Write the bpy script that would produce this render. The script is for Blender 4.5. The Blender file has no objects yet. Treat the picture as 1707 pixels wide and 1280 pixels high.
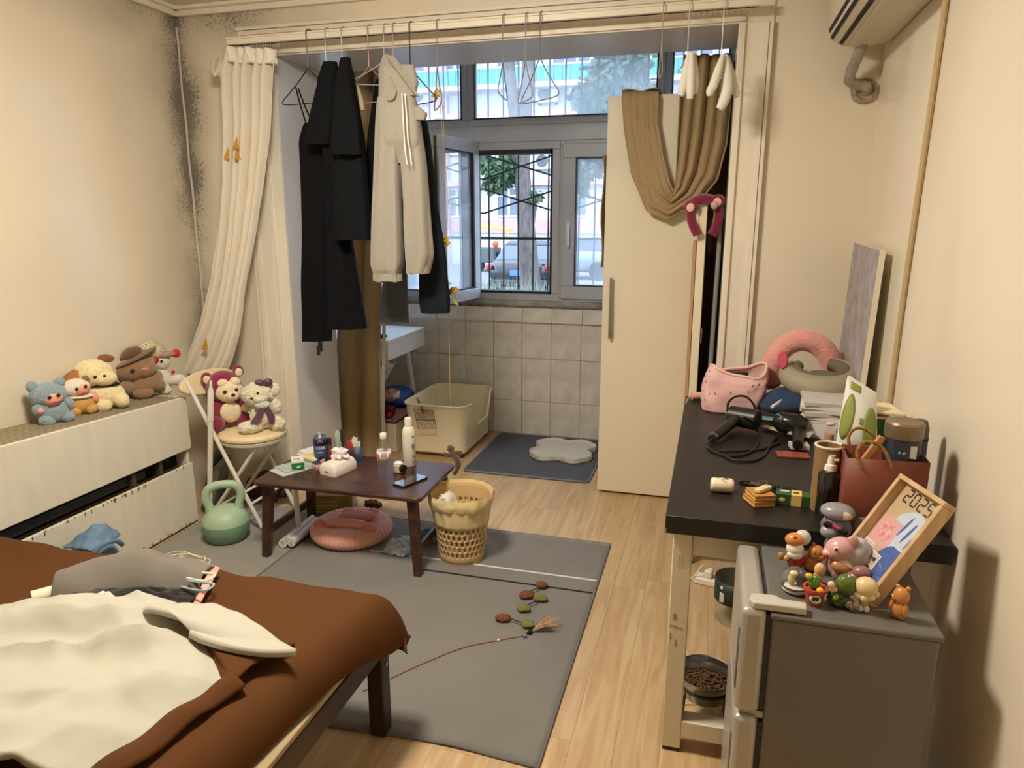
import bpy, bmesh, math, random
from mathutils import Vector, Matrix, noise
R = math.radians; PI = math.pi; TAU = 2*math.pi
random.seed(7)
sc = bpy.context.scene
col = sc.collection

# ---------------------------------------------------------------- camera, light, exposure
CAM_H = 1.5; FPX = 1183.0; PITCH = math.atan(274/1183); YAW = R(15.6)
cd = bpy.data.cameras.new('camera'); cam = bpy.data.objects.new('camera', cd); col.objects.link(cam)
cd.sensor_fit = 'HORIZONTAL'; cd.sensor_width = 36.0; cd.lens = FPX/1707*36; cd.clip_start = .02; cd.clip_end = 300
cam.location = (0, 0, CAM_H); cam.rotation_euler = (PI/2-PITCH, 0, YAW); sc.camera = cam
sc.view_settings.view_transform = 'Standard'; sc.view_settings.look = 'None'
sc.view_settings.gamma = 1; sc.view_settings.use_curve_mapping = False
sc.view_settings.exposure = 0.2
SKY = (0.62, 0.78, 1.0); SKY_STRENGTH = 6.6
LAMP_POWER = 35; LAMP_COLOR = (1.0, 0.90, 0.755)
w = bpy.data.worlds.new('overcast_sky'); sc.world = w; w.use_nodes = True
bg = w.node_tree.nodes['Background']; bg.inputs[0].default_value = (*SKY, 1); bg.inputs[1].default_value = SKY_STRENGTH
sc.cycles.use_denoising = True
sc.cycles.max_bounces = 9; sc.cycles.diffuse_bounces = 5; sc.cycles.transparent_max_bounces = 24
sc.cycles.sample_clamp_indirect = 6.0
sc.cycles.caustics_reflective = False; sc.cycles.caustics_refractive = False

# ---------------------------------------------------------------- photo pixel -> place in the room
FW = Vector((-math.sin(YAW)*math.cos(PITCH), math.cos(YAW)*math.cos(PITCH), -math.sin(PITCH)))
RT = Vector((math.cos(YAW), math.sin(YAW), 0)); UP = RT.cross(FW); EYE = Vector((0, 0, CAM_H))
def ray(x, y): return FW + RT*((x-853.5)/FPX) - UP*((y-640)/FPX)
def PZ(x, y, z=0.0):
    d = ray(x, y); return EYE + d*((z-CAM_H)/d.z)
def PY(x, y, Y):
    d = ray(x, y); return EYE + d*(Y/d.y)
def PX(x, y, X):
    d = ray(x, y); return EYE + d*(X/d.x)

def ZT(b, x, y):   # height above b of the point that shows at pixel x, y
    d = ray(x, y); t = (b[0]*d.x+b[1]*d.y)/(d.x*d.x+d.y*d.y); return CAM_H+d.z*t
def MPP(p): return (Vector(p)-EYE).dot(FW)/FPX      # metres per photo pixel at p
def FACE(p): return math.degrees(math.atan2(-p[0], p[1]))   # turn that makes -y look at the camera

# ---------------------------------------------------------------- materials
def lin(c):
    return tuple(((v/255)/12.92 if v/255 <= .04045 else ((v/255+.055)/1.055)**2.4) for v in c)
_M = {}
def mat(name, rgb=(200,200,200), rough=.6, metal=0, var=0.0, vs=6.0, rgb2=None, bump=0.0, bs=60.0, sheen=0.0, trans=0.0, ior=1.45, coat=0.0, emit=0.0, spec=.5, stretch=(1,1,1), sss=0.0):
    if name in _M: return _M[name]
    m = bpy.data.materials.new(name); m.use_nodes = True; nt = m.node_tree; b = nt.nodes['Principled BSDF']; L = nt.links.new
    c = (*lin(rgb), 1); b.inputs['Base Color'].default_value = c
    b.inputs['Roughness'].default_value = rough; b.inputs['Metallic'].default_value = metal
    b.inputs['IOR'].default_value = ior; b.inputs['Specular IOR Level'].default_value = spec
    if sheen: b.inputs['Sheen Weight'].default_value = sheen; b.inputs['Sheen Roughness'].default_value = .5
    if coat: b.inputs['Coat Weight'].default_value = coat; b.inputs['Coat Roughness'].default_value = .15
    if trans: b.inputs['Transmission Weight'].default_value = trans
    if sss: b.inputs['Subsurface Weight'].default_value = sss; b.inputs['Subsurface Scale'].default_value = .01
    if emit: b.inputs['Emission Color'].default_value = c; b.inputs['Emission Strength'].default_value = emit
    if var or rgb2 or bump:
        tc = nt.nodes.new('ShaderNodeTexCoord'); mp = nt.nodes.new('ShaderNodeMapping'); mp.inputs['Scale'].default_value = stretch
        L(tc.outputs['Object'], mp.inputs['Vector'])
    if var or rgb2:
        n = nt.nodes.new('ShaderNodeTexNoise'); n.inputs['Scale'].default_value = vs; n.inputs['Detail'].default_value = 5
        r = nt.nodes.new('ShaderNodeValToRGB'); r.color_ramp.elements[0].position = .3; r.color_ramp.elements[1].position = .7
        c2 = lin(rgb2) if rgb2 else tuple(v*(1-var) for v in c[:3])
        r.color_ramp.elements[0].color = (*c2, 1); r.color_ramp.elements[1].color = (*[min(1, v*(1+var*.5)) for v in c[:3]], 1)
        L(mp.outputs[0], n.inputs['Vector']); L(n.outputs['Fac'], r.inputs['Fac']); L(r.outputs[0], b.inputs['Base Color'])
    if bump:
        n2 = nt.nodes.new('ShaderNodeTexNoise'); n2.inputs['Scale'].default_value = bs; n2.inputs['Detail'].default_value = 4
        bp = nt.nodes.new('ShaderNodeBump'); bp.inputs['Strength'].default_value = bump; bp.inputs['Distance'].default_value = .01
        L(mp.outputs[0], n2.inputs['Vector']); L(n2.outputs['Fac'], bp.inputs['Height']); L(bp.outputs[0], b.inputs['Normal'])
    _M[name] = m; return m
def nodes(m): return m.node_tree, m.node_tree.nodes['Principled BSDF'], m.node_tree.nodes.new, m.node_tree.links.new

# ---------------------------------------------------------------- mesh builder (all coordinates are room coordinates after M)
def LM(loc=(0,0,0), rz=0, rx=0, ry=0, s=1):
    return Matrix.Translation(loc) @ Matrix.Rotation(R(rz), 4, 'Z') @ Matrix.Rotation(R(ry), 4, 'Y') @ Matrix.Rotation(R(rx), 4, 'X') @ Matrix.Scale(s, 4)
class MB:
    def __init__(s, M=None): s.v = []; s.f = []; s.M = M or Matrix.Identity(4)
    def add(s, vs, fs):
        o = len(s.v); s.v += [s.M @ Vector(p) for p in vs]; s.f += [tuple(i+o for i in f) for f in fs]; return s
    def box(s, x0, y0, z0, x1, y1, z1):
        return s.add([(x0,y0,z0),(x1,y0,z0),(x1,y1,z0),(x0,y1,z0),(x0,y0,z1),(x1,y0,z1),(x1,y1,z1),(x0,y1,z1)],
                     [(0,3,2,1),(4,5,6,7),(0,1,5,4),(1,2,6,5),(2,3,7,6),(3,0,4,7)])
    def cbox(s, c, d): return s.box(c[0]-d[0]/2, c[1]-d[1]/2, c[2]-d[2]/2, c[0]+d[0]/2, c[1]+d[1]/2, c[2]+d[2]/2)
    def hexa(s, p):   # eight corners: bottom four then top four
        return s.add(p, [(0,3,2,1),(4,5,6,7),(0,1,5,4),(1,2,6,5),(2,3,7,6),(3,0,4,7)])
    def rings(s, rings, closed=True, cap0=True, cap1=True, loop=False):
        n = len(rings[0]); vs = [p for r in rings for p in r]; fs = []; m = len(rings)
        for i in range(m if loop else m-1):
            a = i*n; b = ((i+1) % m)*n
            for j in range(n if closed else n-1):
                k = (j+1) % n; fs.append((a+j, a+k, b+k, b+j))
        if closed and not loop:
            if cap0: fs.append(tuple(range(n-1, -1, -1)))
            if cap1: fs.append(tuple(range((m-1)*n, m*n)))
        return s.add(vs, fs)
    def tube(s, pts, r, n=8, loop=False, cap=True):
        pts = [Vector(p) for p in pts]; m = len(pts); rr = r if isinstance(r, (list, tuple)) else [r]*m
        t0 = (pts[1]-pts[0]).normalized(); a = Vector((0,0,1)) if abs(t0.z) < .9 else Vector((1,0,0)); u = t0.cross(a).normalized(); out = []
        for i in range(m):
            if loop: t = pts[(i+1) % m]-pts[i-1]
            else: t = pts[min(i+1, m-1)]-pts[max(i-1, 0)]
            t = t.normalized() if t.length > 1e-9 else t0
            u = (u - t*u.dot(t)); u = u.normalized() if u.length > 1e-6 else t.orthogonal().normalized(); v = t.cross(u)
            out.append([pts[i] + (u*math.cos(TAU*j/n) + v*math.sin(TAU*j/n))*rr[i] for j in range(n)])
        return s.rings(out, True, cap, cap, loop)
    def cyl(s, p0, p1, r0, r1=None, n=20): return s.tube([p0, p1], [r0, r0 if r1 is None else r1], n)
    def lathe(s, prof, c=(0,0,0), n=24, cap0=True, cap1=True, sx=1, sy=1):
        return s.rings([[(c[0]+r*math.cos(TAU*j/n)*sx, c[1]+r*math.sin(TAU*j/n)*sy, c[2]+z) for j in range(n)] for r, z in prof], True, cap0, cap1)
    def ell(s, c, r, nu=20, nv=12, rot=None, amp=0, fr=3, e=1.0):
        if isinstance(r, (int, float)): r = (r, r, r)
        c = Vector(c); q = rot or Matrix.Identity(3); rg = []
        sg = lambda x: math.copysign(abs(x)**e, x)
        for i in range(1, nv):
            a = -PI/2+PI*i/nv; row = []
            for j in range(nu):
                b = TAU*j/nu; d = Vector((sg(math.cos(a))*sg(math.cos(b))*r[0], sg(math.cos(a))*sg(math.sin(b))*r[1], sg(math.sin(a))*r[2]))
                if amp: d *= 1+amp*noise.noise(d*fr/max(r)+c*17)
                row.append(c+q@d)
            rg.append(row)
        o = len(s.v); s.rings(rg, True, False, False); nn = len(rg)*nu
        s.v += [s.M @ (c+q@Vector((0,0,-r[2]))), s.M @ (c+q@Vector((0,0,r[2])))]
        for j in range(nu):
            k = (j+1) % nu; s.f.append((o+nn, o+k, o+j)); s.f.append((o+nn+1, o+nn-nu+j, o+nn-nu+k))
        return s
    def grid(s, fn, nu, nv, cu=False):
        vs = [fn(i/nu, j/nv) for j in range(nv+1) for i in range(nu if cu else nu+1)]; n = nu if cu else nu+1; fs = []
        for j in range(nv):
            for i in range(nu):
                k = (i+1) % n; fs.append((j*n+i, j*n+k, (j+1)*n+k, (j+1)*n+i))
        return s.add(vs, fs)
    def prism(s, poly, h, M=None):   # polygon in xy, extruded 0..h in z, placed by M
        M = M or Matrix.Identity(4); n = len(poly)
        vs = [M @ Vector((x, y, 0)) for x, y in poly]+[M @ Vector((x, y, h)) for x, y in poly]
        return s.add(vs, [tuple(range(n-1, -1, -1)), tuple(range(n, 2*n))]+[(i, (i+1) % n, n+(i+1) % n, n+i) for i in range(n)])
def rrect(w, d, r, n=5, cx=0, cy=0):
    p = []
    for sx, sy, a0 in ((1,1,0),(-1,1,90),(-1,-1,180),(1,-1,270)):
        for i in range(n+1):
            a = R(a0+90*i/n); p.append((cx+sx*(w/2-r)+r*math.cos(a), cy+sy*(d/2-r)+r*math.sin(a)))
    return p
def smooth_path(pts, k=6):
    pts = [Vector(p) for p in pts]; out = []; n = len(pts)
    for i in range(n-1):
        p0, p1, p2, p3 = pts[max(i-1,0)], pts[i], pts[i+1], pts[min(i+2,n-1)]
        for j in range(k):
            t = j/k; out.append(.5*((2*p1)+(p2-p0)*t+(2*p0-5*p1+4*p2-p3)*t*t+(3*p1-p0-3*p2+p3)*t**3))
    return out+[pts[-1]]
def interp(tab, t):   # piecewise linear table of tuples, first entry = key
    if t <= tab[0][0]: return tab[0][1:]
    for a, b in zip(tab, tab[1:]):
        if t <= b[0]:
            k = (t-a[0])/(b[0]-a[0]+1e-12); return tuple(x+(y-x)*k for x, y in zip(a[1:], b[1:]))
    return tab[-1][1:]

# ---------------------------------------------------------------- objects
WM = {}
def obj(name, mb, m, parent=None, sharp=38, bev=0, seg=2, sub=0, thick=0, toff=0):
    me = bpy.data.meshes.new(name); me.from_pydata(mb.v, [], mb.f); me.update()
    bm = bmesh.new(); bm.from_mesh(me); bmesh.ops.recalc_face_normals(bm, faces=bm.faces); bm.to_mesh(me); bm.free()
    me.polygons.foreach_set('use_smooth', [True]*len(me.polygons))
    try: me.set_sharp_from_angle(angle=R(sharp))
    except Exception: pass
    me.materials.append(m); o = bpy.data.objects.new(name, me); col.objects.link(o)
    if thick:
        md = o.modifiers.new('solid', 'SOLIDIFY'); md.thickness = thick; md.offset = toff
    if bev:
        md = o.modifiers.new('edge', 'BEVEL'); md.width = bev; md.segments = seg; md.limit_method = 'ANGLE'; md.angle_limit = R(40); md.harden_normals = False
    if sub:
        md = o.modifiers.new('sub', 'SUBSURF'); md.levels = sub; md.render_levels = sub
    if parent is not None:
        o.parent = parent; o.matrix_parent_inverse = WM[parent].inverted()
    WM[o] = Matrix.Identity(4); return o
def tag(o, label, cat, group=None, kind=None):
    o['label'] = label; o['category'] = cat
    if group: o['group'] = group
    if kind: o['kind'] = kind
    return o
def thing(name, label, cat, loc=(0,0,0), group=None):
    o = bpy.data.objects.new(name, None); col.objects.link(o); o.location = loc; o.empty_display_size = .05
    WM[o] = Matrix.Translation(loc); return tag(o, label, cat, group)
def struct(name, mb, m, parent=None, **k):
    o = obj(name, mb, m, parent, **k)
    if parent is None: o['kind'] = 'structure'
    return o
def share(name, mesh_obj, loc, parent, rot=None):   # a piece that shares another piece's mesh
    o = bpy.data.objects.new(name, mesh_obj.data); col.objects.link(o); o.location = loc
    if rot: o.rotation_euler = rot
    o.parent = parent; o.matrix_parent_inverse = WM[parent].inverted(); WM[o] = Matrix.Identity(4); return o
def text(name, s, size, M, m, parent, depth=.0004, sx=1, align='CENTER'):
    c = bpy.data.curves.new(name, 'FONT'); c.body = s; c.size = size; c.align_x = align; c.align_y = 'CENTER'; c.extrude = depth
    tmp = bpy.data.objects.new(name+'_curve', c); me = bpy.data.meshes.new_from_object(tmp); bpy.data.objects.remove(tmp); bpy.data.curves.remove(c)
    me.transform(M @ Matrix.Diagonal((sx,1,1,1))); me.materials.clear(); me.materials.append(m); o = bpy.data.objects.new(name, me); col.objects.link(o)
    o.parent = parent; o.matrix_parent_inverse = WM[parent].inverted(); WM[o] = Matrix.Identity(4); return o
def frame_M(o, x, y):   # matrix with local x, y axes along given vectors, z = normal
    x = Vector(x).normalized(); z = x.cross(Vector(y)).normalized(); y = z.cross(x)
    return Matrix(((x.x,y.x,z.x,o[0]),(x.y,y.y,z.y,o[1]),(x.z,y.z,z.z,o[2]),(0,0,0,1)))

# ---------------------------------------------------------------- room dimensions (metres)
XL, XR, YB, YN, ZC = -2.70, .60, 3.32, -1.3, 2.54   # main room
JL, JR, ZO, YA, YW = -2.14, .045, 2.285, 3.76, 4.75  # opening, its inner end, window wall
# ================================================================ THE SETTING
def paint_mat(name, rgb, rough, bumpy=.25, mould=None):
    m = mat(name, rgb, rough); nt, b, N, L = nodes(m)
    tc = N('ShaderNodeTexCoord'); n1 = N('ShaderNodeTexNoise'); n1.inputs['Scale'].default_value = 2.6; n1.inputs['Detail'].default_value = .6
    mp = N('ShaderNodeMapping'); mp.inputs['Scale'].default_value = (1, 1, .6); L(tc.outputs['Object'], mp.inputs[0]); L(mp.outputs[0], n1.inputs['Vector'])
    n2 = N('ShaderNodeTexNoise'); n2.inputs['Scale'].default_value = 160; n2.inputs['Detail'].default_value = 2; L(tc.outputs['Object'], n2.inputs['Vector'])
    ad = N('ShaderNodeMath'); ad.operation = 'MULTIPLY_ADD'; ad.inputs[1].default_value = .006; L(n2.outputs['Fac'], ad.inputs[0]); L(n1.outputs['Fac'], ad.inputs[2])
    bp = N('ShaderNodeBump'); bp.inputs['Strength'].default_value = bumpy; bp.inputs['Distance'].default_value = .12; L(ad.outputs[0], bp.inputs['Height']); L(bp.outputs[0], b.inputs['Normal'])
    r = N('ShaderNodeValToRGB'); c = lin(rgb); r.color_ramp.elements[0].color = (*[v*.93 for v in c], 1); r.color_ramp.elements[1].color = (*c, 1)
    n3 = N('ShaderNodeTexNoise'); n3.inputs['Scale'].default_value = 2.0; n3.inputs['Detail'].default_value = 6; L(tc.outputs['Object'], n3.inputs['Vector']); L(n3.outputs['Fac'], r.inputs['Fac'])
    out = r.outputs[0]
    if mould:   # black mould growing out of the corner XL,YB and along the ceiling there
        sx = N('ShaderNodeSeparateXYZ'); L(tc.outputs['Object'], sx.inputs[0])
        def mth(op, a, bb=None, cc=None):
            q = N('ShaderNodeMath'); q.operation = op
            for i, v in enumerate((a, bb, cc)):
                if v is None: continue
                if isinstance(v, (int, float)): q.inputs[i].default_value = v
                else: L(v, q.inputs[i])
            return q.outputs[0]
        d = mth('SUBTRACT', YB, sx.outputs['Y']) if mould == 'left' else mth('SUBTRACT', sx.outputs['X'], XL)
        def rng(v, a, bb):
            q = N('ShaderNodeMapRange'); q.inputs[1].default_value = a; q.inputs[2].default_value = bb; q.inputs[3].default_value = 1; q.inputs[4].default_value = 0; L(v, q.inputs[0]); return q.outputs[0]
        k = rng(d, 0, .42 if mould == 'left' else .26); k = mth('MULTIPLY', k, k)
        hz = rng(sx.outputs['Z'], .3, .62); k = mth('MULTIPLY', k, mth('SUBTRACT', 1, mth('MULTIPLY', hz, .8)))
        top = mth('MULTIPLY', rng(mth('SUBTRACT', ZC, sx.outputs['Z']), 0, .26), rng(d, .3, 1.1)); top = mth('MULTIPLY', top, .85)
        k = mth('MULTIPLY', k, mth('SUBTRACT', 1.35, mth('MULTIPLY', rng(sx.outputs['Z'], 1.5, 2.45), .3)))
        k = mth('MAXIMUM', k, top)
        pat = N('ShaderNodeTexNoise'); pat.inputs['Scale'].default_value = 3.5; pat.inputs['Detail'].default_value = 3; L(tc.outputs['Object'], pat.inputs['Vector'])
        k = mth('MULTIPLY', k, mth('MULTIPLY', pat.outputs['Fac'], 2.0))
        sp = N('ShaderNodeTexNoise'); sp.inputs['Scale'].default_value = 130; sp.inputs['Detail'].default_value = 4; sp.inputs['Roughness'].default_value = .7; L(tc.outputs['Object'], sp.inputs['Vector'])
        th = mth('MULTIPLY_ADD', k, -.36, .72); dots = mth('MULTIPLY', mth('SUBTRACT', sp.outputs['Fac'], th), 7); dots = mth('MINIMUM', mth('MAXIMUM', dots, 0), .8)
        haze = mth('MULTIPLY', k, .5); fac = mth('MINIMUM', mth('MAXIMUM', dots, haze), .9)
        mx = N('ShaderNodeMix'); mx.data_type = 'RGBA'; mx.inputs['B'].default_value = (*lin((66, 64, 60)), 1); L(fac, mx.inputs['Factor']); L(out, mx.inputs['A']); out = mx.outputs['Result']
    L(out, b.inputs['Base Color']); return m
M_wall_l = paint_mat('wall_paint_left', (228,217,196), .24, .34, 'left')
M_wall_b = paint_mat('wall_paint_back', (228,218,198), .42, .16, 'back')
M_wall_r = paint_mat('wall_paint_right', (231,220,200), .32, .25)
M_reveal = paint_mat('reveal_paint', (206,203,198), .26, .05)
M_ceil = mat('ceiling_paint', (226,219,204), .8, var=.05)
M_trim = mat('trim_paint', (230,222,206), .4, var=.06, vs=9, stretch=(3,3,.6))
M_upvc = mat('window_plastic', (176,180,188), .35, var=.08, vs=5)
M_upvc_d = mat('rubber_gasket', (32,34,38), .6)
M_tile = mat('glazed_tile', (222,217,210), .22, var=.10, vs=9, rgb2=(200,193,184), coat=.3)
M_grout = mat('tile_grout', (74,68,62), .9, var=.2, vs=20)
M_dark = mat('dark_void', (16,15,15), .7)

def wood_mat(name, c1, c2, rough, scale=1.0, axis='Y'):
    m = mat(name, c1, rough); nt, b, N, L = nodes(m); tc = N('ShaderNodeTexCoord'); mp = N('ShaderNodeMapping')
    st = {'Y': (14, 1.1, 6), 'X': (1.1, 14, 6), 'Z': (14, 14, 1.1)}[axis]; mp.inputs['Scale'].default_value = tuple(v*scale for v in st)
    oi = N('ShaderNodeObjectInfo'); L(tc.outputs['Object'], mp.inputs[0])
    cb = N('ShaderNodeCombineXYZ'); mu = N('ShaderNodeMath'); mu.operation = 'MULTIPLY'; mu.inputs[1].default_value = 37; L(oi.outputs['Random'], mu.inputs[0]); L(mu.outputs[0], cb.inputs[2]); L(mu.outputs[0], cb.inputs[1])
    L(cb.outputs[0], mp.inputs['Location'])
    n = N('ShaderNodeTexNoise'); n.inputs['Scale'].default_value = 1.6; n.inputs['Detail'].default_value = 7; n.inputs['Distortion'].default_value = 1.3; L(mp.outputs[0], n.inputs['Vector'])
    r = N('ShaderNodeValToRGB'); r.color_ramp.elements[0].position = .36; r.color_ramp.elements[1].position = .64
    r.color_ramp.elements[0].color = (*lin(c2), 1); r.color_ramp.elements[1].color = (*lin(c1), 1); L(n.outputs['Fac'], r.inputs['Fac']); 
    hs = N('ShaderNodeHueSaturation'); v = N('ShaderNodeMath'); v.operation = 'MULTIPLY_ADD'; v.inputs[1].default_value = .16; v.inputs[2].default_value = .92; L(oi.outputs['Random'], v.inputs[0]); L(v.outputs[0], hs.inputs['Value']); L(r.outputs[0], hs.inputs['Color']); L(hs.outputs[0], b.inputs['Base Color'])
    return m
M_floor = wood_mat('laminate_oak', (200,172,132), (178,146,104), .36)

# floor with separate laminate planks
fl = struct('floor', MB().box(XL-.3, YN-.1, -.12, XR+.3, YW+.2, -.004), M_dark)
PW, PL = .128, 1.21
plank = None; rng_ = random.Random(3)
nx = int((XR-XL+.1)/PW)+1
def in_view(x, y): return y > .9 and x > -2.75
for i in range(nx):
    off = rng_.random()*PL
    for j in range(-2, 6):
        y0 = j*PL-off; y1 = y0+PL; x0 = XL-.05+i*PW
        if y1 < .9 or y0 > YW: continue
        if plank is None:
            mb = MB().box(-PW/2+.0003, -PL/2+.0003, -.01, PW/2-.0003, PL/2-.0003, 0)
            plank = obj('plank', mb, M_floor, fl, bev=.0006, seg=1); plank.location = (x0+PW/2, (y0+y1)/2, 0)
        else: share('plank', plank, (x0+PW/2, (y0+y1)/2, 0), fl)
fl2 = struct('floor_near', MB().box(XL-.1, YN-.1, -.0039, XR+.1, .0, -.0005), M_floor)

T = .14
struct('ceiling', MB().box(XL-T, YN-T, ZC, XR+T, YA, ZC+.12), M_ceil)
struct('wall_left', MB().box(XL-T, YN-T, -.1, XL, YB, ZC), M_wall_l)
struct('wall_right', MB().box(XR, YN-T, -.1, XR+T, YB, ZC), M_wall_r)
struct('wall_near', MB().box(XL-T, YN-T, -.1, XR+T, YN, ZC), M_wall_r)
mb = MB().box(XL-T, YB, -.1, JL-.004, YA-.004, ZC).box(JR+.004, YB, -.1, XR+T, YA-.004, ZC).box(JL-.004, YB, ZO+.004, JR+.004, YA-.004, ZC)
wb = struct('wall_back', mb, M_wall_b)
rev = MB().box(JL-.004, YB+.004, 0, JL, YA, ZO).box(JR, YB+.004, 0, JR+.004, YA, ZO).box(JL, YB+.004, ZO, JR, YA, ZO+.004)
struct('trim_1', rev, M_reveal)
# architrave round the opening: flat board with two raised beads
def arch(x0, x1, z0, z1): return MB().box(x0, YB-.014, z0, x1, YB, z1)
for nm, sgn in (('trim_2', 1), ('trim_8', -1), ('trim_9', 0)):
    mb = MB()
    for (a, bb, t) in ((0, .135, .012), (.006, .026, .026), (.10, .118, .022), (.122, .135, .028)):
        if sgn == 1: mb.box(JR+a, YB-t, .0, JR+bb, YB-.0005*(t < .02), ZO-.0005)
        elif sgn == -1: mb.box(JL-.06-bb, YB-t, .0, JL-.06-a, YB, ZO-.0005)
        else: mb.box(JL-.06-bb, YB-t+.0006, ZO+a, JR+bb, YB, ZO+bb)
    if sgn == -1: mb.box(JL-.0595, YB-.012, 0, JL, YB, ZO-.0005)
    struct(nm, mb, M_trim)
# ceiling cornice
mb = MB()
for (a, t) in ((.05, .02), (.025, .045)):
    mb.box(XL, YB-a, ZC-t, XR, YB, ZC).box(XL, YN, ZC-t, XL+a, YB, ZC).box(XR-a, YN, ZC-t, XR, YB, ZC)
struct('trim_3', mb, M_trim, bev=.004)
# bare bead of paint down the damp corner
struct('trim_4', MB().tube([(XL+.004+.003*math.sin(k*1.7), YB-.004, .05+k*.1) for k in range(25)], .006, 8), mat('corner_paint', (206,198,180), .4))
struct('baseboard_right', MB().box(XR-.012, YN, 0, XR, YB, .08), M_trim, bev=.003)
struct('baseboard_back', MB().box(JR+.136, YB-.012, 0, XR-.012, YB, .08).box(XL, YB-.012, 0, JL-.2, YB, .08), M_trim, bev=.003)

# enclosed balcony behind the opening
AL, AR = -2.95, .075
struct('wall_balcony_left', MB().box(AL-.1, YA-.004, -.1, AL, YW+.2, 2.75), M_reveal)
struct('wall_balcony_right', MB().box(AR, YA-.004, -.1, AR+.1, YW+.2, 2.75), M_reveal)
struct('ceiling_balcony', MB().box(AL-.1, YA, 2.62, AR+.1, YW+.2, 2.75), M_ceil)
struct('wall_balcony_front', MB().box(AL, YA-.01, -.1, XL-T, YA, 2.75), M_reveal)
wt = struct('wall_window', MB().box(AL, YW, -.1, AR, YW+.16, .91).box(AL, YW+.02, 2.56, AR, YW+.16, 2.75), M_grout)
# glazed tiles, each its own piece
TW = .2085; rows = [(0, .244), (.244, .553), (.553, .808)]
for r0, r1 in rows:
    first = None
    for k in range(-8, 12):
        xc = -1.461+TW*(k+.5)
        if xc < AL or xc > AR: continue
        if first is None:
            h = (r1-r0)/2-.0013; wd = TW/2-.0013
            mb = MB().box(-wd, -.008, -h, wd, 0, h); first = obj('tile', mb, M_tile, wt, bev=.0015, seg=1); first.location = (xc, YW, (r0+r1)/2)
        else: share('tile', first, (xc, YW, (r0+r1)/2), wt)
first = None
for k in range(-8, 12):      # nosing course under the window
    xc = -1.461+TW*(k+.55)
    if xc < AL or xc > AR: continue
    if first is None:
        first = obj('tile', MB().box(-TW/2+.0013, -.034, -.049, TW/2-.0013, 0, .049), M_tile, wt, bev=.002, seg=1); first.location = (xc, YW, .859)
    else: share('tile', first, (xc, YW, .859), wt)
mb = MB(); rr = random.Random(5)
def crack(i, j):
    x = AL+(AR-AL)*i; return (x, YW-.03+.06*j, .909+.006*noise.noise(Vector((x*9, j*4, 0)))+.004)
mb.grid(crack, 160, 4)
struct('trim_5', mb, mat('crumbling_mortar', (150,140,128), .95, rgb2=(70,62,54), vs=26, bump=.8, bs=50), thick=.01)

# window frames (pale plastic) and panes
def glass_mat(name, haze, tint=(1,1,1)):
    m = bpy.data.materials.new(name); m.use_nodes = True; nt = m.node_tree; nt.nodes.clear(); N = nt.nodes.new; L = nt.links.new
    o = N('ShaderNodeOutputMaterial'); tr = N('ShaderNodeBsdfTransparent'); tr.inputs[0].default_value = (*tint, 1); gl = N('ShaderNodeBsdfGlossy'); gl.inputs['Roughness'].default_value = .02
    df = N('ShaderNodeBsdfTranslucent'); df.inputs[0].default_value = (.86, .93, 1, 1); mx = N('ShaderNodeMixShader'); mx2 = N('ShaderNodeMixShader')
    tc = N('ShaderNodeTexCoord'); mp = N('ShaderNodeMapping'); mp.inputs['Scale'].default_value = (3, 3, 1.0); n = N('ShaderNodeTexNoise'); n.inputs['Scale'].default_value = 3; n.inputs['Detail'].default_value = 6
    L(tc.outputs['Object'], mp.inputs[0]); L(mp.outputs[0], n.inputs['Vector'])
    ma = N('ShaderNodeMath'); ma.operation = 'MULTIPLY_ADD'; ma.inputs[1].default_value = haze*.9; ma.inputs[2].default_value = haze*.55; L(n.outputs['Fac'], ma.inputs[0])
    L(ma.outputs[0], mx.inputs[0]); L(tr.outputs[0], mx.inputs[1]); L(df.outputs[0], mx.inputs[2])
    mx2.inputs[0].default_value = .06; L(mx.outputs[0], mx2.inputs[1]); L(gl.outputs[0], mx2.inputs[2]); L(mx2.outputs[0], o.inputs[0])
    return m
M_pane = glass_mat('dusty_pane', .15); M_clear = glass_mat('clear_pane', .03)
Y0, Y1 = YW+.0, YW+.07
Z0, ZT0, ZT1, ZTOP = .955, 2.0, 2.105, 2.56
def fbox(mb, x0, x1, z0, z1, y0=Y0, y1=Y1): mb.box(x0, y0, z0, x1, y1, z1)
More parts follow.
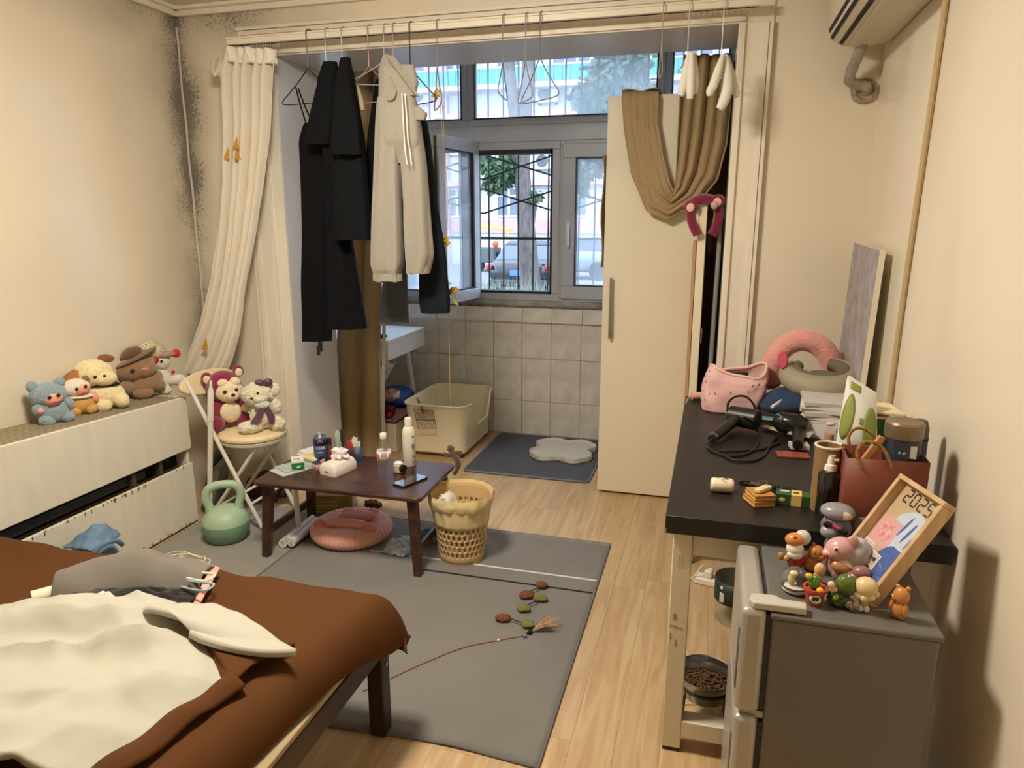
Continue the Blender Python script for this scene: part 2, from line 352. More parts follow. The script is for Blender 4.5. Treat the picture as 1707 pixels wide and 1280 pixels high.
def window(n, x0, x1, z0, z1, fw=.045, pane=True, sash=0, handle=False):
    mb = MB()
    fbox(mb, x0, x1, z0, z0+fw); fbox(mb, x0, x1, z1-fw, z1); fbox(mb, x0, x0+fw, z0+fw, z1-fw); fbox(mb, x1-fw, x1, z0+fw, z1-fw)
    o = struct('window_%d' % n, mb, M_upvc, bev=.004)
    a0, a1, b0, b1 = x0+fw, x1-fw, z0+fw, z1-fw
    if sash:
        s = MB(); q = sash
        for bx in ((a0-.015,a1+.015,b0-.015,b0+q),(a0-.015,a1+.015,b1-q,b1+.015),(a0-.015,a0+q,b0+q,b1-q),(a1-q,a1+.015,b0+q,b1-q)): fbox(s, *bx, y0=Y0-.02, y1=Y1-.01)
        obj('sash', s, M_upvc, o, bev=.005); a0 += q; a1 -= q; b0 += q; b1 -= q
    if pane:
        g = MB(); e = .006
        for bx in ((a0,a1,b0,b0+e),(a0,a1,b1-e,b1),(a0,a0+e,b0,b1),(a1-e,a1,b0,b1)): fbox(g, *bx, y0=Y0-.004 if not sash else Y0-.024, y1=Y0+.03)
        obj('gasket', g, M_upvc_d, o)
        obj('pane', MB().box(a0+.002, YW+.028, b0+.002, a1-.002, YW+.032, b1-.002), M_pane, o)
    if handle:
        hx = a0-q*.55; hz = (b0+b1)/2-.04; h = MB().cbox((hx, Y0-.026, hz+.02), (.024, .014, .06)); h.tube([(hx, Y0-.03, hz+.03), (hx, Y0-.056, hz+.03), (hx, Y0-.06, hz+.02), (hx+.003, Y0-.058, hz-.11)], [.009,.009,.010,.008], 10)
        obj('handle', h, mat('handle_white', (214,216,220), .3), o)
    return o
window(1, -2.90, -1.632, ZT1, ZTOP)
window(2, -1.632, -.35, ZT1, ZTOP)
window(3, -.35, .07, ZT1, ZTOP)
window(4, -2.90, -1.632, Z0, ZT0, .05)
w5 = window(5, -1.632, -1.0, Z0, ZT0+.0, .05, pane=False)
window(6, -1.0, -.15, Z0, ZT0, .035, sash=.075, handle=True)
window(7, -.15, .07, Z0, ZT0, .05)
struct('trim_6', MB().box(-2.9, Y0, ZT0, .07, Y1, ZT1), M_upvc, bev=.004)
struct('trim_7', MB().box(-2.9, YW-.005, .915, .07, YW+.12, .955), mat('sill_plastic', (178,176,172), .5, rgb2=(120,112,104), vs=8), bev=.005)
g = MB(); 
for bx in ((-1.582,-1.05,Z0+.05,Z0+.066),(-1.582,-1.05,ZT0-.078,ZT0-.05),(-1.582,-1.57,Z0+.05,ZT0-.05),(-1.062,-1.05,Z0+.05,ZT0-.05)): fbox(g, *bx, y0=Y0-.004, y1=Y1)
obj('gasket', g, M_upvc_d, w5)
# the open casement, swung into the balcony on its hinges
SM = Matrix.Translation((-1.575, YW-.005, 0)) @ Matrix.Rotation(R(-83+180), 4, 'Z') @ Matrix.Scale(-1, 4, (1,0,0))
SM = frame_M((-1.575, YW-.005, 0), Vector((-.09, -.52, 0)), Vector((0, 0, 1)))   # local x along the sash, y up
sh = MB(SM); wd, zz0, zz1, q, t = .53, .965, 2.005, .075, .05
for bx in ((0,wd,zz0,zz0+q),(0,wd,zz1-q,zz1),(0,q,zz0+q,zz1-q),(wd-q,wd,zz0+q,zz1-q)): sh.box(bx[0], bx[2], -t/2, bx[1], bx[3], t/2)
ws = struct('window_8', sh, M_upvc, bev=.005)
g = MB(SM)
for bx in ((q,wd-q,zz0+q,zz0+q+.008),(q,wd-q,zz1-q-.008,zz1-q),(q,q+.008,zz0+q,zz1-q),(wd-q-.008,wd-q,zz0+q,zz1-q)): g.box(bx[0], bx[2], -.02, bx[1], bx[3], .02)
obj('gasket', g, M_upvc_d, ws)
obj('pane', MB(SM).box(q+.002, zz0+q+.002, -.003, wd-q-.002, zz1-q-.002, .003), M_pane, ws)
obj('lock_strip', MB(SM).box(wd, zz0+.01, -.012, wd+.004, zz1-.01, .006), mat('sash_metal', (96,82,60), .4, metal=.8), ws)
obj('hinge', MB(SM).box(-.012, zz0+.1, .01, .02, zz0+.18, .04).box(-.012, zz1-.18, .01, .02, zz1-.1, .04), M_upvc, ws)

# steel security grille outside the glass
gr = thing('security_grille', 'dark steel security grille with diagonal bars outside the window', 'grille', (-1.0, YW+.2, .9))
M_bar = mat('grille_steel', (52,52,56), .6, metal=.3)
YG = YW+.22; k = 0
bar0 = None
for k in range(0, 28):
    x = -2.86+k*.1085
    if bar0 is None: bar0 = obj('bar', MB().cyl((0,0,-.85), (0,0,.85), .006, n=6), M_bar, gr); bar0.location = (x, YG, 1.75)
    else: share('bar', bar0, (x, YG, 1.75), gr)
for z in (.96, 1.37, 2.06, 2.55): obj('rail', MB().box(-2.9, YG-.004, z-.009, .1, YG+.004, z+.009), M_bar, gr)
cz = [PY(870, y, YG) for y in (277, 335)]
for z in (cz[0].z, cz[1].z):
    for i in range(7):
        xa = cz[0].x+(i-3)*.565
        for s in (1, -1): obj('brace', MB().cyl((xa-.2825, YG-.008, z-s*.085), (xa+.2825, YG-.008, z+s*.085), .0065, n=6), M_bar, gr)
for i in range(3):
    xa = -2.5+i*1.15
    for s in (1, -1): obj('brace', MB().cyl((xa-.6, YG-.008, 2.14-s*.05), (xa+.6, YG-.008, 2.14+s*.05), .006, n=6), M_bar, gr)

# conduit running down the painted wall
co = MB().tube(smooth_path([(XR-.0095, 2.52, .76), (XR-.0095, 2.515, 1.2), (XR-.0095, 2.47, 1.8), (XR-.0095, 2.445, 2.138)]), .009, 8)
tag(obj('cable_conduit', co, mat('conduit_tan', (186,164,122), .45)), 'thin tan cable conduit running down the cream side wall', 'conduit')

# ceiling lamp of the room (above the camera)
cl = thing('ceiling_lamp', 'round flush ceiling lamp with white diffuser', 'lamp', (-1.1, 1.6, ZC))
obj('base', MB().lathe([(.24,0),(.24,-.02),(.2,-.02)], (-1.1, 1.6, ZC), 32), M_trim, cl)
em = bpy.data.materials.new('lamp_diffuser'); em.use_nodes = True; em.node_tree.nodes.clear(); e = em.node_tree.nodes.new('ShaderNodeEmission'); oo = em.node_tree.nodes.new('ShaderNodeOutputMaterial'); em.node_tree.links.new(e.outputs[0], oo.inputs[0])
e.inputs[0].default_value = (*LAMP_COLOR, 1); e.inputs[1].default_value = LAMP_POWER*3
obj('diffuser', MB().lathe([(.235,-.021),(.225,-.05),(.17,-.085),(.08,-.1),(.001,-.103)], (-1.1, 1.6, ZC), 32), em, cl)
# ================================================================ OUTSIDE
GZ = -.55; YF = 32.0
struct('ground_street', MB().box(-40, YW+.4, GZ-.2, 30, 60, GZ), mat('asphalt', (120,120,124), .9, var=.1))
M_fac = mat('facade_render', (186,188,188), .85, var=.06, vs=.7); M_pink = mat('facade_pink', (180,142,142), .85, var=.08, vs=.8)
M_wframe = mat('far_window_frame', (205,207,210), .5); M_wglass = mat('far_window_glass', (92,104,122), .15, var=.3, vs=.8); M_teal = mat('teal_railing', (44,134,136), .6); M_ac = mat('outdoor_unit_white', (190,190,186), .6); M_acd = mat('outdoor_unit_grille', (80,82,84), .7)
bld = thing('apartment_building', 'pale apartment block with pink bands across the street, seen through the window', 'building', (-8, YF, GZ))
zt = lambda y: PY(870, y, YF).z
obj('wall', MB().box(-34, YF, GZ, 22, YF+6, 22), M_fac, bld)
for za, zb, d in ((zt(389), zt(366), .12), (zt(310), zt(301), .5), (zt(198), zt(187), .5), (zt(82), zt(72), .5)):
    obj('band', MB().box(-34, YF-d, za, 22, YF+.02, zb), M_pink, bld)
obj('wall_panel', MB().box(PY(715,150,YF).x, YF-.3, GZ, PY(748,150,YF).x, YF, 22), M_pink, bld)
wf0 = None; WW = 1.75
for (ya, yb) in ((362, 312), (256, 202), (146, 96)):
    za, zb = zt(ya), zt(yb); h = zb-za; first = None
    for i in range(-9, 7):
        x = -6.3+i*2.5
        if first is None:
            mb = MB(); t = .09
            for bx in ((-WW/2,WW/2,0,t),(-WW/2,WW/2,h-t,h),(-WW/2,-WW/2+t,0,h),(WW/2-t,WW/2,0,h),(-.3,-.21,0,h),(.21,.30,0,h),(-WW/2,WW/2,h*.68,h*.68+t*.8)): mb.box(bx[0], -.1, bx[2], bx[1], .05, bx[3])
            first = obj('window_frame', mb, M_wframe, bld); first.location = (x, YF, za); gp = obj('window_pane', MB().box(-WW/2+.05, -.03, .05, WW/2-.05, .04, h-.05), M_wglass, bld); gp.location = (x, YF, za)
        else: share('window_frame', first, (x, YF, za), bld); share('window_pane', gp, (x, YF, za), bld)
# balcony railing with teal boards
bz0, bz1 = zt(145), zt(120)
mbs = None
for i in range(44):
    x = -13.5+i*.36
    if mbs is None: mbs = obj('board', MB().box(-.16, -.03, 0, .16, .03, bz1-bz0), M_teal, bld); mbs.location = (x, YF-1.0, bz0)
    else: share('board', mbs, (x, YF-1.0, bz0), bld)
obj('balcony_slab', MB().box(-13.8, YF-1.05, bz0-.2, 2.5, YF, bz0), M_fac, bld)
for i, (px, py) in enumerate(((911, 156), (967, 153), (908, 268), (700, 160))):
    c = PY(px, py, YF-.42); a = thing('outdoor_unit', ['white air conditioner outdoor unit under the teal balcony, fan showing', 'white air conditioner outdoor unit half hidden by tree leaves', 'white air conditioner outdoor unit above the ground floor windows beside the trunk', 'white air conditioner outdoor unit on the facade beside the pink wall panel'][i], 'air conditioner', c, 'outdoor units on the facade')
    obj('casing', MB().cbox((c.x, c.y+.2, c.z), (.95, .4, .7)), M_ac, a, bev=.03)
    obj('fan_grille', MB(frame_M((c.x-.12, c.y-.001, c.z), (1,0,0), (0,0,1))).lathe([(.27,0),(.27,.02),(.22,.02),(.22,.005),(.06,.005),(.05,.02),(.001,.02)], n=20), M_acd, a)
    obj('bracket', MB().box(c.x-.4, c.y, c.z-.42, c.x-.34, c.y+.42, c.z-.35).box(c.x+.34, c.y, c.z-.42, c.x+.4, c.y+.42, c.z-.35), M_acd, a)

def leaf_mesh(mb, c, n, rad, size, rnd):
    for _ in range(n):
        while True:
            p = Vector((rnd.uniform(-1,1), rnd.uniform(-1,1), rnd.uniform(-1,1)))
            if p.length < 1: break
        p = Vector(c)+Vector((p.x*rad[0], p.y*rad[1], p.z*rad[2])); s = size*rnd.uniform(.6, 1.3)
        a = Vector((rnd.uniform(-1,1), rnd.uniform(-1,1), rnd.uniform(-1.4,.3))).normalized(); bb = a.orthogonal().normalized(); q = Matrix.Rotation(rnd.random()*TAU, 3, a); bb = q @ bb; nn = a.cross(bb)
        mb.add([p, p+a*s*.5+bb*s*.28+nn*s*.08, p+a*s, p+a*s*.5-bb*s*.28+nn*s*.08, p+a*s*.5], [(0,1,4),(1,2,4),(2,3,4),(3,0,4)])
M_bark = mat('tree_bark', (92,84,80), .95, rgb2=(62,56,54), vs=9, bump=.7, bs=14, stretch=(3,3,.6)); M_leaf = mat('tree_leaf', (70,92,62), .6, rgb2=(48,70,46), vs=1.5)
def tree(label, trunk_px, Y, branches, clumps, size, seed):
    base = PY(trunk_px[-1][0], trunk_px[-1][1], Y); t = thing('street_tree', label, 'tree', (base.x, Y, GZ), 'street trees outside the window')
    def path(l): return [PY(x, y, Y) for x, y, _ in l], [wd/2*Y/FPX for _, _, wd in l]
    p, r = path(trunk_px); p.append(Vector((p[-1].x, Y, GZ))); r.append(r[-1]*1.15)
    obj('trunk', MB().tube(p, r, 14), M_bark, t)
    for br in branches: p, r = path(br); obj('branch', MB().tube(p, r, 10), M_bark, t)
    mb = MB(); rnd = random.Random(seed)
    for (x, y, rw, rh, n) in clumps:
        c = PY(x, y, Y); leaf_mesh(mb, c, n, (rw*Y/FPX, rw*Y/FPX*.9, rh*Y/FPX), size, rnd)
    o = obj('foliage', mb, M_leaf, t); o['kind'] = 'stuff'
tree('street tree with forked trunk and leaf clumps just outside the grille', [(868,225,32),(870,270,27),(873,330,26),(879,400,30),(884,470,35),(886,500,37)], 13.0,
     [[(867,240,24),(858,190,20),(850,130,19),(846,60,17)], [(869,240,24),(876,190,20),(880,120,20),(882,60,18)], [(870,285,9),(852,280,6),(830,285,3)], [(884,395,8),(893,345,5),(890,312,3)]],
     [(835,282,24,20,420),(828,300,20,17,300),(846,268,16,12,160),(890,325,10,8,70),(812,270,14,14,140)], .17, 1)
tree('leafy street tree filling the upper window beside the wardrobe', [(1050,60,30),(1045,200,34),(1040,420,40),(1040,520,42)], 17.0,
     [[(1046,190,14),(1010,150,9),(985,120,5)]],
     [(1030,125,48,38,1100),(990,160,34,26,600),(1060,170,40,40,800),(1040,90,40,24,600),(985,265,30,22,460),(965,300,14,20,140)], .24, 2)
# cars
M_tyre = mat('tyre', (24,24,26), .8); M_red = mat('tail_light', (150,24,28), .2, coat=.5); M_cglass = mat('car_glass', (60,70,84), .08)
def car(label, cx, cy, rz, rgb, plate=None):
    Mx = LM((cx, cy, GZ), rz); t = thing('parked_car', label, 'car', (cx, cy, GZ), 'cars parked along the street'); m = mat('car_paint_%d_%d_%d' % rgb, rgb, .22, coat=.8)
    def ring(y, z0, z1, wd): return [(-wd*.92,y,z0),(-wd,y,z0+(z1-z0)*.35),(-wd*.97,y,z1-.06),(-wd*.85,y,z1),(wd*.85,y,z1),(wd*.97,y,z1-.06),(wd,y,z0+(z1-z0)*.35),(wd*.92,y,z0)]
    obj('body', MB(Mx).rings([ring(-2.25,.35,.95,.78),(ring(-2.18,.25,1.0,.86)),ring(-1.2,.22,1.03,.9),ring(0,.2,1.0,.9),ring(1.2,.2,.96,.89),ring(2.0,.24,.86,.84),ring(2.25,.32,.75,.7)]), m, t, sub=1)
    obj('cabin', MB(Mx).rings([[(-.78,-1.6,.98),(.78,-1.6,.98),(.78,1.1,.96),(-.78,1.1,.96)],[(-.66,-.95,1.36),(.66,-.95,1.36),(.66,.45,1.36),(-.66,.45,1.36)],[(-.58,-.8,1.44),(.58,-.8,1.44),(.58,.3,1.44),(-.58,.3,1.44)]]), M_cglass, t)
    obj('roof', MB(Mx).rings([[(-.68,-.98,1.36),(.68,-.98,1.36),(.68,.48,1.36),(-.68,.48,1.36)],[(-.56,-.8,1.46),(.56,-.8,1.46),(.56,.3,1.46),(-.56,.3,1.46)]]), m, t, bev=.03)
    for s in (-1, 1):
        obj('tail_light', MB(Mx).box(s*.80-.10, -2.27, .74, s*.80+.06, -2.05, .88), M_red, t, bev=.03)
        for y in (-1.35, 1.4): obj('wheel', MB(Mx).cyl((s*.7, y, .32), (s*.9, y, .32), .32, n=20), M_tyre, t)
    obj('bumper', MB(Mx).box(-.8, -2.3, .3, .8, -2.1, .5), mat('bumper_grey', (44,46,50), .5), t, bev=.05)
    if plate: obj('number_plate', MB(Mx).box(-.24, -2.29, .6, .24, -2.24, .75), plate, t)
    return t
M_plate = mat('plate_blue', (70,110,190), .4)
c = PY(866, 460, 19.0)
car('black car with red tail lights and blue plate parked behind the tree', c.x, 20.6, 4, (26,28,34), M_plate)
c = PY(935, 400, 24); car('silver grey car parked beyond the black car', c.x, 25.5, 82, (120,132,148))
c = PY(800, 430, 22); car('white car parked beside the three-wheeler', c.x-2.4, 21, 6, (214,218,222))
# delivery tricycle with an orange helmet on its seat
c = PY(822, 420, 28); t = thing('delivery_tricycle', 'cargo tricycle with yellow canopy and orange helmet across the street', 'tricycle', (c.x, 28, GZ))
Mx = LM((c.x, 28, GZ))
obj('canopy', MB(Mx).rings([[(-.9,-.5,1.78),(.75,-.5,1.62),(.75,.5,1.62),(-.9,.5,1.78)],[(-.85,-.45,1.9),(.7,-.45,1.72),(.7,.45,1.72),(-.85,.45,1.9)]]), mat('canopy_yellow', (190,150,70), .6), t, bev=.03)
for x in (-.8, .66): obj('post', MB(Mx).tube([(x,-.4,.5),(x+(.28 if x > 0 else 0)-.0,-.4,1.1),(x,-.4,1.7)], .03, 6), mat('canopy_yellow'), t)
obj('cargo_box', MB(Mx).box(-.9,-.5,.35,.2,.5,.95), M_acd, t, bev=.04)
obj('seat', MB(Mx).box(.2,-.25,.6,.7,.25,.78), M_tyre, t, bev=.05)
for x in (-.5, .75): obj('wheel', MB(Mx).cyl((x,-.45,.25),(x,-.3,.25),.25,n=16), M_tyre, t)
c2 = PY(826, 407, 27.4); tag(obj('helmet', MB().ell((c2.x, 27.4, c2.z), (.13,.13,.13), 16, 10), mat('helmet_orange', (222,70,40), .3)), 'orange helmet resting on the yellow cargo tricycle', 'helmet')
# grass strip outside the sill
mb = MB(); rnd = random.Random(9)
for i in range(900):
    x = rnd.uniform(-4.2, -.6); y = rnd.uniform(9.2, 10.4); h = rnd.uniform(.18, .42); dx = rnd.uniform(-.12,.12); wd = .012
    zb = .302; mb.add([(x-wd,y,zb),(x+wd,y,zb),(x+dx,y+rnd.uniform(-.06,.06),zb+h)], [(0,1,2)])
gz = obj('grass', mb, mat('grass_blade', (128,136,122), .7, rgb2=(88,98,82), vs=4)); tag(gz, 'pale spiky grass along the planter outside the window', 'grass', kind='stuff')
struct('planter_wall', MB().box(-6, 9.1, GZ, 3, 10.6, .3), mat('planter_concrete', (160,158,152), .9, var=.12))
# ================================================================ LARGE FURNITURE
M_white = mat('white_enamel', (232,228,216), .4); M_cream = mat('cream_laminate', (228,218,192), .42, var=.04, vs=4)
M_black = mat('black_plastic', (20,20,21), .4); M_steel = mat('brushed_steel', (170,170,168), .28, metal=1)
# ---- rugs
M_rug = mat('rug_grey', (118,115,110), .95, var=.10, vs=3, bump=.3, bs=180, sheen=.3)
M_rug2 = mat('rug_light_grey', (138,134,124), .95, var=.10, vs=3, bump=.3, bs=180, sheen=.3)
M_bind = mat('rug_binding', (104,104,104), .9)
def rug(name, label, x0, x1, y0, y1, m, t=.007, wav=.0, z0=.0005):
    r = thing(name, label, 'rug', ((x0+x1)/2, (y0+y1)/2, 0))
    def f(u, v):
        x = x0+(x1-x0)*u; y = y0+(y1-y0)*v
        yy = y+(wav*math.sin(x*7)*(1-v)**6)
        e = min(u, 1-u, v, 1-v)
        return (x, yy, z0+t+(.006*max(0, noise.noise(Vector((x*5, y*5, 2))))*max(0, 1-v*9) if wav else 0))
    mb = MB().grid(f, 60, 48); obj('pile', mb, m, r, thick=t, toff=-1)
    e = []
    for k in range(60): e.append(f(k/60, 0))
    for k in range(48): e.append(f(1, k/48))
    for k in range(60): e.append(f(1-k/60, 1))
    for k in range(48): e.append(f(0, 1-k/48))
    obj('binding', MB().tube([Vector(p)-Vector((0,0,t*.35)) for p in e], t*.62, 6, loop=True), M_bind, r)
    return r
rg = rug('floor_rug', 'large grey floor rug with a black and a white stripe, under the low brown table', -1.80, -.385, 1.655, 3.11, M_rug, wav=.012)
obj('stripe', MB().box(-1.45, 2.735, .0065, -.392, 2.747, .0082), mat('stripe_white', (206,206,202), .9), rg)
obj('stripe', MB().box(-1.16, 2.628, .0065, -.392, 2.640, .0082), mat('stripe_black', (26,26,28), .9), rg)
rug('floor_mat', 'lighter grey floor mat beside the radiator cover, under the kettlebell', -2.425, -1.81, 1.2, 3.08, M_rug2, t=.005)

# ---- radiator cover along the wall
rc = thing('radiator_cover', 'long cream painted radiator cover with a black slot and slatted top', 'radiator cover', (-2.57, 2.0, 0))
M_rc = mat('cover_paint', (226,220,204), .5, rgb2=(218,211,194), vs=5, bump=.06, bs=90, stretch=(4,4,.7)); M_chip = mat('chipped_edge', (96,80,56), .9)
XF = -2.445
def ZRC(y): return .655+(2.82-y)*.045
obj('upper_panel', MB().hexa([(XF-.018,.6,.392),(XF,.6,.392),(XF,2.82,.392),(XF-.018,2.82,.392),(XF-.018,.6,ZRC(.6)),(XF,.6,ZRC(.6)),(XF,2.82,ZRC(2.82)),(XF-.018,2.82,ZRC(2.82))]), M_rc, rc, bev=.003)
obj('lower_panel', MB().box(XF-.016, .6, .012, XF+.002, 2.815, .318), M_rc, rc, bev=.003)
obj('end_panel', MB().box(XL+.002, 2.80, .012, XF-.018, 2.82, .655), M_rc, rc, bev=.003)
obj('slot_backing', MB().box(XF-.09, .6, .30, XF-.08, 2.80, .41), M_dark, rc)
obj('radiator_bar', MB().box(XF-.07, .6, .325, XF-.035, 2.55, .372), mat('radiator_black', (30,32,38), .45), rc, bev=.008)
obj('slot_post', MB().box(XF-.06, 2.45, .318, XF-.02, 2.475, .392).box(XF-.06, 2.62, .318, XF-.02, 2.64, .392), mat('slot_post_dark', (70,62,48), .7), rc)
obj('top_tray', MB().hexa([(XL+.002,.6,ZRC(.6)-.04),(XF-.018,.6,ZRC(.6)-.04),(XF-.018,2.8,.615),(XL+.002,2.8,.615),(XL+.002,.6,ZRC(.6)-.03),(XF-.018,.6,ZRC(.6)-.03),(XF-.018,2.8,.625),(XL+.002,2.8,.625)]), M_dark, rc)
sl = None
for k in range(8):
    x = XL+.022+k*.028
    if sl is None: sl = obj('slat', MB().box(-.009, -1.1, -.004, .009, 1.1, .004), mat('slat_brown', (150,138,112), .6), rc); sl.location = (x, 1.7, ZRC(1.7)-.005); sl.rotation_euler = (-math.atan(.045), 0, 0)
    else: share('slat', sl, (x, 1.7, ZRC(1.7)-.005), rc, (-math.atan(.045), 0, 0))
ch = MB(); rnd = random.Random(4)
for i in range(70):
    y = rnd.uniform(1.9, 2.81); h = rnd.uniform(.004,.02); zz = rnd.choice((.0125, .300)); zz = zz if zz < .1 else .318-h
    ch.box(XF+.002, y, zz, XF+.0026, y+rnd.uniform(.002,.007), zz+h)
o = obj('paint_chip', ch, M_chip, rc); o['kind'] = 'stuff'

# ---- wardrobe
wd = thing('wardrobe', 'tall cream wardrobe with flat door standing in the balcony opening', 'wardrobe', (-.31, 4.0, 0))
M_ward = mat('wardrobe_laminate', (230,222,200), .45, var=.03, vs=3); M_wedge = mat('chipboard_edge', (170,128,88), .8)
WX0, WX1, WY = -.552, -.068, 3.765
obj('carcass', MB().box(WX0, WY+.02, .06, WX1, WY+.55, 2.1), M_ward, wd, bev=.002)
obj('door', MB().box(WX0, WY, .012, WX1-.006, WY+.018, 2.098), M_ward, wd, bev=.002)
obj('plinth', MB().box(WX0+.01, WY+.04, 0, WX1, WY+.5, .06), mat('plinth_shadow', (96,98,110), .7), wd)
obj('door_edge', MB().box(WX1-.006, WY, .012, WX1-.003, WY+.018, 2.098), M_wedge, wd)
hp = PY(1020, 465, WY); hq = PY(1019, 560, WY)
obj('handle', MB().tube([(hp.x, WY, hp.z), (hp.x, WY-.028, hp.z), (hq.x, WY-.028, hq.z), (hq.x, WY, hq.z)], .006, 8).box(hp.x-.006, WY-.034, hq.z-.01, hp.x+.006, WY-.024, hp.z+.01), M_steel, wd)
# boards and pole stored between wardrobe and opening
tag(obj('wooden_board', MB().box(-.096, 3.56, .002, -.080, 3.755, 1.40), mat('board_brown', (186,150,112), .7, var=.1), bev=.002), 'thin brown board standing between wardrobe and white panel', 'board')
pn = thing('shelf_panel', 'white shelf panel stood on end beside the wardrobe, headband hung on top', 'panel', (-.056, 3.5, 0))
obj('panel', MB().box(-.075, 3.46, .002, -.038, 3.75, 1.575), mat('panel_white', (232,222,194), .5), pn, bev=.002)
obj('fitting', MB().box(-.037, 3.50, .92, -.028, 3.53, .99), M_steel, pn, bev=.002)
cr = thing('clothes_rack', 'grey metal clothes rack folded flat against the opening edge', 'rack', (.01, 3.6, 0))
for y in (3.50, 3.66): obj('pole', MB().cyl((.012, y, 0), (.026, y, 1.60), .011, n=10), mat('rack_grey', (150,152,152), .4, metal=.4), cr)
for z in (.35, .93, 1.5): obj('crossbar', MB().cyl((.018, 3.50, z), (.018, 3.66, z+.05), .007, n=8), mat('rack_grey'), cr)
tag(obj('dark_filler', MB().ell((-.008, 3.712, .45), (.016, .03, .44), 14, 16, amp=.15), mat('filler_dark', (34,30,32), .8)), 'narrow dark filler shape added in the gap behind the clothes rack', 'bag')  # added dark form that fills the dark gap beside the panel

# ---- desk
dk = thing('desk', 'black topped desk with chipped cream metal legs', 'desk', (.26, 2.43, 0))
M_dtop = mat('desk_black', (30,27,25), .42, var=.12, vs=4); M_dleg = mat('desk_cream', (220,212,188), .45, var=.06, vs=8)
DX0, DX1, DY0, DY1 = -.078, .592, 1.768, 3.10
obj('top', MB().box(DX0, DY0, .70, DX1, DY1, .75), M_dtop, dk, bev=.002)
obj('top_edge', MB().box(DX0-.0008, DY0-.0008, .703, DX0+.004, DY0+.008, .715), M_wedge, dk)
LG = .052
for x in (DX0+.02, DX1-.02-LG):
    for y in (DY0+.055, DY1-.03-LG):
        lg = obj('leg', MB().box(x, y, .012, x+LG, y+LG, .70), M_dleg, dk, bev=.003)
        obj('foot', MB().box(x+.002, y+.002, 0, x+LG-.002, y+LG-.002, .012), M_black, lg)
x0, x1, y0, y1 = DX0+.02, DX1-.02, DY0+.055, DY1-.03
for bx in ((x0+LG, y0+.008, .615, x1-LG, y0+.033, .70), (x0+LG, y1-.033, .615, x1-LG, y1-.008, .70), (x0+.01, y0+LG, .63, x0+.035, y1-LG, .70), (x1-.035, y0+LG, .63, x1-.01, y1-LG, .70)): obj('apron', MB().box(*bx), M_dleg, dk, bev=.003)
obj('stretcher', MB().box(x0+LG, y0-.0, .05, x1-LG, y0+.05, .105), M_dleg, dk, bev=.003)
obj('stretcher', MB().box(x0+LG, y1-.05, .10, x1-LG, y1, .17), M_dleg, dk, bev=.003)
ch = MB()
for (dx, dz, ww, hh) in ((.003, .40, .02, .004), (.018, .395, .022, .004), (.006, .36, .004, .02), (.02, .34, .006, .02), (.012, .42, .01, .02)): ch.box(x0+dx, y0-.0006, dz, x0+dx+ww, y0, dz+hh)
obj('scuff', ch, mat('scuff_tan', (168,150,116), .8), dk)
obj('tape', MB().box(x0+.016, y0-.0008, .58, x0+.03, y0, .62), mat('tape_tan', (206,186,136), .5), dk)

# ---- fridge
fr = thing('mini_fridge', 'small grey two-door fridge standing in front of the desk', 'fridge', (.32, 1.6, 0))
M_fr = mat('fridge_grey', (112,110,106), .45, metal=.25, var=.04); M_frd = mat('fridge_door', (176,172,164), .32, metal=.35); M_gask = mat('door_gasket', (46,46,48), .7)
FX0, FX1, FY0, FY1, FZ = .165, .480, 1.432, 1.762, .70
obj('body', MB().box(FX0, FY0, .015, FX1, FY1, FZ-.014), M_fr, fr, bev=.006)
obj('top_plate', MB().box(FX0-.004, FY0-.004, FZ-.014, FX1+.006, FY1+.002, FZ), M_fr, fr, bev=.005)
for nm, a, b2 in (('upper_door', .455, FZ+.004), ('lower_door', .02, .445)):
    prof = [(0, 0), (-.006, -.004), (-.045, -.004), (-.055, .006), (-.055, .03)]
    d = obj(nm, MB().box(FX0-.062, FY0-.004, a, FX0-.010, FY1-.01, b2), M_frd, fr, bev=.014, seg=3)
    obj('seal', MB().box(FX0-.011, FY0+.004, a+.008, FX0, FY1-.016, b2-.012), M_gask, d)
    obj('grip', MB().box(FX0-.064, FY0+.006, a+.05, FX0-.058, FY0+.03, b2-.05), M_fr, d, bev=.002)
obj('hinge_cover', MB().prism([(FX0-.048, FY0+.014), (FX0-.038, FY0-.0), (FX0+.065, FY0+.001), (FX0+.068, FY0+.03), (FX0+.02, FY0+.032), (FX0+.005, FY0+.045), (FX0-.042, FY0+.04)], .016, Matrix.Translation((0,0,FZ+.0035))), mat('hinge_plastic', (186,182,172), .45), fr, bev=.003)
obj('hinge_plate', MB().box(FX0-.05, FY0+.01, .44, FX0+.01, FY0+.03, .456), M_steel, fr)
for x in (FX0+.03, FX1-.03):
    for y in (FY0+.03, FY1-.03): obj('foot', MB().cyl((x, y, 0), (x, y, .02), .014, n=10), M_black, fr)

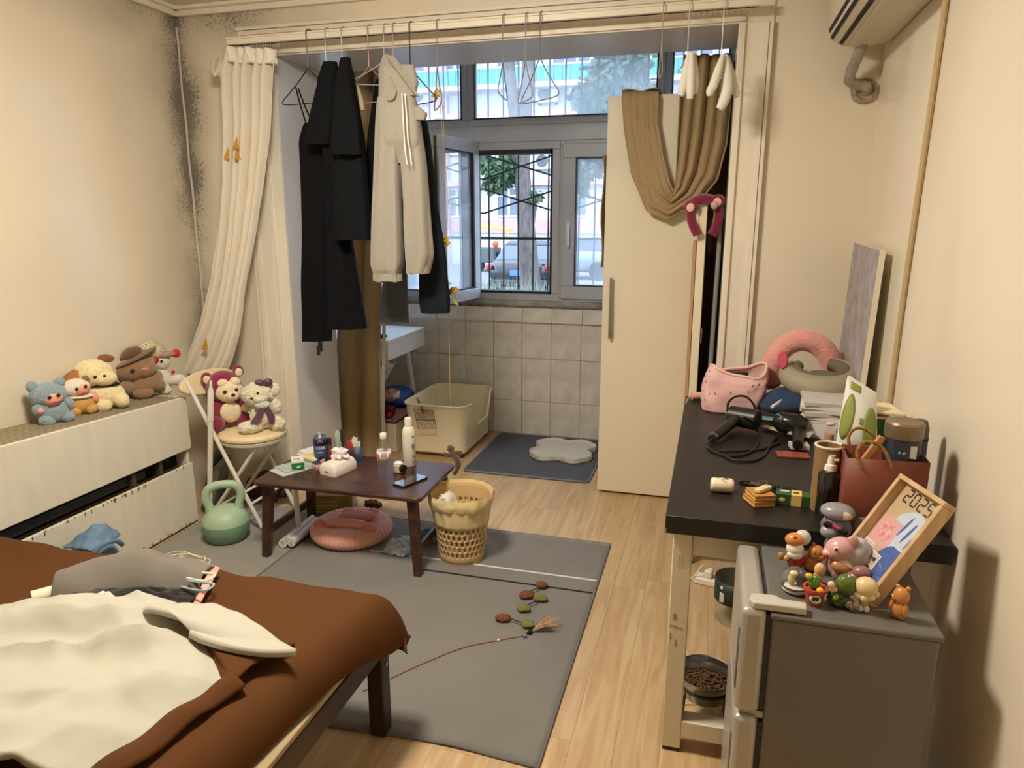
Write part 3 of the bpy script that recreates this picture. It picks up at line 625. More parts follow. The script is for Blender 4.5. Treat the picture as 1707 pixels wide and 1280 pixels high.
# ---- low table
M_walnut = wood_mat('walnut_brown', (78,48,36), (54,33,25), .30, 1.0, 'X')
ct = thing('low_table', 'low dark brown folding table standing on the grey rug', 'table', (-1.5, 2.78, 0))
CM = LM((-1.513, 2.775, 0), 1.0); TWD, TDP = .80, .455
obj('top', MB(CM).prism(rrect(TWD, TDP, .03), .018, Matrix.Translation((0,0,.352))), M_walnut, ct, bev=.004)
for sx in (-1, 1):
    for sy in (-1, 1):
        a = (sx*(TWD/2-.055), sy*(TDP/2-.05)); bq = (sx*(TWD/2-.03), sy*(TDP/2-.03)); t = .021; t2 = .017
        obj('leg', MB(CM).hexa([(bq[0]-t2,bq[1]-t2,.001),(bq[0]+t2,bq[1]-t2,.001),(bq[0]+t2,bq[1]+t2,.001),(bq[0]-t2,bq[1]+t2,.001),(a[0]-t,a[1]-t,.352),(a[0]+t,a[1]-t,.352),(a[0]+t,a[1]+t,.352),(a[0]-t,a[1]+t,.352)]), M_walnut, ct, bev=.003)
    obj('stretcher', MB(CM).box(sx*(TWD/2-.035)-.009, -TDP/2+.05, .10, sx*(TWD/2-.035)+.009, TDP/2-.05, .135), M_walnut, ct, bev=.003)
    obj('stretcher', MB(CM).box(sx*(TWD/2-.055)-.009, -TDP/2+.05, .32, sx*(TWD/2-.055)+.009, TDP/2-.05, .352), M_walnut, ct, bev=.003)

# ---- folding chair with round seat
fc = thing('folding_chair', 'cream folding chair with round padded seat, soft toys sitting on it', 'chair', (-2.2, 2.95, 0))
SC = Vector((-2.175, 2.945, .455)); SR = .165
M_pad = mat('chair_pad', (226,206,166), .5, var=.04); M_tubew = mat('chair_tube', (222,218,206), .35)
obj('seat', MB().lathe([(SR*.92,-.012),(SR,-.004),(SR,.008),(SR*.93,.02),(SR*.6,.026),(.001,.027)], SC, 40), M_pad, fc)
obj('seat_rim', MB().lathe([(SR*.85,-.03),(SR*.96,-.028),(SR*.985,-.014),(SR*.93,-.012)], SC, 40), M_tubew, fc)
for sy, yy in ((-1, 2.81), (1, 3.10)):
    obj('leg', MB().tube([(-2.425, yy, .735), (-2.39, yy, .665), (-2.068, yy, .012)], .0105, 10), M_tubew, fc)
    y2 = yy-sy*.035; obj('leg', MB().tube([(-2.075, y2, .425), (-2.10, y2, .40), (-2.40, y2, .012)], .0105, 10), M_tubew, fc)
for z in (.13, .19): 
    x = -2.068-(z-.012)*.4886+.0; obj('rung', MB().cyl((x, 2.81, z), (x, 3.10, z), .007, n=8), M_tubew, fc)
obj('rung', MB().cyl((-2.36, 2.845, .07), (-2.36, 3.065, .07), .007, n=8), M_tubew, fc)
obj('backrest', MB(frame_M((-2.425, 2.95, .70), (0.1,1,0), (-.42,0,1))).prism([(.185*math.cos(TAU*k/36), .062*math.sin(TAU*k/36)) for k in range(36)], .024), M_pad, fc, bev=.008, seg=3)
# telescopic pole leaning by the chair
tp = thing('telescopic_pole', 'white telescopic pole standing up against the round chair seat', 'pole', (-2.31, 2.73, 0))
pa, pb = Vector((-2.325, 2.745, .006)), Vector((-2.232, 2.745, .765)); dr = (pb-pa)
obj('lower_tube', MB().cyl(pa, pa+dr*.74, .0125, n=12), M_tubew, tp); obj('upper_tube', MB().tube([pa+dr*.74, pa+dr*.75, pa+dr*.93, pa+dr*.96, pb], [.0145,.0145,.0145,.007,.006], 12), M_tubew, tp)

# ---- air conditioner high on the side wall
ac = thing('air_conditioner', 'cream wall air conditioner mounted high on the side wall', 'air conditioner', (.5, 2.7, 2.15))
M_acb = mat('ac_cream', (206,196,172), .4); pf = [(.597,2.47),(.42,2.47),(.385,2.44),(.372,2.36),(.372,2.22),(.385,2.175),(.43,2.150),(.50,2.143),(.597,2.155)]
yy0, yy1 = 2.35, 3.195
obj('casing', MB().rings([[(x, y, z) for x, z in pf] for y in (yy0, yy1)]), M_acb, ac, bev=.006)
def acstrip(i0, t0, i1, t1, off): 
    a = Vector((pf[i0][0]*(1-t0)+pf[i0+1][0]*t0, 0, pf[i0][1]*(1-t0)+pf[i0+1][1]*t0)); b2 = Vector((pf[i1][0]*(1-t1)+pf[i1+1][0]*t1, 0, pf[i1][1]*(1-t1)+pf[i1+1][1]*t1)); return a, b2
for nm, (a, b2), m in (('air_slot', acstrip(4,.25,4,.55,0), M_dark), ('air_slot', acstrip(4,.85,5,.15,0), M_dark), ('louvre', acstrip(5,.22,5,.6,0), M_acb), ('air_slot', acstrip(5,.68,5,.95,0), M_dark), ('filter_flap', acstrip(6,.2,6,.8,0), M_acb)):
    n = Vector((-(b2-a).z, 0, (b2-a).x)).normalized(); n = n if n.z < 0 else -n; h = .002 if m is M_dark else .006
    obj(nm, MB().hexa([Vector(p)+q*n*h+Vector((0,y,0)) for q in (0, 1) for p, y in ((a, yy0+.02), (b2, yy0+.02), (b2, yy1-.03), (a, yy1-.03))]), m, ac)
hh = PY(1441, 152, YB-.005)
obj('hose', MB().tube(smooth_path([(.50, 3.16, 2.16), (.492, 3.2, 2.12), (.478, 3.26, 2.04), (hh.x, YB-.03, hh.z+.012), (hh.x, YB+.0, hh.z)]), [.021+.002*math.sin(k*2.2) for k in range(25)], 12), mat('hose_wrap', (168,162,150), .5, metal=.3, var=.3, vs=30), ac)
mb = MB(frame_M((hh.x, YB-.001, hh.z), (1,0,0), (0,0,1)))
mb.rings([[((r*(1+.12*noise.noise(Vector((math.cos(a)*2, math.sin(a)*2, r*30)))))*math.cos(a), r*.95*math.sin(a), z) for a in [TAU*j/20 for j in range(20)]] for r, z in ((.052,0),(.05,.012),(.036,.016),(.026,.008))])
obj('putty', mb, mat('putty_grey', (196,180,156), .9, rgb2=(120,104,84), vs=40, bump=.8, bs=60), ac)

# ---- bed
bd = thing('bed', 'low bed with dark metal frame and brown fitted sheet', 'bed', (-1.62, .65, 0))
M_bfr = mat('bed_frame', (58,46,40), .4, metal=.35, var=.1); M_board = mat('bed_board', (168,150,116), .75, var=.1, vs=6); M_sheet = mat('sheet_brown', (84,50,19), .85, var=.06, vs=3, bump=.15, bs=350, spec=.25)
BX0, BX1, BY0, BY1 = -2.40, -.845, -.55, 1.70
for (x, y) in ((BX1-.005, BY1-.005), (BX0+.005, BY1-.005), (BX1-.005, BY0), (BX0+.005, BY0)):
    sx = -1 if x > -1.5 else 1; lg = obj('leg', MB().box(min(x, x+sx*.05), y-.05, .001, max(x, x+sx*.05), y, .345), M_bfr, bd, bev=.004)
obj('side_rail', MB().box(BX1-.035, BY0, .265, BX1-.008, BY1-.05, .335), M_bfr, bd, bev=.004)
obj('side_rail', MB().box(BX0+.008, BY0, .265, BX0+.035, BY1-.05, .335), M_bfr, bd, bev=.004)
obj('end_rail', MB().box(BX0+.05, BY1-.035, .265, BX1-.05, BY1-.008, .335), M_bfr, bd, bev=.004)
obj('bolt', MB().cyl((BX1-.008, BY1-.03, .30), (BX1-.001, BY1-.03, .30), .009, n=10).cyl((BX1-.008, BY1-.03, .235), (BX1-.001, BY1-.03, .235), .007, n=10), M_steel, bd)
obj('board', MB().box(BX0+.02, BY0, .335, BX1-.012, BY1-.02, .352), M_board, bd, bev=.003)
obj('mattress', MB().box(BX0+.03, BY0, .352, BX1-.085, BY1-.035, .445), mat('mattress_cream', (206,192,160), .85), bd, bev=.03, seg=3)
XE = [(-.6,-.93),(.6,-.925),(.95,-.905),(1.15,-.885),(1.32,-.862),(1.45,-.835),(1.55,-.80),(1.66,-.79),(1.80,-.79)]
ZE = [(-.6,.362),(1.2,.362),(1.36,.372),(1.5,.36),(1.6,.325),(1.8,.30)]
def sheet_f(u, v):
    y = BY0+(1.738-BY0)*v; xe = interp(XE, y)[0]; ze = interp(ZE, y)[0]
    x0 = -2.43; ln = (xe-x0)+.12; s = u*ln; flat = ln-.20
    if s < flat: x = x0+s; z = 0
    else:
        k = (s-flat)/.20; x = x0+flat+(xe-(x0+flat))*math.sin(k*PI/2); z = -(1-math.cos(k*PI/2))
    top = .462+.012*noise.noise(Vector((x*2.2, y*2.2, 0)))+.012*noise.noise(Vector((x*2+y*9, y*1.5-x*3, 3)))*max(.25, (v-.6)*2.2)+.007*noise.noise(Vector((x*9+y*5, y*12, 5)))+.012*(1-2*abs(noise.noise(Vector((x*3.2-y*2, y*6+x*2, 21)))))*max(0, (v-.55)*2)
    zz = top+z*(top-ze)
    kv = max(0, (y-1.62)/(1.738-1.62)); 
    if kv > 0:
        y = 1.62+(.105)*math.sin(kv*PI/2); zz -= (1-math.cos(kv*PI/2))*(.13 if x < -1.0 else .13)
    zz = max(zz, .30)
    return (x+.006*noise.noise(Vector((x*5, y*7, 8)))*(-z), y, zz)
obj('sheet', MB().grid(sheet_f, 110, 130), M_sheet, bd, thick=.004, toff=1)
c0 = Vector((-.81, 1.70, .37))
obj('sheet_corner', MB().grid(lambda u, v: (-.862+.062*u+.03*v*u, 1.728-.05*v-.03*u, .40-.075*v-.04*u+.010*math.sin(u*5+v*3)), 12, 10), M_sheet, bd, thick=.004)

# ---- duvet (white face, brown reverse and hem)
dv = thing('duvet', 'crumpled duvet, cream white outside and brown inside, on the brown sheet', 'duvet', (-1.5, 1.0, .47))
M_duv = mat('duvet_white', (180,177,163), .85, bump=.12, bs=300)
RE = [(0,262,1006),(.18,330,1012),(.34,352,1040),(.46,346,1068),(.62,383,1140),(.80,285,1205),(1,140,1305)]
LE = [(0,-140,1040),(.4,-330,1120),(1,-620,1330)]
def duv(u, v):
    r = interp(RE, v); l = interp(LE, v); p = PZ(l[0]+(r[0]-l[0])*u, l[1]+(r[1]-l[1])*u, .49)
    e = min(1, (1-u)*7)*min(1, v*9+.05); w1 = noise.noise(Vector((p.x*3.2+p.y*2, p.y*5.5, 1))); w2 = 1-abs(noise.noise(Vector((p.x*4-p.y*5, p.y*4, 7))))*2; w3 = noise.noise(Vector((p.x*11, p.y*13, 4)))
    h = (.03+.034*w1+.034*w2+.010*w3+.012*(1-abs(noise.noise(Vector((p.x*9+p.y*4, p.y*8-p.x*3, 11))))*2))*e+.035*math.exp(-((u-.86)/.1)**2-((v-.45)/.12)**2)+.03*math.exp(-((u-.55)/.2)**2-((v-.3)/.1)**2)
    return (p.x, p.y, .482+max(h, .004)*1.0)
obj('cover', MB().grid(duv, 90, 90), M_duv, dv, thick=.016, toff=-1)
def hem(u, v):
    v2 = .44+v*.56; r = interp(RE, v2); d = 10+24*v+8*math.sin(v*4); p = PZ(r[0]-14+(d+14)*u, r[1]-4+u*(10+6*math.sin(v*9)), .48)
    return (p.x, p.y, .478+.018*math.sin(u*PI)+.004*math.sin(v*23))
obj('hem', MB().grid(hem, 8, 60), M_sheet, dv, thick=.01)
FQ = [(225,1018),(345,1000),(494,1077),(336,1070)]
def flap(u, v):
    a = Vector(FQ[0]).lerp(Vector(FQ[1]), v); b2 = Vector(FQ[3]).lerp(Vector(FQ[2]), v); q = a.lerp(b2, u)
    p = PZ(q.x, q.y+10*math.sin(v*PI)*(u), .52); h = .055*math.sin(min(1, u*1.25)*PI*.8+.15)*(1-.55*v)+.012*noise.noise(Vector((p.x*14, p.y*14, 2)))*(1-u)
    return (p.x, p.y, .512+max(h, .0)-.012*v*u)
obj('turned_corner', MB().grid(flap, 30, 30), M_duv, dv, thick=.018, toff=-1)
def under(u, v):
    a = Vector((338,1064)).lerp(Vector((492,1078)), v); b2 = Vector((386,1140)).lerp(Vector((430,1098)), v); q = a.lerp(b2, u); p = PZ(q.x, q.y, .49)
    return (p.x, p.y, .488+.012*math.sin(u*PI)*(1-v)+.008*(1-u))
obj('lining', MB().grid(under, 14, 14), M_sheet, dv, thick=.01)
# ================================================================ CURTAIN RAIL, CURTAINS, HANGERS, CLOTHES
M_rail = mat('rail_white', (230,222,204), .4, var=.05)
RY, RZ = 3.215, 2.335
cr = thing('curtain_rail', 'long cream curtain rail above the balcony opening', 'curtain rail', (-1.1, RY, RZ))
obj('track', MB().box(-2.32, RY-.022, RZ-.016, .115, RY+.022, RZ+.016).box(-2.32, RY-.026, RZ+.008, .115, RY-.020, RZ+.018), M_rail, cr, bev=.002)
obj('slot', MB().box(-2.32, RY-.004, RZ-.0175, .115, RY+.004, RZ-.0155), M_dark, cr)
for x in (-2.15, -1.45, -.75, -.05): obj('bracket', MB().box(x-.012, RY+.02, RZ-.01, x+.012, YB-.0285, RZ+.02), M_rail, cr)
g0 = None
for i in range(34):
    x = -2.30+i*.012 if i < 22 else -.16+(i-22)*.022
    if g0 is None: g0 = obj('glider', MB().tube([(0,0,0),(0,0,-.012),(.003,0,-.016),(0,0,-.02)], .0022, 5), mat('glider_grey', (180,172,156), .5), cr); g0.location = (x, RY, RZ-.016)
    else: share('glider', g0, (x, RY, RZ-.016), cr)
for x in (-2.15, -1.15, -.25): obj('screw', MB().cyl((x, RY-.012, RZ+.016), (x+.02, RY-.012, RZ+.019), .004, n=6), M_dark, cr)

def ribbon(rows, Y, pleats, depth, nu=90, nv=70, seed=0, sag=0.0, taper=None):
    """cloth strip: rows = (v, left px x, left px y, right px x, right px y, Y offset); pleated across"""
    def f(u, v):
        l = interp(rows, v); yo = Y+(l[4] if len(l) > 4 else 0); a = PY(l[0], l[1], yo); b = PY(l[2], l[3], yo); p = a.lerp(b, u)
        ph = pleats*TAU*(u+.035*math.sin(v*5+seed)+.02*noise.noise(Vector((u*3, v*3, seed)))); k = taper(v) if taper else 1; d = k*depth*(.75+.25*math.sin(v*4+u*3))*math.sin(ph)+k*depth*.5*math.sin(ph*.5+1+seed)+.003*noise.noise(Vector((u*30, v*18, seed)))
        wx = k*.25*depth*math.cos(ph)
        return (p.x+wx, p.y+d, p.z+sag*math.sin(u*PI))
    return MB().grid(f, nu, nv)
M_cream_c = mat('curtain_cream', (222,214,198), .8, var=.05, vs=4, bump=.15, bs=220, stretch=(1,1,.2))
lc = thing('curtain', 'long cream pleated curtain pulled aside and tucked behind the round chair', 'curtain', PY(420, 80, 3.19))
rows = [(0,374,80,462,84,0),(.07,366,125,456,130,0),(.2,370,210,452,220,-.01),(.36,369,300,440,310,-.01),(.52,362,390,425,400,-.02),(.68,352,465,408,480,-.03),(.82,333,535,398,555,-.04),(.93,312,590,385,602,-.05),(1,296,625,372,630,-.06)]
obj('cloth', ribbon(rows, 3.205, 5.5, .020, 120, 90, 1), M_cream_c, lc, thick=.003)
obj('heading_tape', ribbon([(0,376,78,462,82,0),(1,373,104,460,108,0)], 3.200, 5.5, .021, 120, 8, 1), mat('heading_white', (238,232,218), .7), lc, thick=.003)
M_och = mat('triangle_ochre', (196,146,48), .8)
for (x, y, s, Y) in ((376,258,8,3.165),(396,258,-6,3.165),(392,240,4,3.17),(340,575,7,3.115),(346,520,0,3.1)):
    if not s: continue
    a, b2, c2 = PY(x-5, y+8, Y), PY(x+6, y+8, Y), PY(x+s*.5, y-12, Y); mb = MB().rings([[a, b2, c2], [a+Vector((0,.003,0)), b2+Vector((0,.003,0)), c2+Vector((0,.003,0))]]); obj('triangle_print', mb, M_och, lc)
obj('heading_flare', MB().grid(lambda u, v: PY(352+24*u, 100+45*v*(.4+u*.6)+4*math.sin(u*9), 3.20+.02*math.sin(u*5+v*4)), 14, 14), M_cream_c, lc, thick=.003)

M_tan = mat('curtain_tan', (164,142,106), .72, var=.05, vs=4, bump=.1, bs=240)
tc_ = thing('curtain', 'tan curtain hanging inside the balcony behind the dark clothes', 'curtain', PY(600, 120, 3.93))
rows = [(0,585,80,652,84),(.3,575,250,648,250),(.55,566,420,640,420),(.8,560,600,637,600),(1,560,772,638,772)]
obj('cloth', ribbon(rows, 3.95, 2.5, .03, 90, 60, 3), M_tan, tc_, thick=.004)
obj('lining', ribbon([(0,653,80,659,84),(.55,638,420,645,420),(1,635,772,641,772)], 3.925, .5, .008, 10, 40, 2), mat('lining_white', (196,190,180), .8), tc_, thick=.003)
dr = thing('curtain', 'tan curtain draped in a loop over the top of the cream wardrobe', 'curtain', PY(1180, 90, 3.70))
rows = [(0,1140,92,1224,90,-.0),(.12,1132,160,1220,172,-.02),(.26,1128,225,1214,240,-.04),(.38,1126,275,1198,300,-.05),(.48,1125,305,1168,335,-.05),(.57,1124,320,1112,366,-.045),(.66,1117,306,1078,352,-.04),(.76,1106,262,1052,290,-.03),(.88,1096,200,1040,215,-.02),(.97,1098,160,1036,160,-.02),(1,1098,152,1037,153,.0)]
obj('cloth', ribbon(rows, 3.735, 4.5, .020, 130, 110, 5, taper=lambda v: 1 if v < .5 else max(.12, 1-(v-.5)*4)), M_tan, dr, thick=.004)
a, b2 = PY(1037, 153, 3.735), PY(1098, 152, 3.735)
obj('cloth_over_top', MB().grid(lambda u, v: (a.x+(b2.x-a.x)*u, 3.735+.36*v, 2.118+.006*math.sin(u*9)-.004*v), 16, 14), M_tan, dr, thick=.004)
a1, b1 = PY(1003, 330, 4.0), PY(995, 435, 4.0)
tag(obj('curtain', MB().grid(lambda u, v: (WX0-.030+.022*u+.006*math.sin(v*9), 3.86+.30*u, 1.83-.58*v-.02*u*v), 12, 30), M_tan, thick=.004), 'narrow tan curtain end hanging down the wardrobe side by the window', 'curtain')

tag(obj('curtain', MB().grid(lambda u, v: (-.064+.128*u, 3.88+.012*math.sin(u*14), 2.25-2.2*v), 24, 20), mat('curtain_brown', (112,84,70), .85), thick=.004), 'dull brown curtain strip hanging behind the clothes rack', 'curtain')
# ---- hangers: hook over the rail, wire triangle below, turned about the vertical
def hanger(label, hx, hy, rgb, sx, drop, turn, wid=.19, hh=.15, rad=.0026, spread=None):
    top = PY(hx, hy, RY-.012); x = top.x; z = RZ+.020
    t = thing('wire_hanger', label, 'hanger', (x, RY-.012, z), 'wire hangers on the curtain rail'); m = mat('hanger_%d_%d_%d' % rgb, rgb, .35, metal=.2)
    c, s = math.cos(R(turn)), math.sin(R(turn)); yb = RY-.040
    P3 = lambda a, zz: Vector((x+a*c, yb+a*s, zz))
    zn = z-drop
    obj('hook', MB().tube(smooth_path([(x, RY+.024, z-.012), (x, RY+.018, z+.004), (x, RY-.012, z+.006), (x, yb+.002, z-.008), (x, yb, z-.05), (x, yb, zn)], 4), rad, 6), m, t)
    obj('frame', MB().tube(smooth_path([P3(0, zn), P3(wid*.35, zn-hh*.35), P3(wid*.8, zn-hh*.72), P3(wid*.98, zn-hh*.86), P3(wid*.95, zn-hh), P3(0, zn-hh*1.03), P3(-wid*.95, zn-hh), P3(-wid*.98, zn-hh*.86), P3(-wid*.8, zn-hh*.72), P3(-wid*.35, zn-hh*.35), P3(0, zn)], 4), rad, 6), m, t)
    return x, yb, zn
H = {}
H['slip'] = hanger('black wire hanger carrying the thin-strapped dark dress', 515, 55, (26,26,28), 1, .165, -14, .175, .15)
H['tee1'] = hanger('pale grey wire hanger carrying the dark long dress', 546, 54, (150,156,160), 1, .165, -52, .10, .07)
H['tee2'] = hanger('pale grey wire hanger carrying the dark short-sleeved top', 573, 52, (160,164,168), 1, .165, -60, .10, .06)
H['pink'] = hanger('empty dusty pink wire hanger beside the dark tops', 617, 49, (186,132,130), 1, .175, -6, .17, .15)
H['mint'] = hanger('pale grey wire hanger behind the sweatpants waistband', 643, 47, (168,176,184), 1, .155, 20, .15, .10)
H['rose'] = hanger('rose coloured wire hanger carrying the grey sweatpants', 658, 46, (196,150,146), 1, .155, -35, .12, .12)
H['blk'] = hanger('empty black wire hanger in front of the sweatpants', 686, 43, (30,30,32), 1, .185, -22, .15, .16)
H['s1'] = hanger('grey wire hanger with yellow ribbon toy hanging from it', 731, 39, (140,142,144), 1, .19, -62, .13, .17)
H['s2'] = hanger('empty grey wire hanger turned edge-on over the open casement', 841, 31, (140,146,150), 1, .19, -84, .11, .14)
H['s3'] = hanger('empty silver wire hanger over the fixed pane, first of the pair', 879, 28, (150,154,156), 1, .19, -58, .10, .16)
H['s4'] = hanger('empty silver wire hanger over the fixed pane, second of the pair', 903, 26, (128,132,134), 1, .18, -40, .13, .17)
H['s5'] = hanger('empty silver wire hanger above the draped tan curtain', 1107, 8, (168,170,168), 1, .15, -78, .05, .13)
H['s6'] = hanger('white wire hanger carrying a bundle of small white socks', 1151, 5, (200,202,200), 1, .21, -60, .07, .05)
H['s7'] = hanger('white wire hanger carrying long white socks by the opening edge', 1208, 2, (222,222,216), 1, .25, -60, .06, .05)

def loft(rows, Y, depth, folds=0, amp=.006, n=40, nv=44, seed=0, cap=True, ins=0.0):
    """hanging cloth tube: rows = (t, left px, right px, y px[, depth factor[, Y offset]])"""
    rg = []
    for k in range(nv+1):
        t = k/nv; r = interp(rows, t); xl, xr, y = r[0], r[1], r[2]; df = r[3] if len(r) > 3 else 1; yo = r[4] if len(r) > 4 else 0
        a, b = PY(xl, y, Y+yo), PY(xr, y, Y+yo); c = (a+b)/2; hw = (b-a)/2; row = []
        for j in range(n):
            th = TAU*j/n; cs, sn = math.cos(th), math.sin(th); q = math.copysign(abs(sn)**.7, sn)
            p = c+hw*cs; d = depth*df*q; ft = t**.6
            w1 = amp*math.sin(folds*th+seed+t*1.3)*ft+amp*.8*noise.noise(Vector((cs*2.2+seed, sn*2+seed, t*3.5)))
            row.append((p.x+w1*.6*cs, p.y+d+w1*(1 if sn > 0 else -1), p.z+amp*.5*noise.noise(Vector((cs*3, sn*3, seed)))*(1 if k == nv else 0)))
        rg.append(row)
    return MB().rings(rg, True, cap, cap)
M_nvy = mat('dress_black', (11,12,16), .9, spec=.2, bump=.15, bs=280); M_blk = mat('tee_black', (14,16,20), .9, spec=.2, bump=.15, bs=280); M_blk2 = mat('tee_charcoal', (15,17,21), .9, spec=.2, bump=.15, bs=280)
# slip dress
t = thing('slip_dress', 'long black slip dress with thin straps hanging over the opening edge', 'dress', PY(515, 200, 3.22), 'clothes on hangers')
obj('body', loft([(0,509,533,205,.5),(.08,500,545,235),(.3,503,558,330),(.6,505,556,440),(1,507,553,568,1.3)], 3.205, .035, 5, .008, seed=1), M_nvy, t)
for (xa, ya), (xb, yb) in (((493,145),(511,208)), ((497,147),(522,208))): obj('strap', MB().tube([PY(xa, ya, 3.17), PY((xa+xb)/2-1, (ya+yb)/2, 3.18), PY(xb, yb, 3.19)], .0035, 6), M_nvy, t)
kc = PY(534, 578, 3.18); tag(obj('dark_clip', MB().cbox((kc.x, kc.y, kc.z), (.02,.014,.05)).cbox((kc.x-.012, kc.y, kc.z-.02), (.014,.012,.05)), mat('clip_dark', (30,28,26), .4), bev=.003), 'small dark clip fastened to the black slip dress hem', 'clip')
# dark long dress
t = thing('long_dress', 'long plain black dress with short sleeves beside the slip dress', 'dress', PY(560, 200, 3.15), 'clothes on hangers')
obj('body', loft([(0,541,561,103,.4),(.08,530,567,135,.8),(.3,538,572,245,1),(.62,546,585,400,1.1),(1,553,610,547,1.4)], 3.145, .04, 6, .009, seed=2), M_nvy, t)
obj('sleeve', loft([(0,541,560,104,.4),(.3,528,560,150),(.65,516,556,205),(1,511,552,241,1.1)], 3.105, .028, 3, .004, 28, 20, seed=3), M_blk, t)
# dark top in front
t = thing('short_sleeved_top', 'charcoal black short-sleeved top between the long dress and the sweatpants', 'top', PY(585, 200, 3.08), 'clothes on hangers')
obj('body', loft([(0,569,583,96,.3),(.1,562,590,130,.8),(.4,556,606,230),(.75,558,616,330),(1,559,621,400,1.2)], 3.075, .038, 5, .008, seed=4), M_blk2, t)
obj('sleeve', loft([(0,568,581,97,.4),(.35,562,588,150),(.7,556,598,205),(1,553,601,258,1.2)], 3.025, .026, 3, .004, 28, 20, seed=5), M_blk, t)
pt = PY(596, 165, 3.12); tag(obj('cloth_scrap', loft([(0,592,597,142,.3),(.5,592,605,165),(1,599,607,184,.5)], 3.13, .012, 2, .003, 20, 10), mat('scrap_tan', (176,160,124), .8)), 'small tan cloth pinned beside the charcoal top', 'cloth')
# dark trousers behind the sweatpants
t = thing('dark_trousers', 'black wide trousers hanging behind the grey sweatpants', 'trousers', PY(640, 200, 3.21), 'clothes on hangers')
obj('leg', loft([(0,628,646,132,.5),(.3,616,650,215),(1,606,664,374,1.1)], 3.20, .03, 4, .006, seed=6), M_nvy, t)
obj('leg', loft([(0,640,660,134,.5),(1,652,676,372,1.1)], 3.185, .025, 4, .006, seed=16), M_nvy, t)
# jeans
M_den = mat('denim_dark', (26,32,42), .9, spec=.2, var=.2, vs=14, bump=.2, bs=300); M_deng = mat('denim_grey', (78,84,90), .85, var=.15, vs=10, bump=.2, bs=300); M_stitch = mat('hem_fray', (120,126,134), .9)
t = thing('jeans', 'dark wide-leg jeans with frayed hems behind the sweatpants', 'jeans', PY(705, 200, 3.20), 'clothes on hangers')
obj('leg', loft([(0,692,709,198,.5),(.15,690,716,240),(.45,696,728,340),(.75,700,741,430),(.93,700,748,500,1.3),(1,704,748,521,1.2)], 3.205, .04, 4, .007, seed=7), M_den, t)
obj('leg', loft([(0,668,700,205,.5),(.4,655,690,330),(.75,640,678,450),(1,632,682,537,1.2)], 3.275, .03, 4, .006, seed=8), M_deng, t)
for (xa, xb, y, Y, dd) in ((632,682,536,3.28,.04), (704,748,520,3.21,.05)): 
    a, b2 = PY(xa+1, y, Y), PY(xb-1, y, Y); mb = MB(); rnd = random.Random(int(xa))
    for k in range(46):
        p = a.lerp(b2, rnd.random())+Vector((0, rnd.uniform(-dd, dd)*.8, .004)); mb.tube([p, p+Vector((rnd.uniform(-.006,.006), 0, -rnd.uniform(.008,.02)))], .0008, 3)
    o = obj('fray', mb, M_stitch, t); o['kind'] = 'stuff'
# sweatpants
M_swt = mat('sweatpants_grey', (164,158,146), .95, rgb2=(146,140,128), vs=240, bump=.2, bs=260, sheen=.3)
t = thing('sweatpants', 'light heather grey sweatpants with drawstring and elastic cuffs', 'trousers', PY(660, 200, 3.05), 'clothes on hangers')
obj('hip', loft([(0,640,655,93,.3),(.15,634,674,115,.7),(.4,632,692,160),(.7,629,700,205),(.88,630,702,240,.9),(1,646,690,272,.4)], 3.035, .05, 4, .007, seed=9), M_swt, t)
obj('leg', loft([(0,633,660,160,.5),(.22,629,668,215),(.4,627,666,265),(.6,624,668,340),(.85,621,671,440),(.93,625,667,455,.8),(1,624,668,469,.75)], 3.03, .045, 5, .008, seed=10), M_swt, t)
obj('leg', loft([(0,668,692,165,.5),(.22,664,701,215),(.4,669,708,265),(.6,676,714,340),(.85,679,720,425),(1,681,713,456,.7)], 3.045, .042, 4, .008, seed=11), M_swt, t)
for (x0, x1, y, Y) in ((624,668,462,3.03), (681,713,449,3.045)):
    a, b2 = PY(x0, y, Y), PY(x1, y, Y); c = (a+b2)/2; hw = (b2-a).length/2
    obj('cuff', MB().rings([[(c.x+(hw+.004)*math.cos(th)*(1+.015*math.sin(th*24)), c.y+(.036+.004)*math.sin(th), c.z+dz) for th in [TAU*j/72 for j in range(72)]] for dz in (-.016, 0, .016)]), M_swt, t)
wb_ = MB()
for k in range(26):      # gathered elastic waistband folded over the hanger
    u = k/25; p = PY(648+44*u, 96+58*u, 2.985); wb_.ell(p, (.006, .012, .022), 8, 6, rot=Matrix.Rotation(R(-38), 3, 'Y'))
obj('waistband', wb_, M_swt, t)
obj('waistband', loft([(0,668,690,108,.5),(.5,672,697,135),(1,676,694,160,.6)], 3.02, .02, 3, .004, 24, 12, seed=3), M_swt, t)
obj('pocket', MB().tube(smooth_path([PY(650,128,2.98), PY(655,140,2.975), PY(659,152,2.975), PY(655,164,2.975), PY(646,166,2.975), PY(644,158,2.98)], 5), .004, 6), M_swt, t)
obj('pocket_flap', loft([(0,690,699,178,.5),(.5,692,711,188),(1,692,708,200,.5)], 3.02, .02, 2, .003, 20, 8), M_swt, t)
for xs in ((670,672,674,676,679), (675,678,680,684,686)):
    obj('drawstring', MB().tube(smooth_path([PY(xs[0],156,2.975), PY(xs[1],195,2.968), PY(xs[2],230,2.966), PY(xs[3],255,2.966), PY(xs[4],274,2.966)], 4), .0028, 6), mat('cord_white', (232,230,224), .8), t)
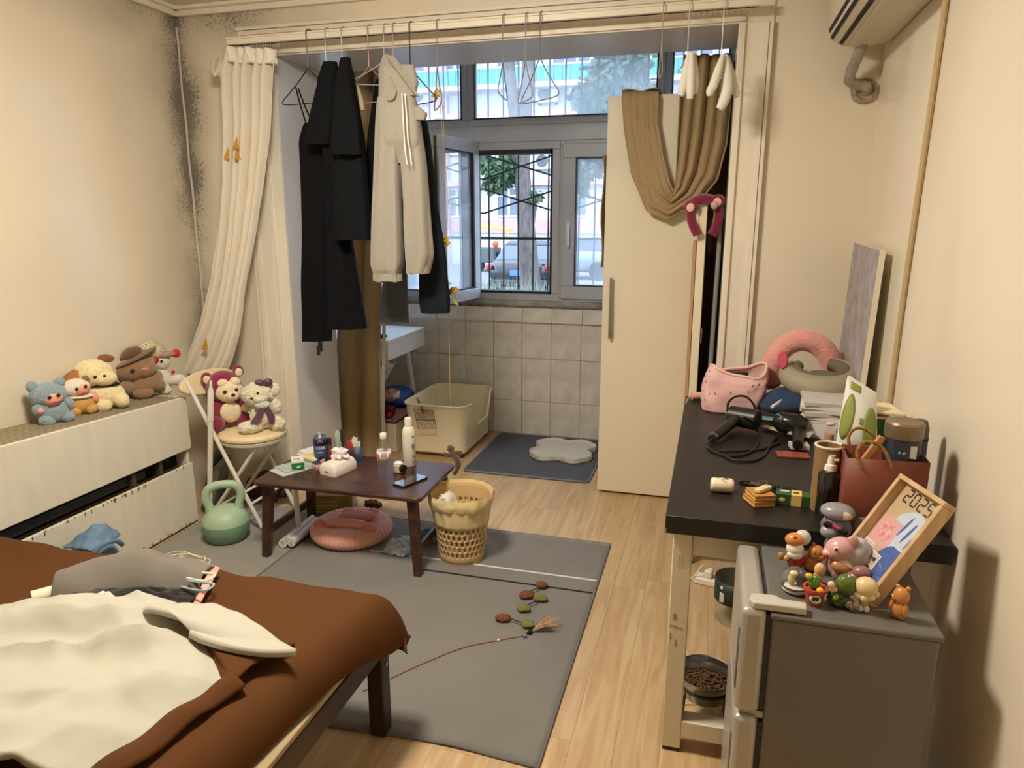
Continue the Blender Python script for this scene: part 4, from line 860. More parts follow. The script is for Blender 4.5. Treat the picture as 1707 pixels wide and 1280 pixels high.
# socks
M_sock = mat('sock_white', (228,226,216), .9, bump=.25, bs=240)
def sock(label, px, group):
    pts = [PY(x, y, Y) for x, y, Y, _ in px]; rad = [r for *_, r in px]
    sp = smooth_path(pts, 5); rr = []
    for k in range(len(sp)):
        f = k/5; i = min(int(f), len(rad)-2); rr.append(rad[i]+(rad[i+1]-rad[i])*(f-i))
    return tag(obj('sock', MB().tube(sp, rr, 12), M_sock), label, 'sock', group)
sock('short white sock on the sock bundle, reaching furthest towards the tan drape', [(1149,88,3.12,.008),(1143,120,3.11,.016),(1138,148,3.11,.018),(1135,160,3.11,.012)], 'socks on the hangers')
sock('short white sock in the middle of the sock bundle', [(1153,88,3.10,.008),(1152,120,3.095,.016),(1151,150,3.095,.016),(1150,165,3.095,.012)], 'socks on the hangers')
sock('short white sock on the sock bundle, nearest the long socks', [(1156,88,3.12,.008),(1158,115,3.115,.014),(1159,140,3.115,.015),(1158,156,3.115,.012)], 'socks on the hangers')
sock('long white sock hanging with its toe lowest, by the opening edge', [(1210,92,3.10,.008),(1212,120,3.09,.02),(1212,150,3.09,.022),(1205,172,3.085,.02),(1199,182,3.085,.014)], 'socks on the hangers')
sock('white sock curled forward on the hanger by the opening edge', [(1205,92,3.08,.008),(1198,115,3.065,.016),(1190,140,3.065,.018),(1184,152,3.06,.016),(1183,160,3.06,.01)], 'socks on the hangers')
sock('white sock folded back on the hanger by the opening edge', [(1212,94,3.12,.008),(1220,125,3.12,.014),(1226,152,3.12,.015),(1229,162,3.12,.01)], 'socks on the hangers')

# ribbon and dried flowers hanging on strings in front of the open casement
t = thing('string_garland', 'strings with yellow ribbons and dried leaves hanging by the open casement', 'garland', PY(748, 300, 3.4))
M_str = mat('string_gold', (190,158,92), .7); M_yel = mat('ribbon_yellow', (222,176,40), .6)
Yg = 3.3
obj('string', MB().tube(smooth_path([PY(730,120,Yg), PY(735,185,Yg), PY(739,260,Yg), PY(743,380,Yg), PY(746,470,Yg), PY(748,520,Yg), PY(750,640,Yg), PY(752,678,Yg)]), .0016, 5), M_str, t)
obj('string', MB().tube(smooth_path([PY(736,150,Yg), PY(741,240,Yg+.01), PY(746,330,Yg), PY(745,395,Yg), PY(741,440,Yg), PY(747,475,Yg)]), .0018, 5), M_str, t)
for (x, y, s) in ((727,160,7), (729,152,5), (746,404,6), (744,398,5), (747,472,4)):
    c = PY(x, y, Yg-.01); mb = MB()
    for k in range(4): mb.ell(c+Vector((math.cos(k*1.6)*.008, -.004, math.sin(k*1.6)*.01)), (s*.0016, .004, s*.0011), 10, 6, rot=Matrix.Rotation(k*1.6, 3, 'Y'))
    obj('ribbon', mb, M_yel, t)
leaf_c = [(738,492,-50,.05,(120,110,50)),(752,492,70,.045,(150,170,70)),(756,486,20,.04,(168,122,48)),(745,497,-100,.04,(96,84,44)),(760,499,110,.035,(176,190,110))]
for i, (x, y, a, ln, rgb) in enumerate(leaf_c):
    c = PY(x, y, Yg-.015); Mx = frame_M(c, (math.cos(R(a)), -.3, math.sin(R(a))), (0, .8, 1)); mb = MB(Mx).grid(lambda u, v: ((u-.5)*ln*2, (v-.5)*ln*1.1*math.sin(u*PI), .008*math.sin(u*4)+.006*abs(v-.5)), 10, 6); obj('dried_leaf', mb, mat('dried_leaf_%d' % i, rgb, .7, var=.2, vs=30), t, thick=.001)
# ================================================================ BALCONY THINGS
wdk = thing('white_desk', 'white writing desk under the window, half behind the tan curtain', 'desk', (-2.3, 4.3, 0))
M_wd = mat('desk_white', (222,224,226), .35)
obj('top', MB().box(-2.84, 4.02, .74, -1.93, 4.64, .76), M_wd, wdk, bev=.002); obj('drawer_box', MB().box(-2.83, 4.03, .63, -1.935, 4.63, .74), M_wd, wdk, bev=.002)
for (x, y, sy) in ((-2.05, 4.10, -1), (-2.05, 4.56, 1), (-2.75, 4.10, -1), (-2.75, 4.56, 1)): obj('leg', MB().cyl((x, y, .63), (x+.06*(1 if x > -2.4 else -1), y+sy*.06, .002), .022, .016, 10), M_wd, wdk)
p = PZ(637, 566, .76); tag(obj('computer_mouse', MB().ell((-2.02, 4.1, .776), (.05,.03,.016), 16, 10), M_black), 'small black mouse on the white writing desk', 'mouse')
cb = thing('storage_chest', 'low cream storage chest with brown lid beside the litter box', 'chest', (-2.15, 4.3, 0))
obj('body', MB().box(-2.5, 4.095, .002, -1.935, 4.555, .20), M_cream, cb, bev=.004); obj('lid', MB().box(-2.5, 4.090, .20, -1.93, 4.56, .222), mat('lid_brown', (150,112,100), .6, var=.1), cb, bev=.003); obj('lid_edge', MB().box(-2.5, 4.088, .203, -1.928, 4.0905, .212).box(-1.9295, 4.09, .203, -1.928, 4.56, .212), mat('lid_edge_dark', (62,40,32), .7), cb)
bg_ = thing('litter_sack', 'blue and red printed sack lying on the storage chest', 'sack', (-2.08, 4.48, .222))
obj('sack', MB().ell((-2.07, 4.43, .296), (.13, .10, .074), 24, 14, amp=.18, fr=2), mat('sack_blue', (32,76,150), .5, var=.2, vs=12), bg_)
obj('print', MB().ell((-2.085, 4.375, .315), (.085, .06, .052), 18, 10, amp=.1), mat('sack_print', (214,200,196), .5, rgb2=(170,50,44), vs=26), bg_)
tr_ = thing('toy_truck', 'dark red toy truck with red wheels on the storage chest', 'toy', (-2.0, 4.18, .222))
obj('body', MB().box(-2.13, 4.15, .245, -1.98, 4.21, .29).box(-2.13, 4.15, .29, -2.06, 4.21, .34), mat('toy_maroon', (92,18,34), .4), tr_, bev=.008)
for x in (-1.995, -2.10): wq = obj('wheel', MB().cyl((x, 4.135, .248), (x, 4.16, .248), .026, n=18), mat('toy_tyre', (40,20,24), .6), tr_); obj('hub', MB().cyl((x, 4.131, .248), (x, 4.136, .248), .017, n=16), mat('toy_red', (206,40,36), .4), wq)
st = thing('child_seat', 'white plastic child seat shell under the white desk', 'seat', (-2.12, 4.33, .222))
obj('shell', MB().grid(lambda u, v: (-2.24+.17*v+.02*math.sin(u*3), 4.24+.2*u, .40+.16*(abs(v-.25)*1.35)**1.6+.02*math.cos(u*TAU)), 14, 16), mat('plastic_white', (214,212,204), .4), st, thick=.01)
obj('stand', MB().tube([(-2.24,4.26,.23),(-2.2,4.3,.40),(-2.24,4.42,.23)], .012, 8).tube([(-2.1,4.3,.44),(-2.07,4.3,.52)], .01, 8), mat('plastic_white'), st)
# litter box
lb = thing('litter_box', 'large cream plastic litter box with a low entry side', 'litter box', (-1.65, 4.36, 0))
M_lit = mat('litter_cream', (232,222,192), .35); X0, X1, Yq0, Yq1 = -1.872, -1.432, 4.05, 4.68; ZR = .345
def resample(p, n):
    p = [Vector(q) for q in p]; L_ = [(p[(i+1) % len(p)]-p[i]).length for i in range(len(p))]; tot = sum(L_); out = []; i = 0; acc = 0
    for k in range(n):
        s = tot*k/n
        while acc+L_[i] < s: acc += L_[i]; i += 1
        out.append(tuple(p[i].lerp(p[(i+1) % len(p)], (s-acc)/max(L_[i], 1e-9))))
    return out
def lit_ring(k, z_of, n=96):
    w, d = (X1-X0)-2*k, (Yq1-Yq0)-2*k; pts = resample(rrect(w, d, max(.03, .09-k), 8, (X0+X1)/2, (Yq0+Yq1)/2), 200); return [(x, y, z_of(x, y)) for x, y in pts]
def rimz(x, y):
    if x > X1-.10:
        a, b = Yq0+.13, Yq1-.10; t = (y-a)/(b-a)
        if 0 < t < 1: 
            s = min(1, min(t, 1-t)*4.2); s = s*s*(3-2*s); return ZR-.165*s*min(1, (x-(X1-.10))/.06)
    return ZR
rg = [lit_ring(.045, lambda x, y: .02), lit_ring(.03, lambda x, y: .035)]
for f in (.15, .35, .55, .75, .92, 1): rg.append(lit_ring(.03*(1-f)+.004, lambda x, y, f=f: .035+(rimz(x, y)-.035)*f))
rg.append(lit_ring(-.006, lambda x, y: rimz(x, y))); rg.append(lit_ring(-.006, lambda x, y: rimz(x, y)+.008)); rg.append(lit_ring(.006, lambda x, y: rimz(x, y)+.009))
for f in (1, .9, .7, .5, .3, .1): rg.append(lit_ring(.03*(1-f)+.010, lambda x, y, f=f: .04+(rimz(x, y)-.04)*f))
obj('tub', MB().rings(rg, True, True, True), M_lit, lb)
for y in (4.12, 4.6):
    for x in (X0+.06, X1-.06): obj('foot', MB().cyl((x, y, .002), (x, y, .03), .018, n=10), mat('castor_dark', (50,50,48), .6), lb)
sd = thing('litter_scoop', 'wire litter scoop with wooden handle hung on the litter box rim', 'scoop', PY(708, 700, 4.03))
a, b = PY(690, 682, 4.03), PY(722, 684, 4.03); c, d = PY(697, 714, 4.005), PY(727, 714, 4.005); mb = MB()
for k in range(13): mb.cyl(a.lerp(b, k/12), c.lerp(d, k/12), .0011, n=5)
for k in range(6): mb.cyl(a.lerp(c, k/9), b.lerp(d, k/9), .0011, n=5)
obj('wire_basket', mb, mat('scoop_wire', (110,100,84), .4, metal=.8), sd); obj('rim', MB().tube([a, b, d, c], .0022, 6, loop=True).tube([a.lerp(c,.55), b.lerp(d,.55)], .0022, 6), mat('scoop_rim', (60,52,44), .4, metal=.7), sd)
obj('handle', MB().cyl(PY(706, 688, 4.035), PY(696, 664, 4.10), .0095, .008, 10), mat('handle_wood', (168,130,92), .6), sd)
# grey grid mat and cloud tray
gm = thing('litter_mat', 'dark grey honeycomb litter mat on the balcony floor', 'mat', (-1.02, 4.28, 0))
M_gm = mat('mat_grey', (92,94,102), .85, var=.06, vs=5); q0, q1, q2, q3 = -1.40, -.615, 3.872, 4.70
obj('base', MB().prism(rrect(q1-q0, q3-q2, .04, 6, (q0+q1)/2, (q2+q3)/2), .006, Matrix.Translation((0,0,.001))), M_gm, gm); ed = [(x, y, .008) for x, y in rrect(q1-q0-.01, q3-q2-.01, .04, 6, (q0+q1)/2, (q2+q3)/2)]
obj('edge', MB().tube(ed, .005, 6, loop=True), mat('mat_edge', (126,128,136), .8), gm)
mb = MB()
for k in range(46): x = q0+.02+k*(q1-q0-.04)/45; mb.box(x-.0022, q2+.02, .007, x+.0022, q3-.02, .0098)
for k in range(46): y = q2+.02+k*(q3-q2-.04)/45; mb.box(q0+.02, y-.0022, .007, q1-.02, y+.0022, .0095)
o = obj('grid', mb, M_gm, gm); o['kind'] = 'stuff'
tcx, tcy = -.868, 4.355; cl = thing('cloud_tray', 'pale grey four-lobed tray lying on the litter mat', 'tray', (tcx, tcy, .01))
def lobe(a, k): r = (.205+.032*math.cos(4*(a-PI/4)+0)-.012*math.cos(8*(a-PI/4)))*k; return r
def trg(k, z): return [(tcx+1.02*lobe(TAU*j/96, k)*math.cos(TAU*j/96), tcy+1.02*lobe(TAU*j/96, k)*math.sin(TAU*j/96), z) for j in range(96)]
obj('tray', MB().rings([trg(.97,.011), trg(1,.016), trg(1,.045), trg(.985,.049), trg(.965,.046), trg(.94,.034), trg(.5,.032), trg(.02,.032)]), mat('tray_grey', (206,202,192), .45), cl)
hb = PY(1172, 338, 3.455)
t = thing('plush_headband', 'maroon plush headband with round ears hung on the white shelf panel', 'headband', hb)
M_mar = mat('plush_maroon', (126,18,54), .95, var=.15, vs=60, bump=.6, bs=160, sheen=.6); hY = 3.44
obj('band', MB().tube(smooth_path([PY(1163,392,hY), PY(1154,372,hY), PY(1151,350,hY), PY(1158,336,hY), PY(1175,331,hY), PY(1192,336,hY), PY(1198,352,hY), PY(1194,378,hY), PY(1186,392,hY)], 6), .0215, 12), M_mar, t)
for (x, y) in ((1152,345), (1197,336)): e = obj('ear', MB().ell(PY(x, y, hY-.01), (.032, .018, .032), 18, 12), M_mar, t); obj('ear_lining', MB().ell(PY(x-1, y+1, hY-.026), (.018, .006, .02), 14, 8), mat('plush_pale_pink', (226,186,180), .9), e)
obj('berry', MB().ell(PY(1191,342,hY-.035), (.017,.012,.019), 14, 10), mat('berry_pink', (222,150,150), .7), t); obj('berry_leaf', MB().ell(PY(1191,346,hY-.045), (.010,.004,.008), 10, 6), mat('berry_green', (120,170,130), .7), t)

# ================================================================ FLOOR THINGS BY THE TABLE
kb = Vector((-2.168, 2.675, .0065)); k_ = thing('kettlebell', 'two-tone mint green kettlebell on the light grey mat', 'kettlebell', kb)
M_k1, M_k2 = mat('kettle_light', (166,190,160), .45), mat('kettle_dark', (116,150,124), .45)
obj('base', MB().lathe([(.06,0),(.085,.006),(.104,.04),(.108,.075),(.106,.09)], kb, 40), M_k2, k_)
obj('bell', MB().lathe([(.106,.09),(.102,.11),(.085,.14),(.06,.158),(.03,.166),(.001,.167)], kb, 40), M_k1, k_)
hm = LM(kb, 35); obj('handle', MB(hm).tube(smooth_path([(-.062,0,.13), (-.066,0,.17), (-.078,0,.215), (-.06,0,.262), (0,0,.275), (.06,0,.262), (.078,0,.215), (.066,0,.17), (.062,0,.13)], 5), [.022]*5+[.0195]*31+[.022]*5, 14), M_k1, k_)
# under the chair: dark bags and papers
t = thing('cloth_bundle', 'dark crumpled bundle on the floor beneath the round chair', 'bundle', (-2.2, 3.12, 0)); obj('bundle', MB().ell((-2.25, 3.14, .085), (.13, .075, .08), 24, 14, amp=.35, fr=2.2), mat('bundle_dark', (40,34,38), .9, rgb2=(76,40,52), vs=14), t)
for i, (x, y, rz, sz, rgb) in enumerate(((-2.45, 3.0, 20, (.03,.20,.26), (120,116,104)), (-2.50, 3.02, 20, (.02,.2,.30), (86,80,70)))):
    tag(obj('folded_board', MB(LM((x, y, sz[2]/2+.008), rz, ry=14)).cbox((0,0,0), sz), mat('folded_%d' % i, rgb, .7, var=.2, vs=18), bev=.003), ['grey folded board leaning behind the kettlebell', 'darker folded board leaning behind the grey one'][i], 'board')
# waste bin
bc = Vector((-1.018, 2.80, .0075)); wb2 = thing('waste_basket', 'beige perforated waste basket with a yellow bag, beside the low table', 'waste bin', bc); M_bin = mat('bin_beige', (206,176,128), .5)
nu, nv = 120, 30; mb = MB()
def bp(i, j): z = .012+.29*j/nv; r = .100+.034*(j/nv); a = TAU*i/nu; return (bc.x+r*math.cos(a), bc.y+r*math.sin(a), bc.z+z)
mb.v = [Vector(bp(i, j)) for j in range(nv+1) for i in range(nu)]
for j in range(nv):
    for i in range(nu):
        jj = j-3; row = jj//3; hole = 0 <= jj < 21 and jj % 3 != 2 and ((i+(2 if row % 2 else 0)) % 4) in (0, 1)
        if not hole: mb.f.append((j*nu+i, j*nu+(i+1) % nu, (j+1)*nu+(i+1) % nu, (j+1)*nu+i))
obj('basket', mb, M_bin, wb2, thick=.004); obj('foot_ring', MB().lathe([(.085,0),(.099,0),(.102,.014),(.09,.014)], bc, 40), M_bin, wb2); obj('rim', MB().tube([(bc.x+.137*math.cos(TAU*k/40), bc.y+.137*math.sin(TAU*k/40), bc.z+.302) for k in range(40)], .006, 8, loop=True), M_bin, wb2)
M_bag = mat('bag_yellow', (228,208,156), .35, var=.05)
def bagf(u, v):
    a = TAU*u; w_ = .0015*math.sin(a*17+v*3)+.004*noise.noise(Vector((math.cos(a)*3, math.sin(a)*3, v*4)))
    if v < .5: k = v/.5; r = .125+.018*k; z = .18+.135*k
    else: k = (v-.5)/.5; r = .144+.005*math.sin(k*PI)-.004*k; z = .318-.058*k+.006*math.sin(a*3)*k
    return (bc.x+(r+w_)*math.cos(a), bc.y+(r+w_)*math.sin(a), bc.z+z)
bq = obj('bin_bag', MB().grid(bagf, 120, 20, True), M_bag, wb2, thick=.0015)
obj('rubbish', MB().ell((bc.x+.02, bc.y, bc.z+.185), (.075,.075,.045), 24, 12, amp=.4, fr=3), mat('rubbish_mix', (214,150,110), .7, rgb2=(226,214,196), vs=18), wb2); obj('tissue', MB().ell((bc.x-.06, bc.y-.02, bc.z+.26), (.04,.04,.05), 14, 10, amp=.6, fr=4), mat('tissue_grey', (222,214,204), .8), wb2)
# pink cat cushion
pc = Vector((-1.60, 2.855, .0075)); cu = thing('cat_cushion', 'round pink ribbed cat cushion with a paw-ended roll under the low table', 'cushion', pc); M_pk = mat('cushion_pink', (238,176,162), .9, sheen=.4, bump=.1, bs=120)
def cus(u, v):
    a = TAU*u; th = TAU*v; rb = 1+.035*math.sin(u*TAU*46); R0, r0 = .142, .054; rr = r0*rb
    return (pc.x+(R0+rr*math.cos(th))*math.cos(a), pc.y+(R0*.97+rr*math.cos(th))*math.sin(a), pc.z+.044+rr*.8*math.sin(th))
g = MB(); nu, nv = 184, 18
for j in range(nv):
    pass
g.rings([[cus(i/nu, j/nv) for j in range(nv)] for i in range(nu)], True, False, False, True)
obj('ring', g, M_pk, cu); obj('middle', MB().lathe([(.13,.004),(.13,.03),(.10,.05),(.05,.06),(.001,.062)], pc, 40), M_pk, cu)
cm = LM(pc, 12); hd = obj('ear_pillow', MB(cm).ell((.02, .07, .075), (.10,.05,.025), 24, 12), mat('cushion_rose', (226,152,144), .9), cu)
for sx in (-1, 1): obj('ear', MB(cm).ell((.02+sx*.06, .105, .08), (.034,.034,.02), 16, 10), mat('cushion_rose'), hd)
ar = obj('arm_roll', MB(cm).tube([(-.12,-.055,.085), (-.09,-.055,.092), (0,-.06,.094), (.06,-.07,.092), (.10,-.075,.085)], [.018,.024,.024,.024,.02], 14), M_pk, cu)
for x, y in ((-.125,-.06), (.11,-.085)): obj('paw', MB(cm).ell((x, y, .085), (.038,.036,.022), 18, 10), mat('paw_coral', (230,146,130), .9), ar)
# white flat mop: two rollers and a stick
t = thing('roller_mop', 'white mop head with twin rollers and short upright handle, under the table', 'mop', (-1.83, 2.66, 0)); M_mop = mat('mop_white', (222,220,214), .4)
a, b = PZ(478, 905, .035), PZ(522, 868, .035); a.z = b.z = .035; sd_ = (b-a).normalized().cross(Vector((0,0,1)))
for k in (-1, 1):
    r1 = obj('roller', MB().cyl(a+sd_*k*.022+Vector((0,0,-.006 if k < 0 else .004)), b+sd_*k*.022+Vector((0,0,-.006 if k < 0 else .004)), .021, n=20), M_mop, t); obj('roller_core', MB().cyl(a+sd_*k*.022-(b-a)*.004, a+sd_*k*.022+(b-a)*.004, .011, n=14), mat('core_cream', (206,190,160), .6), r1)
m_ = a.lerp(b, .45)+Vector((0,0,.02)); obj('housing', MB().cyl(a+Vector((0,0,.022)), b+Vector((0,0,.022)), .012, n=12), M_mop, t); s1 = obj('stick', MB().cyl(m_, m_+Vector((-.01,.01,.20)), .0125, n=12), M_mop, t); obj('stick_end', MB().cyl(m_+Vector((-.01,.01,.20)), m_+Vector((-.011,.011,.212)), .0128, n=12), mat('stick_brown', (110,80,56), .7), s1)
# carton and scrap
bx = PZ(520, 868, 0); t = thing('snack_carton', 'olive green printed carton beneath the low table', 'carton', (-1.86, 3.09, 0)); Mq = LM((-1.83, 3.11, .008), 18)
obj('carton', MB(Mq).box(-.10, -.07, 0, .10, .07, .095), mat('carton_olive', (150,140,72), .6, var=.12, vs=14), t, bev=.002); obj('lid', MB(Mq).box(-.102, -.072, .095, .102, .072, .112), mat('carton_lid', (176,142,84), .6, rgb2=(150,110,70), vs=16), t, bev=.002)
obj('label_panel', MB(Mq).box(.1, -.05, .02, .1012, .05, .08), mat('carton_label', (206,200,196), .6, rgb2=(120,90,120), vs=40), t); lt = mat('carton_ink', (214,190,110), .6)
for z in (.075, .055, .038, .022): obj('printed_line', MB(Mq).box(-.085, -.0712, z, .02+.3*(z-.04), -.07, z+.006), lt, t)
p = PZ(596, 840, .03); tag(obj('brown_scrap', MB().ell((-1.66, 3.20, .026), (.045,.03,.024), 18, 12, amp=.5, fr=3), mat('scrap_brown', (92,56,52), .8)), 'small crumpled brown scrap beside the olive carton', 'scrap')
# snack bag
sb = PZ(672, 905, .03); t = thing('snack_bag', 'crumpled blue and white packet lying beside the pink cushion', 'packet', (-1.33, 2.83, 0))
obj('packet', MB().grid(lambda u, v: (-1.40+.13*u+.03*v+.01*math.sin(v*9), 2.73+.17*v-.02*u, .012+.045*math.sin(u*PI)**.7*math.sin(v*PI)**.6+.012*noise.noise(Vector((u*5, v*6, 2)))), 30, 30), mat('packet_print', (230,232,236), .35, rgb2=(70,110,150), vs=14), t, thick=.002)
obj('packet_end', MB().grid(lambda u, v: (-1.285+.12*u, 2.86+.10*v, .02+.03*math.sin(u*PI)+.012*math.sin(v*11)), 14, 12), mat('packet_teal', (120,160,160), .4, rgb2=(60,90,110), vs=14), t, thick=.002)
# cat teaser with string
t = thing('cat_teaser', 'string of brown and green fabric shapes with a feather on the grey rug', 'cat toy', PZ(885, 1010, .008))
M_tb, M_tg = mat('felt_brown', (110,64,42), .95), mat('felt_green', (112,112,56), .95); pos = [(903,975,.0,M_tb,.026,.022,0),(878,991,0,M_tb,.032,.026,20),(901,997,0,M_tg,.030,.020,10),(873,1014,0,M_tg,.028,.022,0),(838,1030,0,M_tb,.032,.022,10),(880,1040,0,M_tg,.026,.024,0)]
pts = []
for (x, y, z, m, rx, ry, a) in pos: c = PZ(x, y, .02); c.z = .021; pts.append(c); obj('fabric_shape', MB().ell(c, (rx, ry, .0115), 20, 10, rot=Matrix.Rotation(R(a), 3, 'Z'), amp=.22, fr=2.4), m, t)
for i, j in ((0,1),(1,2),(2,3),(4,5)): obj('cord', MB().tube(smooth_path([pts[i], pts[i].lerp(pts[j], .35)+Vector((.006,.004,.0)), pts[i].lerp(pts[j], .7)+Vector((-.005,0,0)), pts[j]], 4), .0028, 6), mat('cord_brown', (72,54,42), .9), t)
f0, f1 = PZ(886, 1052, .014), PZ(926, 1038, .03); mb = MB(); rnd = random.Random(2)
for k in range(80):
    e = f1+Vector((rnd.uniform(-.03,.02), rnd.uniform(-.035,.035), rnd.uniform(-.01,.02))); mb.tube([f0, f0.lerp(e, .5)+Vector((0,0,.008)), e], [.0012,.001,.0003], 3)
o = obj('feather', mb, mat('feather_tan', (176,138,110), .9), t); o['kind'] = 'stuff'
obj('bell', MB().ell(PZ(875,1060,.013), .008, 12, 8), M_steel, t); obj('ferrule', MB().cyl(PZ(880,1056,.013), f0, .007, .009, 8), M_black, t)
obj('red_string', MB().tube(smooth_path([PZ(872,1060,.010), PZ(832,1067,.010), PZ(770,1080,.010), PZ(700,1108,.010), PZ(640,1136,.010), PZ(605,1152,.010)]), .0016, 5), mat('string_red', (150,70,66), .7), t); obj('bead', MB().ell(PZ(831,1067,.012), .005, 10, 8), M_white, t)
# denim bag behind the bed
t = thing('denim_bag', 'faded blue denim bag on the floor between bed and radiator cover', 'bag', (-2.30, 1.98, 0)); M_dn = mat('denim_faded', (104,132,160), .9, var=.25, vs=16, bump=.2, bs=240)
obj('bag', MB().ell((-2.27, 2.03, .155), (.085, .10, .15), 28, 18, amp=.22, fr=2.2), M_dn, t); obj('flap', MB().grid(lambda u, v: (-2.34+.135*u, 1.96+.14*v, .275+.05*math.sin(u*PI)*math.sin(v*2.4)+.015*noise.noise(Vector((u*5, v*5, 1)))), 18, 18), M_dn, t, thick=.006); obj('strap', MB().tube(smooth_path([(-2.20,1.96,.26), (-2.18,1.99,.29), (-2.17,2.04,.285), (-2.18,2.08,.25)], 5), .010, 8), M_dn, t)
# ================================================================ LAUNDRY ON THE BED
M_lg = mat('shirt_grey', (112,106,98), .9, bump=.15, bs=260, sheen=.2); LQ = [(120,955),(200,930),(362,945),(330,998),(120,1012)]
t = thing('grey_shirt', 'crumpled grey shirt folded over pink cloth on the brown sheet', 'shirt', PZ(230, 985, .48))
def lau(u, v):
    a = Vector((110,960)).lerp(Vector((362,945)), u); a.y -= 24*math.sin(u*PI); b = Vector((80,1001)).lerp(Vector((325,986)), u); b.y += 10*math.sin(u*9)*.4; q = a.lerp(b, v); p = PZ(q.x, q.y, .50)
    return (p.x, p.y, .482+.075*(math.sin(min(1, v*1.15+.05)*PI)**.8)*(.55+.45*math.sin(u*PI))+.02*noise.noise(Vector((p.x*9, p.y*9, 3)))+.022*(1-abs(noise.noise(Vector((p.x*5+p.y*7, p.y*6, 9))))*2)*math.sin(v*PI))
obj('cloth', MB().grid(lau, 60, 34), M_lg, t, thick=.008, toff=-1)
def lap(u, v): a = Vector((352,948)).lerp(Vector((322,1000)), v); b = a+Vector((14-5*v, -2+5*v)); q = a.lerp(b, u); p = PZ(q.x, q.y, .50); return (p.x, p.y, .488+.022*(1-v)*(1-u*.6))
obj('pink_cloth', MB().grid(lap, 8, 16), mat('cloth_pink', (214,160,140), .85), t, thick=.008)
t2 = thing('fluffy_cloth', 'black and white fluffy cloth under the grey shirt', 'cloth', PZ(200, 1010, .49))
for (pts_, m, h) in (([(118,992),(335,984),(305,1014),(125,1020)], mat('fluff_black', (18,16,18), 1, sheen=.3), .03), ([(150,1006),(205,1008),(200,1022),(152,1020)], mat('fluff_white', (222,216,200), 1), .04)):
    mb = MB().grid(lambda u, v: (lambda q: (q.x, q.y, .500+h*math.sin(u*PI)*math.sin(v*PI)**.7+.01*noise.noise(Vector((u*9, v*7, h*90)))))(PZ(*(Vector(pts_[0]).lerp(Vector(pts_[1]), u).lerp(Vector(pts_[3]).lerp(Vector(pts_[2]), u), v)), .50)), 30, 12); obj('pile', mb, m, t2, thick=.012)
a, b = PZ(52, 993, .50), PZ(118, 975, .50); t = thing('paper_roll', 'white rolled poster poking out from the grey shirt', 'roll', a); a.z = b.z = .491
obj('roll', MB().cyl(a, b, .021, n=20), mat('paper_white', (222,212,188), .7), t); obj('end', MB().cyl(a-(b-a)*.004, a+(b-a)*.002, .016, n=16), mat('paper_shade', (150,136,112), .8), t)
for i, (x, y) in enumerate(((300,934), (308,938))):
    mb = MB()
    for k in range(2):
        c = PZ(x+6*k, y-2*k, .49); mb.tube([(c.x+.075*math.cos(TAU*j/24), c.y+.03*math.sin(TAU*j/24), .487+.008*k+.004*math.sin(j)) for j in range(24)], .002, 5, loop=True)
    tag(obj('wire_hanger', mb, mat('hanger_cream', (190,178,150), .4)), ['bent cream wire hanger on the bed behind the grey shirt', 'second bent cream wire hanger on the bed, overlapping the first'][i], 'hanger', 'hangers on the bed')
for i, (x, y, rgb) in enumerate(((352,956,(226,214,196)), (350,972,(150,164,176)))):
    c = PZ(x, y, .53); tag(obj('plastic_hanger', MB().tube(smooth_path([c+Vector((-.08,.01,-.01)), c+Vector((0,0,0)), c+Vector((.022,-.012,.004)), c+Vector((.016,-.035,.0)), c+Vector((-.02,-.03,-.008)), c+Vector((-.08,-.02,-.012))], 5), .0035, 6), mat('hang_%d' % i, rgb, .4)), ['white hanger end sticking out of the grey shirt', 'pale blue hanger end sticking out below the white one'][i], 'hanger', 'hangers in the shirt')
# ================================================================ SOFT TOYS AND FIGURES (sizes given in photo pixels at the toy's distance)
def fur(name, rgb=(200,200,200), b=.7): return mat(name, rgb, .95, var=.14, vs=70, bump=b, bs=170, sheen=.5)
M_eye = mat('bead_eye', (14,13,13), .15, coat=.6)
def toy(name, label, cat, bx, by, z0, parts, group=None, turn=0, fwd=0, at=None, k=1):
    """parts: (part name, (right, back, up), (radii), material, roll deg, parent part, amp) in pixels"""
    p = at or PZ(bx, by, z0)
    if z0 == zr: z0 = ZRC(p.y)-.0005; p = PZ(bx, by, z0)
    p = Vector((p[0], p[1], z0)); s = MPP(p); d = Vector((-p.x, -p.y, 0)).normalized(); p = p-d*fwd*s
    Mx = LM(p, FACE(p)+turn, s=s*k); t = thing(name, label, cat, p, group); made = {}
    for it in parts:
        nm, c, r, m = it[:4]; roll = it[4] if len(it) > 4 else 0; par = it[5] if len(it) > 5 else None; amp = it[6] if len(it) > 6 else 0
        big = max(r) if not isinstance(r, (int, float)) else r; n = 28 if big > 14 else (18 if big > 5 else 12)
        o = obj(nm, MB(Mx).ell(c, r, n, max(8, n*2//3), rot=Matrix.Rotation(R(roll), 3, 'Y'), amp=amp, fr=5), m, made.get(par, t)); made[nm] = o
    return t, Mx, made
zr = .655; G1 = 'soft toys along the radiator cover'
M_bl = fur('plush_blue', (144,164,174)); M_pkf = mat('toy_face_pink', (228,160,142), .5); M_lip = mat('toy_lip', (206,118,108), .5)
